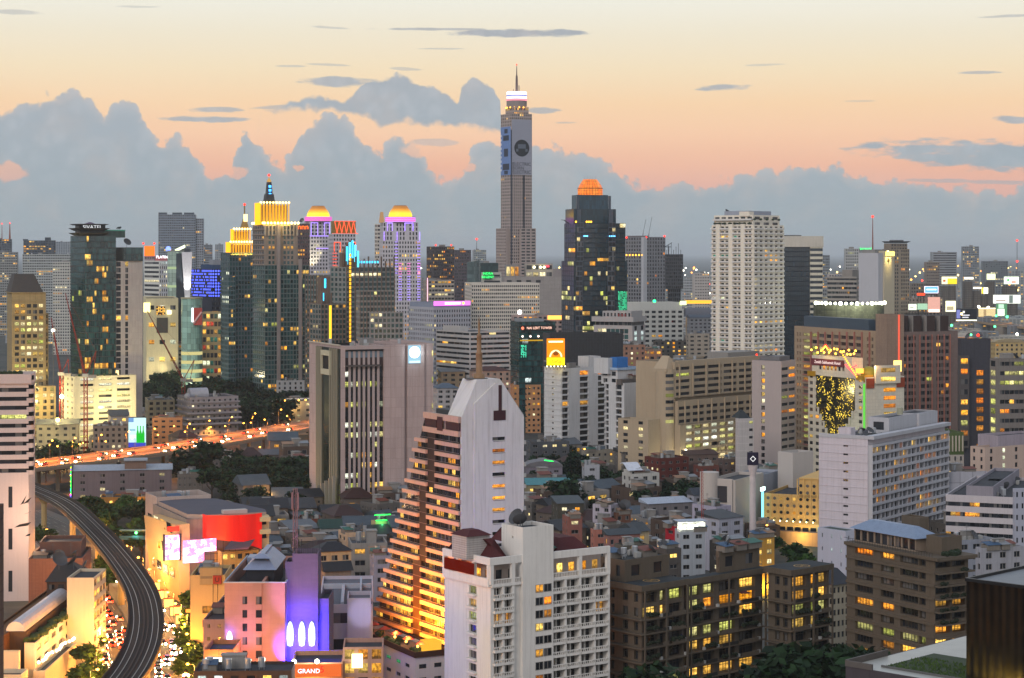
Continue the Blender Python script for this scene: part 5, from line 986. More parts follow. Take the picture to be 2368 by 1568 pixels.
MB().box(b.fx(1147), b.fx(1154), -1.35, -1.205, b.z(952), b.z(893)).box(b.fx(1135.5), b.fx(1163), -1.36, -1.205, b.z(975), b.z(952)-.01).build('maroon_inlay', plain('3c1e22', .6), b.root)
# left face: floors of parapets and glass
nfl = int((zT-4-z0)/2.86)
for k in range(-1, nfl):
    zf = z0+1+k*2.86; y1_ = dat(zf)
    fr = k/nfl; gpx = (958, 976) if fr < .32 else ((973, 990) if fr < .68 else (992, 1010))
    ga, gb = b.fy(gpx[1]), b.fy(gpx[0])
    MB().box(-.75, -.003, -.45, ga, zf, zf+1.0).build('parapet', PKW, b.root)
    if y1_-gb > 1.5: MB().box(-1.1, -.003, gb, y1_+.9, zf, zf+.95).build('parapet', PKW, b.root)
    MB().box(-.5, -.4, 0, y1_, zf+1.38, zf+1.46).build('handrail', plain('8a7a78', .4), b.root)
    MB().box(-.45, -.003, ga, gb, zf, zf+2.86).build('dark_panel', plain('241818', .5), b.root)
    n = int(y1_/2.1)
    for i in range(n):
        ya_ = .3+i*2.1; 
        if ga-2 < ya_ < gb: continue
        q = b.rng.random(); kd = 'warm' if q < .13 else ('amber' if q < .22 or (fr < .3 and q < .55) else 'dark')
        link(bpy.data.objects.new('window', pane_mesh(1.95, 1.6, kd, '2a2422')), b.root, (-.02, ya_+1, zf+1.95), -math.pi/2)
    # right wrap of bands round the far corner of the gable
    MB().box(HW, HW+1.3, .4, 8, zf, zf+1.0).build('parapet', WHT, b.root); MB().box(HW+.05, HW+.9, .6, 8, zf+1.0, zf+2.85).build('corner_glass', plain('23323e', .15), b.root)
ztop = z0+1+nfl*2.86
MB().box(-.9, -.003, -.5, dt*1.02, ztop, ztop+1.4).box(-.9, -.003, -.5, dt, ztop+3.6, zT+.3).box(-.2, -.003, -.4, dt, ztop+1.41, ztop+3.59).build('parapet', PKW, b.root)
ya_ = dt*.1; MB().box(-.6, -.21, -.5, dt*.36, ztop+1.45, ztop+3.55).box(-.6, -.21, dt*.64, dt*.98, ztop+1.45, ztop+3.55).box(-1.0, -.91, dt*.42, dt*.58, ztop+.9, ztop+4.5).build('maroon_inlay', plain('3c1e22', .6), b.root)
MB().tube([(a0+2, 3.5, zA), (a0+2, 3.5, zA+.1)], 3.2, 8).build('roof_ring', plain('4a4a48'), b.root); xm = (a0+a1)/2-.5
MB().lathe([(1.5, zA), (1.5, zA+1.2), (.85, zA+1.4), (.85, b.z(822)), (.95, b.z(820)), (.62, b.z(817)), (.6, b.z(780)), (.72, b.z(778)), (.3, b.z(774)), (.28, b.z(752)), (.05, b.z(733))], 10, xm, 3.5).build('spire', plain('8a6a4a', .5), b.root, smooth=True)
b.dish(b.w*.3, dt*.55, zT, 2.6); MB().box(1, 9, dt*.35, dt*.8, zT, zT+1.4).build('plant_box', plain('3c3e40'), b.root)
for k in range(3): lamp('terrace_uplight', 'AREA', (-8, D*(.06+.22*k), z0+1.5), 15000, (1, .27, .01), b.root, 5, None, (0, R(-138), 0), 3)
b.done()
# podium with roof terrace
b = Bld('podium_building', 'low white building with planted roof terrace and green lit small windows', 818, 960, 1030, 500, 27, 'building', ); zt = b.z(1512)
WP = wall('c9c0b8', dirt=.15)
b.block(z1=zt, mat=WP, L=W(5, 3.3, .34, .3, .5, ('green', 'green', 'cool'), r=.3, t=2, frame='404040', cols=((.18, .26), (.36, .44), (.54, .62), (.70, .77), (.84, .91))), R=W(2, 3.3, .5, .34, .1, ('warm',), r=.3, t=1.5), par=1.2, roof=wall('a08468'))
b.block(-.4, b.w+.3, -.4, b.d+.3, zt-.9, zt+.5, wall('4a3024'), par=1.3, roof=wall('96785c'))
for k in range(26):
    x, y = b.rng.uniform(1, 4.5), b.rng.uniform(1, b.d-2); MB().ball((x, y, zt), b.rng.uniform(.6, 1.2), n=7, sz=.8).build('shrub', plain('3a4a22'), b.root)
for k in range(3): MB().ball((2, 3+k*7, zt+1.2), .35, n=6).build('lamp_globe', glow('ffb040', 8), b.root); lamp('terrace_light', 'POINT', (3, 3+k*8, zt+2.2), 700, (1, .55, .15), b.root, .3)
MB().box(4, 8, 2, 6, zt-.5, zt+2.2).build('lit_kiosk', glow('ffb838', .9), b.root); b.done(); POD = b; PODZ = zt
def umbrella(i, x, y, z):
    o = empty('parasol', PAR[i], 'parasol', (x, y, z), 0, 'parasols on the hotel terrace')
    MB().tube([(0, 0, 0), (0, 0, 2.5)], .05, 5).build('pole', plain('a09080'), o); MB().lathe([(1.7, 2.1), (.05, 2.9)], 8).build('canopy', plain('a84830'), o)
PAR = ['red parasol at the far left end of the hotel roof terrace', 'red parasol second along from the left end of the terrace', 'red parasol in the middle of the planted roof terrace', 'red parasol between the middle of the terrace and the lit kiosk', 'red parasol beside the lit kiosk on the roof terrace']
for i in range(5): wx, wy = POD.world(3.6, POD.d*(.88-.19*i)); umbrella(i, wx, wy, PODZ-.7)
# ================================================================ front white hotel with balconies
b = Bld('white_hotel', 'white balconied hotel with dark red hipped roofs and square stair tower in front', 1027.5, 1134, 1407, 455, 35, 'hotel'); zt = b.z(1290)
WH = wall('dfdad2', dirt=.34); FH = 2.88; fx, fy = b.fx, b.fy; HWd = b.w
def cf(*px): return tuple(((fx(a))/HWd, (fx(c))/HWd) for a, c in px)
zc0 = zt-6.6
top = int(zc0/FH)
bays = cf((1142, 1160), (1164, 1183), (1231, 1270), (1276, 1303), (1309, 1336), (1342, 1370), (1375, 1402))
spR = W(7, FH, .5, .86, .06, ('warm', 'amber'), cols=bays, nf=top, r=1.5, sill=.15, litf=lambda i, j, n, m: .45 if i == 2 else .05, frame='2a2826')
b.block(z0=0, z1=zc0, mat=WH, R=spR, L=W(1, FH, .5, .62, .5, ('lime', 'warm'), cols=((.54, .70),), nf=top, r=.5, frame='8a8680', litf=lambda i, j, n, m: .5 if j > m-4 else .12), par=.3, name='wall')
fh = zc0/top
for j in range(top):
    z_ = j*fh
    for i in (0, 1, 3, 4, 5, 6):
        a, c = bays[i][0]*HWd, bays[i][1]*HWd; mb = MB(); mb.box(a-.25, c+.25, -.75, -.003, z_-.1, z_+.42); n = max(4, int((c-a)/.45))
        for k in range(n+1): x = a-.2+(c-a+.4)*k/n; mb.box(x-.07, x+.07, -.7, -.58, z_+.42, z_+1.05)
        mb.box(a-.25, c+.25, -.74, -.54, z_+1.05, z_+1.2); mb.box(a+(c-a)*.45, a+(c-a)*.52, .6, 1.45, z_+.42, z_+2.5)
        mb.build('balcony', WH, b.root)
    MB().box(-.9, -.003, b.d*(1-.71), b.d*(1-.53), z_+fh*.06, z_+fh*.2).build('bay_sill', WH, b.root)
for px in (1161, 1184, 1228, 1272.5, 1305, 1338.5, 1372, 1404.5): x = fx(px); MB().box(x-.3, x+.3, -.5, -.003, 0, zc0).build('pilaster', WH, b.root)
# open attic storey
MB().box(0, HWd, -.6, .3, zc0+.01, zc0+.6).box(0, HWd, -.6, 0, zt-1.6, zt).box(-.6, 0, -.6, b.d, zt-1.6, zt).box(-.6, 0, 0, b.d, zc0+.01, zc0+1.9).build('attic_beam', WH, b.root)
for px in (1134.5, 1184, 1232, 1272, 1339, 1404): x = fx(px); MB().box(x-.45, x+.45, -.55, .35, zc0+.6, zt-1.6).build('attic_post', WH, b.root)
for f in (.02, .34, .68, .98): y = b.d*f; MB().box(-.55, .35, y-.4, y+.4, zc0+1.9, zt-1.6).build('attic_post', WH, b.root)
mb = MB()
for k in range(int(HWd/.45)): mb.box(k*.45, k*.45+.14, -.4, -.28, zc0+.6, zc0+1.5)
mb.box(0, HWd, -.45, -.2, zc0+1.5, zc0+1.7); mb.build('balustrade', WH, b.root)
b.block(2.2, HWd-.5, 2.4, b.d-.5, zc0-.2, zt-1.6, wall('a89a90'), R=W(9, 5, .5, .4, .35, ('warm', 'dark')), L=W(4, 5, .6, .35, .6, ('amber', 'red')), par=.3)
RED = plain('4a1c1e', .8, scale=2)
def hip(x0, x1, y0, y1, za, zb, ins, m): MB().frus((x0, x1, y0, y1), (x0+ins, x1-ins, y0+ins, y1-ins), za, zb).build('hipped_roof', m, b.root)
hip(.2, fx(1186), 1, b.d+1, zt-1.55, zt+3.4, 4.2, RED); hip(fx(1302), fx(1384), 2.5, b.d-1, zt-1.2, zt+2.0, 3.0, RED); hip(fx(1276), fx(1306), 8, b.d+6, zt, zt+3, 2, RED)
zs = b.z(1219, fx(1202), 0); b.block(fx(1203), fx(1274), -.9, 7.5, 0, zs, WH, L=W(1, 5, .1, .1, 0, cols=((.5, .56),)), R=None, name='stair_tower', par=.9)
for j in range(top):
    z_ = j*fh
    for q in (0, 1):
        a = fx(1231.5)+q*(fx(1270)-fx(1231.5))*.5; link(bpy.data.objects.new('window', pane_mesh((fx(1270)-fx(1231.5))*.46, fh*.62, 'amber' if b.rng.random() < .22 else ('warm' if b.rng.random() < .12 else 'dark'), '8a8680')), b.root, (a+(fx(1270)-fx(1231.5))*.25, -.92, z_+fh*.55), 0)
b.block(fx(1113), fx(1167), 6, 12, zt-1, b.z(1232, 6, 8), wall('b4ada8', grid=(9, .5, .05))); hip(fx(1111), fx(1169), 5.4, 12.6, b.z(1232, 6, 8), b.z(1220, 6, 8), 2.2, RED)
b.dish(fx(1212), 1.6, zs-.8, 1.7); b.dish(fx(1222), 4.5, zs-.8, 2.0); b.dish(fx(1240), 5.5, zs-.8, 1.8); b.kit(fx(1280), HWd-1, 4, b.d-1, zt-1.5, 6, False, 1)
MB().box(-.75, -.62, b.d*.3, b.d*.95, zc0+2.1, zt-1.9).build('red_glow_panel', glow('ff4020', .10), b.root); lamp('terrace_light', 'POINT', (.9, b.d*.6, zc0+3.2), 160, (1, .25, .1), b.root, .3)  # glowing panel puts the red light of the attic opening into its colour
b.CAP = 100; b.done()
# ================================================================ pink building with roof pavilion, violet tower, low sign hall
b = Bld('pink_building', 'pinkish building with metal hipped pavilion sunk in its dark flat roof', None, 519, 658, 470, 0, 'building', depth=42); zt = b.z(1348)
PKB = wall('a87c6e', grid=(2.2, 1.1, .04), line=.88, dirt=.12)
b.block(0, b.w*.62, 0, 42, 0, zt, PKB, R=W(2, 3.1, .5, .58, .0, r=.35, cols=((.48, .61), (.84, 1.0)), t=2.4), par=3, roof=plain('1e2026')); b.block(b.w*.62, b.w, .4, 42, 0, zt, PKB, par=3, roof=plain('1e2026'))
MB().box(-.25, 0.02, -.1, 42, zt, zt+.25).box(b.w-.02, b.w+.35, -.1, 42, zt, zt+.25).box(0.02, b.w-.02, -.1, .35, zt, zt+.25).build('coping', plain('a4a8b0'), b.root)
MT = plain('8c93a8', .4, .3); zr = zt-1.0
MB().frus((3, b.w-3, 9, 30), (b.w*.5-1, b.w*.5+1, 15, 29.5), zr+2.6, zr+5.2).box(b.w*.5-.6, b.w*.5+.6, 13, 29.6, zr+5.1, zr+5.7).frus((b.w*.5-2.4, b.w*.5+2.4, 11.6, 14), (b.w*.5-.5, b.w*.5+.5, 13, 14), zr+4.9, zr+5.9).build('metal_roof', MT, b.root)
MB().box(3.6, b.w-3.6, 10, 29, zr-2, zr+2.5).build('dark_louvre', plain('24262e'), b.root); MB().box(.5, 4, 36, 42, zr, zr+1.5).build('roof_box', MT, b.root)
link(bpy.data.objects.new('lit_capsule', MB().lathe([(.05, -1.9), (.6, -1.7), (.72, -.6), (.66, .8), (.35, 1.7), (.05, 2.0)], 12).mesh('lit_capsule', glow('c0c8ff', 3.0), True)), b.root, (1.2, -.3, b.z(1478)))
lamp('violet_glow', 'POINT', (1.2, -1.6, b.z(1462)), 500, (.25, .15, 1), b.root, .3); lamp('sodium_spill', 'POINT', (10, -14, 16), 14000, (1, .42, .2), b.root, 1.5); lamp('violet_glow', 'SPOT', (4, -9, 20), 9000, (.7, .3, 1), b.root, .5, 70, (R(110), 0, 0)); b.done()
b = Bld('violet_building', 'windowless slab tower washed in blue violet light with three glowing capsules', None, 659, 735, 474, 0, 'tower', depth=20); zt = b.z(1280)
VW = wall('645a6a', grid=(2, .55, .03), line=.92, dirt=.2)
b.block(b.fx(676), b.w, 0, 8, 0, zt, VW); b.block(0, b.fx(676), 0, 7, 0, b.z(1299), VW); b.block(b.w, b.fx(759), 1.2, 14, 0, b.z(1386), VW); 
for k in range(5): MB().tube([(b.fx(680)+k*1.4, 2+k % 3, zt-1), (b.fx(680)+k*1.4, 2+k % 3, zt+2+k % 2)], .06, 4).build('aerial', plain('3a3a40'), b.root)
mb = MB()
for k in range(12): mb.box(b.fx(677)+k*.5, b.fx(677)+k*.5+.05, -.02, .05, zt, zt+1.2)
mb.box(b.fx(676), b.w, -.03, .05, zt+1.15, zt+1.25); mb.build('railing', plain('302a34'), b.root)
mb = MB().beam((1.7, 2, zt-4), (1.7, 2, zt+15), .12).beam((2.6, 2, zt-4), (2.6, 2, zt+15), .12).beam((2.1, 2.8, zt-4), (2.1, 2.8, zt+15), .12)
for k in range(9): mb.beam((1.7, 2, zt-3+2*k), (2.6, 2, zt-2+2*k), .06)
mb.box(1.3, 1.6, 1.6, 2.2, zt+10, zt+14).box(2.7, 3.0, 1.6, 2.2, zt+10, zt+14); mb.build('antenna_mast', plain('8a6a70'), b.root)
CAP_ = MB().lathe([(.05, -2.9), (.6, -2.7), (.8, -1.2), (.74, 1.2), (.4, 2.5), (.05, 2.9)], 14).mesh('lit_capsule', glow('d8e0ff', 2.2), True)
for px in (671, 698, 721): link(bpy.data.objects.new('lit_capsule', CAP_), b.root, (b.fx(px), -.35, b.z(1465)))
for px in (672, 698, 722): lamp('blue_flood', 'SPOT', (b.fx(px), -7, b.z(1512)), 30000, (.03, .02, 1), b.root, .3, 95, (R(112), 0, 0))
lamp('blue_flood', 'POINT', (b.w+2.6, -3.2, b.z(1480)), 6000, (.03, .02, 1), b.root, .5); lamp('violet_flood', 'SPOT', (b.w*.4, -16, b.z(1420)), 12000, (.6, .30, .95), b.root, .5, 60, (R(112), 0, 0)); b.done()
b = Bld('sign_hall', 'low orange lit hall with white GRAND 5 lettering and two bright floodlights', None, 674, 792, 452, 3, 'building', depth=14); zt = b.z(1533)
b.block(z1=zt, mat=wall('c09070'), R=W(4, 3.2, .8, .6, .9, ('pale', 'warm', 'orange'), t=3.6)); MB().box(.3, b.w-.3, -.5, -.01, zt-3.0, zt-.3).build('fascia', glow('ff7838', .75), b.root)
text_part('GRAND', 1.35, glow('ffe8ff', 2.0), b.root, (b.w*.34, -.6, zt-1.75), 0, sx=1.05); text_part('5', 2.1, glow('ff2020', 1.6), b.root, (b.w*.60, -.6, zt-1.45), 0)
for x in (.6, b.w*.5): MB().ball((x, -1.0, zt+.5), .55, n=8).build('floodlight', glow('fdffd8', 9), b.root)
lamp('flood', 'POINT', (b.w*.5, -2, zt+.8), 1800, (1, .95, .7), b.root, .3); lamp('fascia_glow', 'POINT', (b.w*.4, -3.5, zt-3), 1500, (1, .5, .2), b.root, .5)
b.block(b.w, b.w+9, 2, 13, 0, zt+3, wall('b08878'), R=W(3, 3.2, .7, .7, .8, ('warm', 'orange'))); MB().box(b.w+2, b.w+4.4, 1.2, 1.6, zt-1.5, zt+1.6).build('lit_sign', glow('fff4b0', 3), b.root); b.done()
b = Bld('lit_shop', 'small orange washed shop with overexposed white sign left of the pink building foot', None, 472, 540, 455, 0, 'shop', depth=12); zt = b.z(1502)
b.block(z1=zt, mat=wall('b07048'), R=W(3, 3.2, .6, .5, .5, ('amber',), t=4)); MB().box(.4, b.w-.4, -.6, -.1, b.z(1534), b.z(1520)).build('sign', glow('fff8e0', 4), b.root); lamp('sign_glow', 'POINT', (b.w/2, -2.5, b.z(1528)), 1600, (1, .55, .2), b.root, .5); b.done()
b = Bld('dark_annex', 'dark roofed annex building beside the street at the left of the pink building', None, 470, 519, 478, 0, 'building', depth=36); b.block(z1=b.z(1432), mat=wall('7a6a70'), R=W(2, 3, .3, .3, 0), par=.8, roof=plain('2c2a30')); b.kit(.5, b.w-.5, 8, 30, b.z(1432)-.8, 3); b.done()
b = Bld('dark_shophouse', 'dark flat shophouse roofs at the bottom edge below the lit shop', None, 448, 674, 432, 2, 'building', depth=10); b.block(z1=b.z(1552), mat=wall('4a3c34'), R=W(6, 3, .5, .4, .4, ('warm', 'cool')), par=.6); b.kit(.5, b.w-.5, 1, 9, b.z(1552)-.6, 7); b.done()
b = Bld('grey_roof_hall', 'low hall with big grey flat roof and white box right of the violet tower', None, 737, 862, 520, 4, 'building', depth=46); zt = b.z(1398)
GRF = plain('5a5c66', .8, scale=.1); b.block(z1=zt, mat=wall('b8b0bc', dirt=.15), R=W(3, 5, .28, .4, .5, ('cool', 'dark'), cols=((.25, .55), (.86, .94)), nf=3), L=W(2, 5, .2, .3, 0), par=.9, roof=GRF)
MB().box(.5, b.w-.5, 30, 30.6, zt-.9, zt+.4).box(b.w*.4, b.w*.4+.8, 2, 30, zt-.9, zt+.2).box(b.w*.75, b.w*.75+.5, 18, 40, zt-.9, zt+.6).build('roof_rib', plain('a4a8b4'), b.root)
b.block(b.fx(803), b.fx(858), -2, 9, 0, b.z(1381), wall('b8b0bc', dirt=.12), R=W(1, 3, .08, .1, 0, cols=((.12, .28),), nf=5, skip=lambda i, j, n, m: j != 2), roof=GRF); lamp('violet_wash', 'SPOT', (b.fx(838), -14, b.z(1420)), 2600, (.6, .6, 1), b.root, .5, 40, (R(92), 0, 0)); b.done()
# ================================================================ shopping centre with red screen wall and led boards
b = Bld('shopping_centre', 'shopping centre with huge red curved wall, grey fan roof and glowing screens', 357, 424, 622, 640, 24, 'mall'); zt = b.z(1250)
CRM = wall('c4a070', dirt=.12)
# leaning street facade
fl = b.d; zf = b.z(1190, 0, fl); zn = b.z(1212)
mb = MB(); mb.q((-1, fl, 0), (-1, 0, 0), (-2.5, 0, zn), (-3.5, fl, zf)); mb.q((-1, 0, 0), (2, 0, 0), (2, 0, zn), (-2.5, 0, zn)); mb.q((-2.5, 0, zn), (2, 0, zn), (2, fl, zf), (-3.5, fl, zf)); mb.build('street_facade', CRM, b.root)
for j in range(3):
    for i in range(4):
        y = fl*(.12+.22*i); z_ = 7+j*7.2; k = .55*(z_/zn)+.5; MB().q((-1.2-1.6*z_/zn, y+fl*.16, z_), (-1.2-1.6*z_/zn, y, z_), (-1.25-1.6*(z_+3)/zn, y+fl*.02, z_+3), (-1.25-1.6*(z_+3)/zn, y+fl*.16, z_+3)).build('window', win_mat(('warm', 'pale', 'dark')[(i+j) % 3]), b.root, uv=True)
b.block(2, b.w, 4, fl+10, 0, b.z(1205), wall('8a8078'), roof=plain('4a4a54', .8, scale=.2), par=.4)
b.block(b.fx(448), b.w-6, fl+10, fl+26, 0, b.z(1148, 8, fl+10), wall('b4a49c'), roof=plain('3a3a40'), par=2); b.kit(b.fx(460), b.w-8, fl+12, fl+24, b.z(1148, 8, fl+10)-2, 9, False)
poly = [(b.w*.12, 8), (b.w*.30, 4), (b.w*1.0, 3), (b.w*1.06, 10), (b.w*.82, fl+8), (b.w*.45, fl+11), (b.w*.12, fl+8)]
MB().prism(poly, b.z(1205)-.3, b.z(1190, 0, 8), 0, 1).build('fan_roof', [wall('a89488'), plain('4c4c56', .85, scale=.15)], b.root)
MB().box(b.w*.5, b.w*.78, 3.4, 6, b.z(1190, 0, 8), b.z(1190, 0, 8)+1.1).build('roof_light', plain('b8b0a8'), b.root)
REDW = newmat('red_screen')
def redscreen():
    m, t = REDW; oc = t.n('ShaderNodeTexCoord').outputs['Object']; s = t.n('ShaderNodeSeparateXYZ'); t.put(s.inputs[0], oc)
    e = t.m('MULTIPLY_ADD', t.noise(t.vec(t.m('MULTIPLY', s.outputs[0], .35), 0., t.m('MULTIPLY', s.outputs[2], .03)), 1., 3), .6, .10); bsdf(t, lin('b01008'), .35, 0, .5, None, lin('ff1a08'), e); m.cycles.emission_sampling = 'NONE'; return m
RS_ = redscreen(); x0, x1 = b.fx(476), b.fx(602); mb = MB(); n = 16
for k in range(n):
    a, c = k/n, (k+1)/n; ya_, yc_ = -.5-3.5*math.sin(math.pi*a*.9), -.5-3.5*math.sin(math.pi*c*.9); zb_ = b.z(1250); mb.q((x0+(x1-x0)*a, ya_, zb_-4*a*a), (x0+(x1-x0)*c, yc_, zb_-4*c*c), (x0+(x1-x0)*c, yc_, b.z(1194)), (x0+(x1-x0)*a, ya_, b.z(1194)))
mb.q((x0, -.5, zb_), (x0, -.5, b.z(1194)), (x0, 4, b.z(1194)), (x0, 4, zb_)); mb.build('red_wall', RS_, b.root)
b.block(b.fx(600), b.fx(622), 0, 10, 0, b.z(1202), wall('c8b48c'), R=W(1, 4, .5, .3, 0)); 
for py in (1214, 1243): MB().box(b.fx(596), b.fx(620), -2.5, -.01, b.z(py), b.z(py)+1.4).build('canopy', wall('c8b890'), b.root)
lamp('red_spill', 'AREA', ((x0+x1)/2, -8, b.z(1225)), 900, (1, .1, .05), b.root, 10, None, (R(90), 0, math.pi))
def screen(hexs, seed):
    m, t = newmat('led_screen'); oc = t.n('ShaderNodeTexCoord').outputs['Object']; n1 = t.noise(oc, .42, 4, .6); c = t.ramp(n1, [(.3, lin(hexs[0])), (.45, lin(hexs[1])), (.55, lin(hexs[2])), (.7, lin(hexs[3]))])
    e = t.n('ShaderNodeEmission'); t.put(e.inputs[0], c); e.inputs[1].default_value = 2.3; o = t.n('ShaderNodeOutputMaterial'); t.put(o.inputs[0], e.outputs[0]); return m
SC = screen(('ff9a50', 'ff70d0', 'ffd8ff', 'ffffff'), 1)
MB().box(-6.2, -1.6, -1.2, -.9, b.z(1291), b.z(1235)).build('led_screen', SC, b.root); MB().box(-6.8, -6.2, -1.4, -.8, b.z(1294), b.z(1232)).box(-1.6, -1.0, -1.4, -.8, b.z(1294), b.z(1232)).build('screen_frame', plain('302830'), b.root)
xs0 = b.fx(430); MB().box(-.6, b.fx(468), -2.0, -1.7, b.z(1300), b.z(1248)).box(b.fx(468), b.fx(496), -2.0, -1.7, b.z(1276), b.z(1247)).build('led_screen', SC, b.root)
MB().box(-5.4, -1.6, -1.1, -.9, b.z(1226), b.z(1215)).build('red_sign', glow('ff3828', 1.8), b.root)
mb = MB()
for k in range(6): mb.beam((b.fx(470)+k*2, -1.6, b.z(1320)), (b.fx(470)+k*2, -1.6, b.z(1250)), .1)
for k in range(5): mb.beam((b.fx(466), -1.6, b.z(1312)+k*2), (b.fx(500), -1.6, b.z(1312)+k*2), .08)
mb.build('screen_truss', plain('3a342e'), b.root)
MB().q((b.fx(500), -8, b.z(1268)), (b.fx(552), -10, b.z(1268)), (b.fx(592), -1, b.z(1256)+1), (b.fx(548), 0, b.z(1240))).build('shed_roof', plain('4c5058', .6), b.root)
b.block(b.fx(500), b.fx(585), -6, 2, 0, b.z(1275), wall('b08a50'), R=W(5, 3, .6, .5, .6, ('warm',)))
lamp('screen_glow', 'POINT', (-4, -8, b.z(1270)), 2600, (1, .75, .9), b.root, 1); lamp('street_glow', 'POINT', (-9, fl*.5, 12), 5000, (1, .72, .3), b.root, 1); b.done()
b = Bld('shophouse', 'cream shop building with dark red sign box and wide strip window beside the pink building', None, 440, 520, 535, 2, 'building', depth=18); zt = b.z(1330)
b.block(z1=zt, mat=wall('b89a68', dirt=.15), R=W(1, 4, .6, .55, .3, ('amber',), cols=((.35, .95),), nf=7, skip=lambda i, j, n, m: j not in (m-3, m-4), frame='4a3a2a')); b.block(b.fx(462), b.fx(513), -.4, 2, zt-2.5, b.z(1313), wall('9c8660'))
x0 = b.fx(493); MB().box(x0, x0+2.2, -.9, -.42, b.z(1349), b.z(1330)).build('sign_box', plain('8a2c1e', k=1.2), b.root); text_part('U', 1.7, plain('1a1a1c'), b.root, (x0+1.1, -.98, b.z(1340)), 0, sx=1.1); MB().box(b.fx(464), b.fx(491), -.5, -.41, b.z(1337.5), b.z(1332)).build('sign_strip', plain('7a6a50'), b.root)
MB().beam((x0, -.6, 2), (x0, -.6, b.z(1350)), .08).beam((x0+1.2, -.6, 2), (x0+1.2, -.6, b.z(1350)), .08).build('sign_ladder', plain('4a3a30'), b.root); b.kit(1, b.w-1, 3, 16, zt-1, 6); b.done()
# ================================================================ left edge: striped tower, terraces
b = Bld('striped_tower', 'white tower with dark ribbon windows and rounded corner at the left edge', None, -90, 66, 640, 8, 'tower', depth=22); zt = b.z(866); SW = wall('c0b2ae', dirt=.15)
zl = b.z(1100)
b.block(z0=zl, z1=zt-3, mat=SW, R=W(5, 2.85, 1.0, .46, .05, ('warm', 'lime'), r=.5, t=.5), X=W(3, 2.85, .9, .46, .0, r=.4), par=.5); b.block(z1=zl, mat=SW, R=W(1, 20, .1, .5, 0, cols=((.70, .76),), nf=3), par=.3)
b.block(b.w*.3, b.w+.9, -.7, 15, zt-3, zt, SW, par=1.2); 
for k in range(7): MB().ball((b.w*.4+k*1.6, 2, zt+.2), 1.1, n=7, sz=.8).build('roof_shrub', plain('2c3a20'), b.root)
MB().lathe([(1.3, zl), (1.3, zt-3)], 12, b.w+.2, 1.4).build('rounded_corner', SW, b.root)
for k in range(11): z_ = zl+1.4+2.86*k; MB().lathe([(1.36, z_), (1.36, z_+1.3)], 12, b.w+.2, 1.4).build('corner_window', plain('0c0e10', .15), b.root)
for k, (a, c, z1_, z2_) in enumerate(((47, 62, 1146, 1170), (53, 73, 1152, 1168), (53, 73, 1184, 1192), (33, 72, 1210, 1222), (58, 70, 1236, 1243))): mb = MB(); x_, y_ = b.fx(a), b.fx(c); mb.q((x_, -.06, b.z(z2_)), (y_-1, -.06, b.z(z2_-4)), (y_, -.06, b.z(z1_)), (x_+1.6, -.06, b.z(z1_+5))); mb.build('slanted_opening', plain('141414', .4), b.root)
lamp('sodium_spill', 'POINT', (b.w+4, -14, 26), 14000, (1, .6, .35), b.root, 1); b.done()
b = Bld('terrace_building', 'stepped building at lower left with white barrel roof, hedge and lit terraces', None, 8, 142, 520, 0, 'building', depth=64); zt = b.z(1418)
TW_ = wall('c4b49c', dirt=.15); w_ = b.w
x1, x2 = w_*.30, w_*.58
b.block(0, w_*.34, -20, 60, 0, zt-2, wall('5a3a20'), par=.6, roof=wall('6a4a30'))
mb = MB(); n = 8
for k in range(n):
    a, c = math.pi*k/n, math.pi*(k+1)/n; mb.q((w_*.44-2.4*math.cos(a), -14, zt-2+2.4*math.sin(a)), (w_*.44-2.4*math.cos(c), -14, zt-2+2.4*math.sin(c)), (w_*.44-2.4*math.cos(c), 44, zt-2+2.4*math.sin(c)), (w_*.44-2.4*math.cos(a), 44, zt-2+2.4*math.sin(a)))
mb.q(*[(w_*.44-2.4*math.cos(math.pi*k/n), -14, zt-2+2.4*math.sin(math.pi*k/n)) for k in range(n+1)]); mb.build('barrel_roof', plain('b4b0b4', .5), b.root, smooth=False)
b.block(w_*.34, w_*.62, -14, 44, 0, zt-2.2, wall('4a3a30'), par=.1, roof=plain('38302c')); b.block(w_*.62, w_*.80, -16, 50, 0, zt-4.5, TW_, par=.4, X=W(8, 3, .6, .4, .3, ('warm',)))
for k in range(44): MB().ball((w_*.71+b.rng.uniform(-1.2, 1.2), -14+k*1.45, zt-4.2), 1.15, n=7, sz=.8).build('hedge_plant', plain('324418', var=.5), b.root)
b.block(w_*.80, w_, -18, 18, 0, zt-11, TW_, par=1); b.block(w_*.80, w_+4.2, 20, 36, 0, b.z(1336, w_, 20), TW_, par=.8, R=None, X=W(4, 3, .8, .6, .6, ('warm', 'lime')))
for j in range(3): b.block(-1, w_*.62, -22, -20, 0, zt-5.5, TW_, par=1.1) if j == 0 else b.block(-1, w_*(.62+.16*j), -22-7*j, -22-7*(j-1), 0, zt-5.5-4.2*j, TW_, par=1.0, R=W(5, 3, .6, .5, .8, ('pale', 'lime', 'white')))
for k in range(16): MB().ball((w_*.92+.5*math.sin(k), -20+2.6*k, zt-8.5-.1*k), .4, n=6).build('garland_bulb', glow('fff0c8', 7), b.root)
for k in range(3): lamp('garland_light', 'POINT', (w_*.96, -18+14*k, zt-7), 500, (1, .82, .45), b.root, .4)
MB().ball((1.2, -22, zt-.2), .8, n=10).build('lamp_globe', glow('ffc030', 9), b.root); lamp('orange_lamp', 'POINT', (1.6, -23.5, zt+.4), 2600, (1, .5, .06), b.root, .4); b.done()
b = Bld('dark_tower_edge', 'brown building sliver standing at the extreme left edge of the picture', None, -70, -20, 330, 0, 'building', depth=8); b.block(z1=b.z(1178), mat=wall('5a4a44', grid=(2, 3, .1)), R=W(3, 3.2, .5, .6, .0)); b.done()
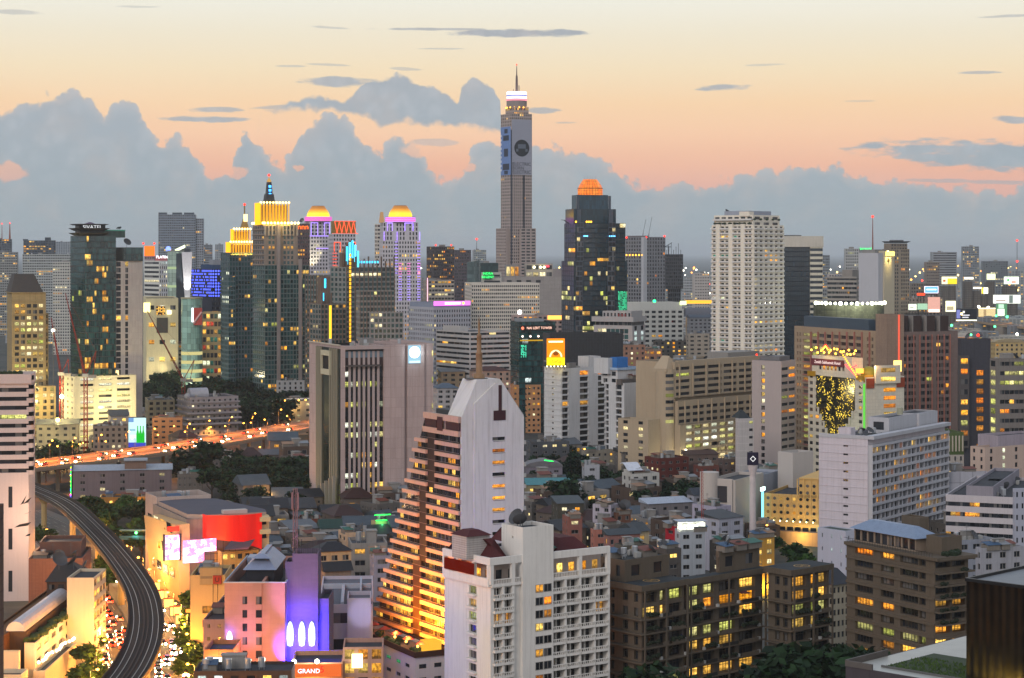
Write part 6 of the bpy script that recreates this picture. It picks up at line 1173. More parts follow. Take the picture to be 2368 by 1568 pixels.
b = Bld('brick_building', 'flat roofed brown brick building with dishes in front of the striped tower foot', None, 66, 192, 600, 6, 'building', depth=24); zt = b.z(1292)
b.block(z1=zt, mat=wall('7a5446', dirt=.3, grid=(1, .4, .03)), par=1); b.block(2, b.w*.9, 10, 24, 0, zt+3.5, wall('6a4c42')); b.kit(1, b.w-1, 1, 9, zt-1, 6, False, 4); lamp('sodium_spill', 'POINT', (b.w*.5, -12, 18), 4000, (1, .5, .2), b.root, 1); b.done()
b = Bld('dark_gable_hall', 'dark ridged roof hall with dish aerials right of the terrace building', None, 108, 196, 556, 4, 'building', depth=16); b.block(z1=b.z(1345), mat=wall('4a3a32'), R=W(4, 3, .6, .5, .4, ('warm',))); zt = b.z(1345); MB().frus((-.5, b.w+.5, -.5, 16.5), (2, b.w*.6, 7, 9), zt, zt+4).build('ridged_roof', plain('32302e'), b.root); b.dish(3, 2, zt+3, 2.2); b.dish(7, 2, zt+3, 1.8); b.dish(10, 3, zt+2, 1.6); b.done()
# ================================================================ centre and right near field
WB = wall('c0c0c0', dirt=.34)
b = Bld('apartment_block', 'white apartment block with recessed dark balconies carrying the yellow food billboard', 1258, 1300, 1400, 1044, 40, 'building'); zt = b.z(852); w_ = b.w
RC = W(3, 3.0, .8, .74, .14, ('warm', 'amber', 'pale'), cols=((.0, .14), (.40, .60), (.82, .99)), r=.9, t=1.2, sill=.4)
b.block(z1=zt, mat=WB, R=RC, L=W(1, 3.0, .1, .25, .06, ('pale',), cols=((.42, .52),), t=3, r=.2), par=1); zt_a = zt
for j in range(18): MB().box(-.25, -.003, 0, b.d, 2+j*3.05, 2.25+j*3.05).build('ledge', WB, b.root)
b.kit(4, w_-2, 6, b.d-2, zt-1, 3); b.block(w_*.78, w_+2, 6, b.d, zt-1, b.z(829), WB); b.done()
bb = Bld('billboard', 'bright yellow and orange food billboard with white bowl arc on the white apartment roof', 1262, 1264, 1305.5, 1040, 6, 'billboard', depth=1.0); z0, z1 = bb.z(845), bb.z(783); zm = bb.z(827)
MB().box(0, bb.w, 0, .5, zm, z1).build('panel', glow('ff8a10', 1.25), bb.root); MB().box(0, bb.w, 0, .5, z0, zm).build('lower_panel', glow('ffe018', 1.35), bb.root)
mb = MB(); n = 14; cx_, r0, r1 = bb.w*.5, bb.w*.36, bb.w*.27
for k in range(n): a, c = math.pi*k/n, math.pi*(k+1)/n; mb.q((cx_+r0*math.cos(a), -.06, zm+.3+r0*1.1*math.sin(a)), (cx_+r0*math.cos(c), -.06, zm+.3+r0*1.1*math.sin(c)), (cx_+r1*math.cos(c), -.06, zm+.3+r1*1.1*math.sin(c)), (cx_+r1*math.cos(a), -.06, zm+.3+r1*1.1*math.sin(a)))
mb.build('bowl_arc', glow('fff0b0', 1.5), bb.root); MB().ball((0, 0, 0), 2.0, n=8).build('dish_food', glow('b86010', .6), bb.root, (cx_, .2, zm+2.2)).scale = (1, .2, .8)
MB().box(bb.w*.1, bb.w*.9, -.06, -.01, z1-2.0, z1-1.2).build('lettering_strip', glow('fff4d0', 1.8), bb.root); text_part('CoCa', 2.0, glow('c07010', .6), bb.root, (bb.w*.52, -.06, (z0+zm)/2), 0)
for k in range(6): MB().ball((k*bb.w/5, -1.2, z0-.4), .35, n=6).build('lamp_globe', glow('fff0a0', 6), bb.root); MB().beam((k*bb.w/5, .8, z0-2.4), (k*bb.w/5, .8, z1), .12).build('frame_post', plain('4a4844'), bb.root)
lamp('board_glow', 'AREA', (bb.w/2, -2, z0), 500, (1, .75, .2), bb.root, 8, None, (R(120), 0, 0)); bb.done()
b = Bld('apartment_block', 'white apartment block with blue roof tank house and green glass stair windows', 1399, 1443, 1507, 1000, 42, 'building'); zt = b.z(886); WC = wall('bdb4a0', dirt=.2)
b.block(0, b.w, 0, b.d, 0, zt, WB, L=W(2, 3.0, .8, .74, .10, ('warm', 'pale', 'green'), cols=((.02, .18), (.56, .86)), r=.9, t=.6), R=W(1, 3.0, .2, .72, .85, ('teal', 'teal', 'green'), cols=((.44, .56),), r=.2, t=1, b=8), par=1)
z2 = b.z(857); b.block(.2, b.w*.8, b.d*.35, b.d+3, zt-1, z2, WB, L=W(2, 3, .5, .6, .0)); b.block(-.6, b.w*.85, b.d*.3, b.d+3.4, z2, z2+1.2, wall('9ab0c8'), par=.6)
b.block(1, 8.5, b.d*.45, b.d*.8, z2, b.z(828), plain('2a6cb0', .6, scale=.4)); b.block(-2, 1, b.d*.7, b.d+6, z2-2, b.z(830), WB); MB().box(-1, b.w, 1, b.d*.34, zt-.9, zt+1.8).build('roof_terrace', plain('5a5450'), b.root); b.kit(1, b.w-1, 1, b.d*.3, zt+1.8, 3, False); b.done()
# ---------------------------------------------------------------- beige stepped block with lit parking decks
b = Bld('office_block', 'beige stepped block with rounded corner and brightly lit open parking decks below', 1526, 1560, 1748, 950, 48, 'building'); BG = wall('a8977f', dirt=.2); w_ = b.w
zt = b.z(838); zA_ = b.z(880); zm = b.z(920); zk = b.z(982); XR = 1.15
bn = lambda n, lit, **k: W(n, 3.05, .86, .5, lit, ('pale', 'lime', 'warm'), r=.7, frame='4a4844', **k)
b.block(1, w_*XR, 2, 24, 0, zt, BG, par=1, R=None)
b.block(0, w_*XR, 0, 2, zm, zt, BG, R=bn(6, .06, b=.2, t=1.5), par=.4); b.block(0, w_*XR, -1.8, 0, zk, zm-1.5, BG, R=bn(7, .22, t=1.8), par=.5); b.block(-.2, w_*XR, -3.2, 0, 0, zk, BG, R=W(10, 3.05, .94, .6, .97, ('pale', 'white', 'white', 'lime'), r=1.6, m=4.5), par=.3)
for k in range(7): x = w_*.05+k*w_*.16; MB().box(x-.35, x+.35, -.6, -.003, zm, zt-1).box(x+1.5, x+2.2, -2.4, -1.803, zk, zm-1.6).build('pilaster', BG, b.root)
MB().lathe([(4.6, 0), (4.6, zt-3)], 18, -1.5, 4.5).build('rounded_corner', BG, b.root)
nf = int((zt-4-zk)/3.05)
for k in range(nf): z_ = zk+.9+3.05*k; MB().lathe([(4.66, z_), (4.66, z_+1.5)], 10, -1.5, 4.5, 0, math.pi*1.22, math.pi*1.52).build('corner_window', win_mat('dark' if k % 4 else 'lime'), b.root)
for k in range(5): z_ = 4+3.05*k; MB().lathe([(4.7, z_), (4.7, z_+1.5)], 10, -1.5, 4.5, 0, math.pi*1.1, math.pi*1.7).build('corner_window', win_mat('pale'), b.root, uv=True)
for k in range(6): MB().ball((3.4, -3.9, 2.5+3.05*k), .6, n=7).build('deck_lamp', glow('fffad0', 7), b.root)
MB().frus((-5, 4, 1, 9), (-.6, -.4, 3, 7), zt-3, zt+3).build('pediment', BG, b.root); MB().box(-5.4, 4, 1, 10, zt-4.5, zt-2.9).build('cornice', BG, b.root)
MB().box(3, w_*XR, .1, 2, zt-.01, zt+.6).build('coping', BG, b.root); b.kit(6, w_-2, 6, 20, zt-1, 7, True, 3); MB().prism([(w_*.75, 5), (w_*XR, 5), (w_*XR, 18), (w_*.75, 18)], zt-1, zt+2.6).build('roof_deck', wall('8a8680'), b.root)
b.block(-15, -6, 4, 22, 0, b.z(968), BG, L=W(2, 3.1, .3, .5, .2, ('pale',))); lamp('deck_light', 'POINT', (-2, -8, 9), 5500, (1, .92, .6), b.root, 1); lamp('deck_light', 'AREA', (w_*.5, -6, 3), 3000, (1, .9, .6), b.root, 14, None, (R(140), 0, 0), 2); b.done()
b = Bld('office_slab', 'pale pinkish slab tower with blank side and yellow lit stair recess beside the parking decks', 1738, 1806, 1839, 930, 56, 'building'); zt = b.z(835); PS = wall('a89c98', dirt=.15)
b.block(z1=zt, mat=PS, L=W(1, 3.05, .1, .62, .85, ('warm', 'pale'), cols=((.32, .44),), r=1.0, t=1.5, litf=lambda i, j, n, m: .9 if j > 7 else .4), R=W(2, 3.3, .9, .42, .2, ('amber', 'lime'), r=.4, t=2), par=1); b.kit(1, b.w-1, 2, b.d-2, zt-1, 3, True, 2); MB().prism([(2, 2), (b.w-2, 2), (b.w-2, 12), (2, 12)], zt, zt+2).build('roof_disc', plain('6a6a6c'), b.root); redlamp(b, 1, b.d-2, zt+2.5, .5); b.done()
b = Bld('office_block', 'low white panelled block with small dark hipped roof left of the pale slab tower', 1700, 1708, 1742, 900, 20, 'building'); zt = b.z(968); b.block(z1=zt, mat=wall('b4aeac', grid=(7, 3.2, .2), line=1.1), R=W(1, 3.2, .3, .35, .4, ('lime',), cols=((.7, .95),), r=.2)); MB().frus((.5, b.w*.9, 1, 9), (3, b.w*.55, 4.5, 5.5), zt, zt+3.4).build('hipped_roof', plain('2a3032'), b.root); b.done()
# ---------------------------------------------------------------- lilac white hotel
b = Bld('white_hotel', 'lilac white hotel of balcony rows with blank ribbed side wall and roof stair block', 1893, 2006, 2184, 700, 56, 'hotel'); zt = b.z(1008); LW = wall('c6bec4', dirt=.34); RW = wall('b2b2b6', dirt=.25); w_ = b.w
b.block(z1=zt-1.2, mat=LW, L=W(1, 2.95, .1, .22, .05, ('dark',), cols=((.50, .60),), r=.25, t=1), R=None, par=.5)
RS2 = W(18, 2.95, .8, .78, .16, ('warm', 'amber'), r=1.0, sill=.1, t=.4, litf=lambda i, j, n, m: (.55 if j == m-1 else .24), frame='3a342e')
b.block(.3, w_, -1.3, -.003, 0, zt-3.2, RW, R=RS2, par=.2, name='balcony_front')
nf = round((zt-3.6)/2.95); fh = (zt-3.6)/nf
for j in range(nf+1): MB().box(.1, w_+.2, -1.75, -1.303, j*fh-.35, j*fh+(.55 if j else .1)).build('balcony_band', RW, b.root)
for j in range(nf):
    z_ = j*fh+.552
    for k in range(10): x = .3+k*(w_-.5)/9; MB().box(x-.12, x+.12, -1.7, -1.303, z_, z_+fh-.95).build('divider', RW, b.root)
for j in range(nf+1): MB().box(-.14, -.003, 0, b.d, j*fh, j*fh+.25).build('ledge', LW, b.root)
MB().box(-.2, w_+.3, -2.3, .8, zt-1.2, zt).box(-.2, .8, .8, b.d, zt-1.2, zt).build('cornice', RW, b.root)
for k in range(10): x = .3+k*(w_-.5)/9; MB().q((x-.1, -1.75, zt-3.2), (x-.1, -.6, zt-1.2), (x+.1, -.6, zt-1.2), (x+.1, -1.75, zt-3.2)).build('raked_fin', RW, b.root)
b.block(w_*.36, w_*.97, 3, 11, zt-1.3, b.z(962, w_*.5, 3), RW, L=W(1, 4, .5, .5, 0)); b.block(w_*.72, w_*.97, 2, 11, zt-1.3, b.z(954, w_*.8, 3), RW, par=.5); MB().cyl(w_*.6, 6, b.z(962, w_*.5, 3), b.z(962, w_*.5, 3)+2.2, 1.1, n=12).ball((w_*.6, 6, b.z(962, w_*.5, 3)+2.2), 1.1, n=10, sz=.5).build('water_tank', plain('9a9a84'), b.root); b.block(2, 6, b.d*.4, b.d*.65, zt-1.3, zt+2.2, LW)
for k in range(5): MB().ball((4+k*3, 2+k % 2, zt-.8), 1.1, n=7, sz=.7).build('roof_shrub', plain('23281f'), b.root)
MB().box(3, w_*.7, 1.2, 3, zt-1.2, zt-.4).build('roof_pipe', plain('2a2c30'), b.root); b.kit(3, w_*.4, 4, b.d-3, zt-1.2, 5, False, 2)
b.block(w_, w_+1.6, -1, 6, 0, zt-6, wall('6a5a48'), R=W(1, 2.95, .7, .8, .8, ('warm', 'amber'), r=.2)); b.done()
b = Bld('office_block', 'white block of long dark window bands with scattered yellow windows right of the lilac hotel', 2186, 2342, 2400, 640, 68, 'building'); zt = b.z(1150)
b.block(z1=zt, mat=wall('b8b2b4', dirt=.15), L=W(14, 3.3, 1.0, .42, .17, ('warm', 'amber'), r=.4, t=1.2), R=W(3, 3.3, .3, .5, .1, ('dark',)), par=1); b.kit(2, b.w-1, 3, b.d-4, zt-1, 9, True, 2); b.block(1, b.w, b.d*.3, b.d*.7, zt-1, zt+3, wall('8c8890')); b.done()
b = Bld('office_block', 'light grey block with small square windows cut by the right edge', 2341, 2345, 2420, 600, 12, 'building'); b.block(z1=b.z(1130), mat=wall('a0a2ae', dirt=.15), R=W(6, 3.3, .35, .45, .02), L=W(1, 3.3, .5, .4), par=1); b.done()
b = Bld('apartment_block', 'beige low apartment block with cool white windows at the right edge', 2243, 2277, 2420, 820, 34, 'building'); zt = b.z(1035)
b.block(z1=zt, mat=wall('b8a294', dirt=.15), R=W(5, 3.2, .22, .6, .15, ('white',), r=.3, litf=lambda i, j, n, m: .9 if i == 1 else .05), L=W(2, 3.2, .3, .5, .05, ('amber',)), par=1); b.block(b.fx(2320), b.fx(2420), 3, 14, zt-1, zt+4, wall('9a9098')); b.kit(1, b.w-1, 2, 12, zt-1, 5); b.done()
b = Bld('shophouse', 'low white building with dark roof and round tanks before the beige low apartment block', 2186, 2190, 2282, 760, 10, 'building'); b.block(z1=b.z(1092), mat=wall('a8a8b0', dirt=.2, grid=(5, 6, .15)), par=.6, roof=plain('3a4240')); b.kit(1, b.w-1, 1, 18, b.z(1092)-.6, 8); b.done()
b = Bld('green_block', 'olive green block with white vertical slats right of the lilac hotel roof', 2186, 2188, 2228, 860, 10, 'building'); zt = b.z(1000)
b.block(z0=b.z(1052), z1=zt, mat=plain('4a5a30')); b.block(z1=b.z(1052)-.01, mat=wall('b0a8a0'), R=W(3, 3.2, .35, .6, .2, ('warm',)), par=.2)
for k in range(5): x = .8+k*1.5; MB().box(x, x+.6, -.35, -.003, b.z(1044), b.z(1008)).build('slat', plain('b4aa98'), b.root)
b.done()
# ---------------------------------------------------------------- golden lit hotel with round windows, white hall with cylinder
b = Bld('round_window_hotel', 'golden floodlit hotel with rows of round windows and turquoise lit name strip', 1768, 1905, 1960, 765, 66, 'hotel'); zt = b.z(1147); d_ = b.d; GH = wall('c8a468', dirt=.1)
zlow = zt-0.; bw = d_/9
b.block(z1=zt, mat=GH, par=1); b.block(0, b.w, 0, d_*.42, zt-1, b.z(1110), GH, par=1, roof=plain('4a4642')); b.block(-2.4, -.003, -1, d_, 0, 8.0, GH, L=W(8, 3.5, .8, .35, .3, ('warm', 'dark')), par=.3); b.block(-5, -2.41, -1, d_, 0, 5.2, wall('a88a70'), par=.1)
DISC = MB().lathe([(.82, 0), (.82, .12), (.64, .12), (.64, -.1), (.01, -.1)], 16).mesh('window', [GH])
DIN = {k: MB().lathe([(.64, 0), (.01, .005)], 16).mesh('pane', [win_mat(k)]) for k in ('dark', 'warm')}
for i in range(9):
    y = d_-bw*(i+.5); tall = i > 4
    for j in range(5+(1 if tall else 0)):
        z_ = 9.0+j*2.6
        if z_ > (b.z(1110) if tall else zt)-1.2: continue
        o = bpy.data.objects.new('window', DISC); link(o, b.root, (-.05, y, z_)); o.rotation_euler = (R(90), 0, R(-90)); p = link(bpy.data.objects.new('pane', DIN['warm' if b.rng.random() < .2 else 'dark']), o, (0, 0, -.02))
    MB().box(-.4, -.003, y+bw*.42, y+bw*.58, 8.1, (b.z(1110) if i > 4 else zt)).build('pilaster', GH, b.root)
    MB().ball((-1.5, y, 8.5), .26, n=6).build('uplight', glow('fff0b0', 9), b.root); lamp('uplight_beam', 'SPOT', (-1.6, y, 8.3), 2000, (1, .68, .2), b.root, .15, 95, (0, R(-168), 0))
MB().box(-.5, b.w, -.3, d_*.42, b.z(1110), b.z(1110)+.5).build('cornice', GH, b.root)
MB().box(-2.2, -.8, d_+.2, d_+.7, 9, zt+1).build('name_strip', glow('90f4ff', 1.4), b.root); MB().box(-3.4, 1, d_+.1, d_+.8, zt+1, zt+2.4).build('lit_sign', glow('d8fff0', 2.4), b.root); MB().box(-4, -3.6, -2.5, -2.1, 1, 12.5).build('neon_post', glow('c8ffff', 3.5), b.root); MB().box(-4, -3.6, -2.5, -2.1, 12.5, 14.4).build('neon_tip', glow('ff3850', 2.5), b.root)
lamp('neon_light', 'POINT', (-4.6, -3, 7), 1500, (.3, .8, 1), b.root, .4); lamp('warm_spill', 'POINT', (-9, d_*.3, 4), 2500, (1, .65, .12), b.root, .4); lamp('orange_spill', 'POINT', (-8, d_*.9, 7), 2600, (1, .5, .1), b.root, .3); b.done()
b = Bld('white_hall', 'white hall with round corner tower and dark ribbon window left of the golden hotel', 1640, 1700, 1765, 760, 62, 'building'); zt = b.z(1110); WHL = wall('b4aca4', dirt=.12)
b.block(z1=zt, mat=WHL, par=1.2); MB().cyl(0, b.d, 0, zt+2.5, 3.6, n=20).build('round_tower', WHL, b.root, smooth=False); MB().box(-.5, -.003, b.d*.30, b.d*.86, zt-8.5, zt-2.5).build('ribbon_window', plain('2c3038', .3), b.root); MB().box(-.8, -.003, 1, b.d*.29, 0, zt+.3).box(-.8, 0, b.d*.29, b.d, zt-2.4, zt+.3).build('frame_wall', WHL, b.root)
b.block(4, b.w+30, b.d*.4, b.d*1.5, 0, zt-2, wall('9aa0ac'), roof=plain('6a7078')); b.done()
b = Bld('white_cube', 'plain white cube building before the bulb hotel', 1798, 1833, 1880, 800, 40, 'building'); b.block(z1=b.z(1047), mat=wall('b4aea8', dirt=.1), par=1.5); b.done()
s_ = empty('sign_pylon', 'white flared sign column carrying a dark blue box with white drop emblem', 'sign', gp(1740, 1283)); zz = 110-(1046-585)*s_.location[1]/4700; zz2 = 110-(1075-585)*s_.location[1]/4700
MB().lathe([(1.3, 0), (1.1, zz2-4), (1.9, zz2)], 12).build('column', plain('c4bab8'), s_); MB().box(-2.0, 2.0, -.8, .8, zz2, zz).build('sign_box', plain('1c1630'), s_); MB().lathe([(1.1, 0), (.8, 0)], 4).build('emblem', glow('ffffff', .9), s_, (0, -.83, (zz+zz2)/2)).rotation_euler = (R(90), 0, 0)
# ---------------------------------------------------------------- brown concrete apartments in front
BC = wall('5e5448', dirt=.4); FHB = 3.1
def brown(name, label, L, C, Rr, Y, th, top, cols, lcols, pent, litf, ring=False):
    b = Bld(name, label, L, C, Rr, Y, th, 'building'); zt = b.z(top); nf = int((zt-2)/FHB); fh = (zt-1.4)/nf
    b.block(z1=zt-1.4, mat=BC, R=W(len(cols), fh, .8, .72, .12, ('warm', 'amber', 'warm', 'lime'), cols=cols, nf=nf, r=1.0, sill=.3, litf=litf, frame='3a342c'), L=W(len(lcols), fh, .6, .6, .08, ('warm', 'lime'), cols=lcols, nf=nf, r=.6, frame='3a342c', litf=lambda i, j, n, m: .10), par=.1)
    MB().box(-1.0, b.w+.8, -1.0, b.d+.8, zt-1.4, zt).build('roof_slab', [BC], b.root); rf = MB().q((-.8, -.8, zt+.01), (b.w+.6, -.8, zt+.01), (b.w+.6, b.d+.6, zt+.01), (-.8, b.d+.6, zt+.01)).build('roof', wall('343a3e', dirt=.8, grid=(4.5, 4.5, .12), line=1.3), b.root)
    for j in range(1, nf):
        z_ = j*fh-.1; skip = j == nf-1
        if skip: continue
        mb = MB(); mb.box(-1.3, b.w+.2, -1.3, -.003, z_, z_+.28).box(-1.3, -.003, -.003, b.d, z_, z_+.28); mb.build('floor_slab', BC, b.root)
        for k, (a, c) in enumerate(cols):
            if b.rng.random() < .5: MB().box(b.w*a, b.w*c, -1.28, -1.15, z_+.28, z_+1.1).build('balcony_wall', BC if b.rng.random() < .6 else plain('2a2824'), b.root)
            if b.rng.random() < .4:
                mb = MB(); 
                for q in range(5): mb.ball((b.w*(a+(c-a)*(.1+.2*q)), -1.0, z_+1.1+b.rng.uniform(0, .4)), b.rng.uniform(.4, .75), n=6)
                mb.build('balcony_plants', plain('1c2616', var=.6), b.root)
            if b.rng.random() < .5: MB().box(b.w*c+.3, b.w*c+1.1, -.9, -.4, z_+.28, z_+.95).build('air_unit', plain('b0b0ac'), b.root)
    for k in (0, .5, 1): MB().box(b.w*k-.25, b.w*k+.25, -1.29, -1.0, 0, zt-1.4).build('post', BC, b.root)
    if pent: x0, x1, y0, y1, h = pent; b.block(b.w*x0, b.w*x1, b.d*y0, b.d*y1, zt+.02, zt+h, BC, R=W(2, 5, .4, .5, 0, r=.4), L=W(2, 5, .3, .5, 0, r=.4), par=.3, roof=plain('2e3436', var=.6)); b.kit(b.w*x0+.5, b.w*x1-.5, b.d*y0+.5, b.d*y1-.5, zt+h-.3, 6, False, 2)
    if ring: MB().lathe([(2.1, zt+.03), (2.1, zt+.05), (1.75, zt+.05), (1.75, zt+.03)], 28, b.w*.45, b.d*.28).box(b.w*.45-.9, b.w*.45-.6, b.d*.28-.9, b.d*.28+.9, zt+.03, zt+.05).box(b.w*.45+.6, b.w*.45+.9, b.d*.28-.9, b.d*.28+.9, zt+.03, zt+.05).box(b.w*.45-.59, b.w*.45+.59, b.d*.28-.15, b.d*.28+.15, zt+.03, zt+.05).build('roof_marking', plain('a08048'), b.root)
    b.zt = zt; return b
b = brown('brown_apartments', 'brown concrete apartments with ringed letter H roof marking beside the front white hotel', 1405, 1483, 1581, 478, 42, 1353, ((.03, .36), (.42, .56), (.64, .95)), ((.10, .2), (.45, .6), (.78, .9)), (.0, 1.05, .5, 1.3, 5.2), lambda i, j, n, m: (.35 if j == m-1 else .16), True); b.done()
b = brown('brown_apartments', 'brown concrete apartments with wide yellow lit double height top windows and planted balcony', 1578, 1590, 1762, 492, 42, 1338, ((.02, .16), (.20, .34), (.41, .62), (.68, .90)), ((.2, .5),), (.45, 1.0, .55, 1.15, 5.2), lambda i, j, n, m: (.85 if j >= m-2 else .2))
for k in range(9): z_ = b.zt-4-k*3.1; MB().beam((b.w*1.0, -1.6, z_), (b.w*1.0+4.5, -2.2, z_+2.8), .18).build('stair_flight', BC, b.root)
o = empty('parasol', 'dark red parasol on the planted balcony of the lit brown apartments', 'parasol', (*b.world(b.w*.72, -.9), b.zt-7.2)); MB().tube([(0, 0, 0), (0, 0, 2)], .04, 4).build('pole', plain('6a5a50'), o); MB().lathe([(1.5, 1.7), (.05, 2.3)], 8).build('canopy', plain('4a1c24'), o); b.done()
b = brown('brown_apartments', 'small brown apartment block with glowing yellow corner flats and ringed roof marking', 1776, 1828, 1916, 500, 42, 1317, ((.04, .40), (.52, .66), (.72, .95)), ((.30, .5), (.66, .86)), None, lambda i, j, n, m: (.95 if i == 0 and j > m-5 else .12), True); b.done()
b = Bld('brown_apartments', 'brown apartment block with pale metal hipped penthouse and roof garden', 1957, 2161, 2238, 470, 31, 'building'); zt = b.z(1289); nf = int((zt-1)/2.95); fh = (zt-.8)/nf
b.block(z1=zt, mat=BC, L=W(5, fh, .6, .62, .22, ('warm', 'amber', 'lime'), cols=((.10, .31), (.40, .55), (.62, .82), (.83, .90)), nf=nf, r=.8, frame='3a342c'), R=W(3, fh, .9, .66, .36, ('warm', 'warm', 'amber'), cols=((.02, .46), (.52, .9)), nf=nf, r=1.4, frame='2a2620'), par=.6)
for j in range(nf+1): MB().box(-.35, -.003, 0, b.d, j*fh-.2, j*fh+.45).box(.003, b.w+.8, -1.5, -.003, j*fh-.15, j*fh+.2).build('floor_slab', BC, b.root)
for j in range(nf):
    for k in range(3):
        if b.rng.random() < .6: mb = MB(); [mb.ball((b.w*(.1+.3*k)+q*.6, -1.2, j*fh+.5+b.rng.uniform(0, .4)), b.rng.uniform(.35, .6), n=6) for q in range(4)]; mb.build('balcony_plants', plain('1c2616', var=.6), b.root)
MB().box(-.9, b.w+1.4, -1.7, b.d, zt-.7, zt+.05).build('roof_slab', BC, b.root); zp = zt+3.2; y0 = b.d*.28
b.block(2, b.w*.8, y0, b.d-.5, zt+.06, zp, wall('8a7a6a'), L=W(9, 3, .8, .8, .2, ('warm', 'dark', 'cool'), r=.3), par=.1); MB().frus((1, b.w*.9, y0-1, b.d+.3), (4, b.w*.55, y0+3, b.d-4), zp, zp+2.3).build('metal_roof', plain('7e8ea4', .45, .3), b.root)
b.block(b.w*.35, b.w*.95, b.d*.05, b.d*.22, zt+.06, zt+4.2, BC, par=.4); b.block(b.w*.9, b.w*1.2, b.d*.5, b.d*.7, 0, zp+3.6, BC)
for k in range(16): MB().ball((b.w*b.rng.uniform(.3, 1.0), b.rng.uniform(-1, 3), zt+.5), b.rng.uniform(.5, 1.0), n=7).build('roof_shrub', plain('1e2c18', var=.6), b.root)
mb = MB(); [mb.box(-.85, -.8, k*.9, k*.9+.06, zt+.05, zt+1) for k in range(int(b.d/.9))]; mb.box(-.86, -.78, 0, b.d, zt+1, zt+1.08); mb.build('railing', plain('2a2622'), b.root); b.done()
b = Bld('white_annex', 'plain white annex with green flat roof and few lit windows below the lilac hotel', 1890, 1955, 1985, 560, 40, 'building'); b.block(z1=b.z(1228), mat=wall('aeb0bc', dirt=.12), L=W(3, 3.6, .12, .3, .5, ('cool', 'dark', 'white'), r=.2), R=W(2, 3.6, .2, .3, .1), par=.3, roof=plain('2c3c34')); b.done()
b = Bld('low_house', 'beige house with dark hipped roof behind the small brown apartment block', 1896, 1925, 1962, 545, 35, 'house'); zt = b.z(1352); b.block(z1=zt, mat=wall('9a9280'), R=W(4, 3, .6, .5, .1, ('teal', 'dark')), L=W(3, 3, .6, .5, .2, ('teal',)), par=.1); MB().frus((-.8, b.w+.8, -.8, b.d+.8), (b.w*.3, b.w*.6, b.d*.4, b.d*.6), zt, zt+4).build('hipped_roof', plain('30343c'), b.root); b.done()
# ---------------------------------------------------------------- dark corrugated building with deck, right corner
b = Bld('corner_building', 'dark ribbed facade building lit yellow from below on a pale roof deck', 1963, 2520, 2600, 292, 46, 'building'); zd = 45.; d_ = b.d
b.block(-1, b.w+30, 0, d_, 0, zd, wall('4a4448', grid=(9, 20, .1), line=.8), par=.01, roof=plain('a8a8a0', .35, scale=.3)); MB().box(-1.15, b.w, d_-.35, d_, zd, zd+1.0).box(-1.15, -.8, d_-5, d_-.35, zd, zd+.9).build('parapet', plain('5a5450'), b.root)
ZL = 60.; yL = b.fy(2203)*.985; 
def ribbed():
    m, t = newmat('ribbed_metal'); oc = t.n('ShaderNodeTexCoord').outputs['Object']; s = t.n('ShaderNodeSeparateXYZ'); t.put(s.inputs[0], oc); f = t.m('SINE', t.m('MULTIPLY', s.outputs[1], 30.))
    bp = t.n('ShaderNodeBump'); bp.inputs['Distance'].default_value = .12; bp.inputs['Strength'].default_value = 1; t.put(bp.inputs['Height'], f); bsdf(t, t.mix(t.ss(t.noise(oc, .3, 4), .35, .7), lin('24211f'), lin('100f0f')), .45, .35, .4, bp.outputs[0]); return m
RB = ribbed(); x0 = 3.2
yC = b.fy(2356)
MB().box(x0, x0+26, yC, yL, zd+.01, ZL).build('ribbed_wall', RB, b.root); MB().box(x0-.25, x0+.25, yC-.3, yL+.1, ZL, ZL+.5).box(x0+.25, x0+26, yL-.25, yL+.1, ZL, ZL+.5).build('coping', plain('1a1a1c', .4), b.root); MB().box(x0+.25, x0+26, yC, yL-.25, ZL+.002, ZL+.05).build('roof', plain('74787c', .5), b.root)
mb = MB(); n = 60
for k in range(n): y = yC+(yL-yC)*k/n; mb.box(x0-.14, x0-.003, y, y+.09, zd+.6, ZL)
mb.build('rib', RB, b.root); MB().box(x0-.3, x0-.01, yC-.45, yC-.02, zd, ZL+.3).build('corner_post', plain('1c1b1c', .4), b.root)
MB().box(x0-1.0, x0-.8, yC, yL, zd+.15, zd+.3).build('rail', plain('6a6a6c'), b.root)
for f0, f1 in ((.10, .36), (.52, .74)):
    ya_, yb_ = yC+(yL-yC)*f0, yC+(yL-yC)*f1; MB().box(x0-1.1, x0-.9, ya_, yb_, zd+.32, zd+.44).build('light_tube', glow('fff0b0', 5), b.root)
    lamp('wall_washer', 'AREA', (x0-1.3, (ya_+yb_)/2, zd+.7), 700 if f0 < .4 else 220, (1, .62, .08), b.root, 1.2, None, (0, R(-158), 0), yb_-ya_)
mb = MB(); rr = random.Random(4)
for k in range(900): y = rr.uniform(yL*.985, d_-5); x = x0+rr.uniform(-.8, 10); z_ = zd+.02; a = rr.uniform(0, 6.28); h = rr.uniform(.15, .45); mb.q((x-.15*math.cos(a), y-.15*math.sin(a), z_), (x+.15*math.cos(a), y+.15*math.sin(a), z_), (x+.05, y+.05, z_+h))
tag(mb.build('roof_grass', plain('3c5420', var=.6), b.root), kind='stuff'); MB().box(x0-1, x0+14, yL*.985, d_-4.6, zd+.002, zd+.03).build('turf', plain('2c3c1a', var=.6), b.root); MB().box(x0-1.2, x0-1.0, yL*.98, d_-4.6, zd, zd+.35).build('turf_kerb', plain('5a5a58'), b.root)
b.done()
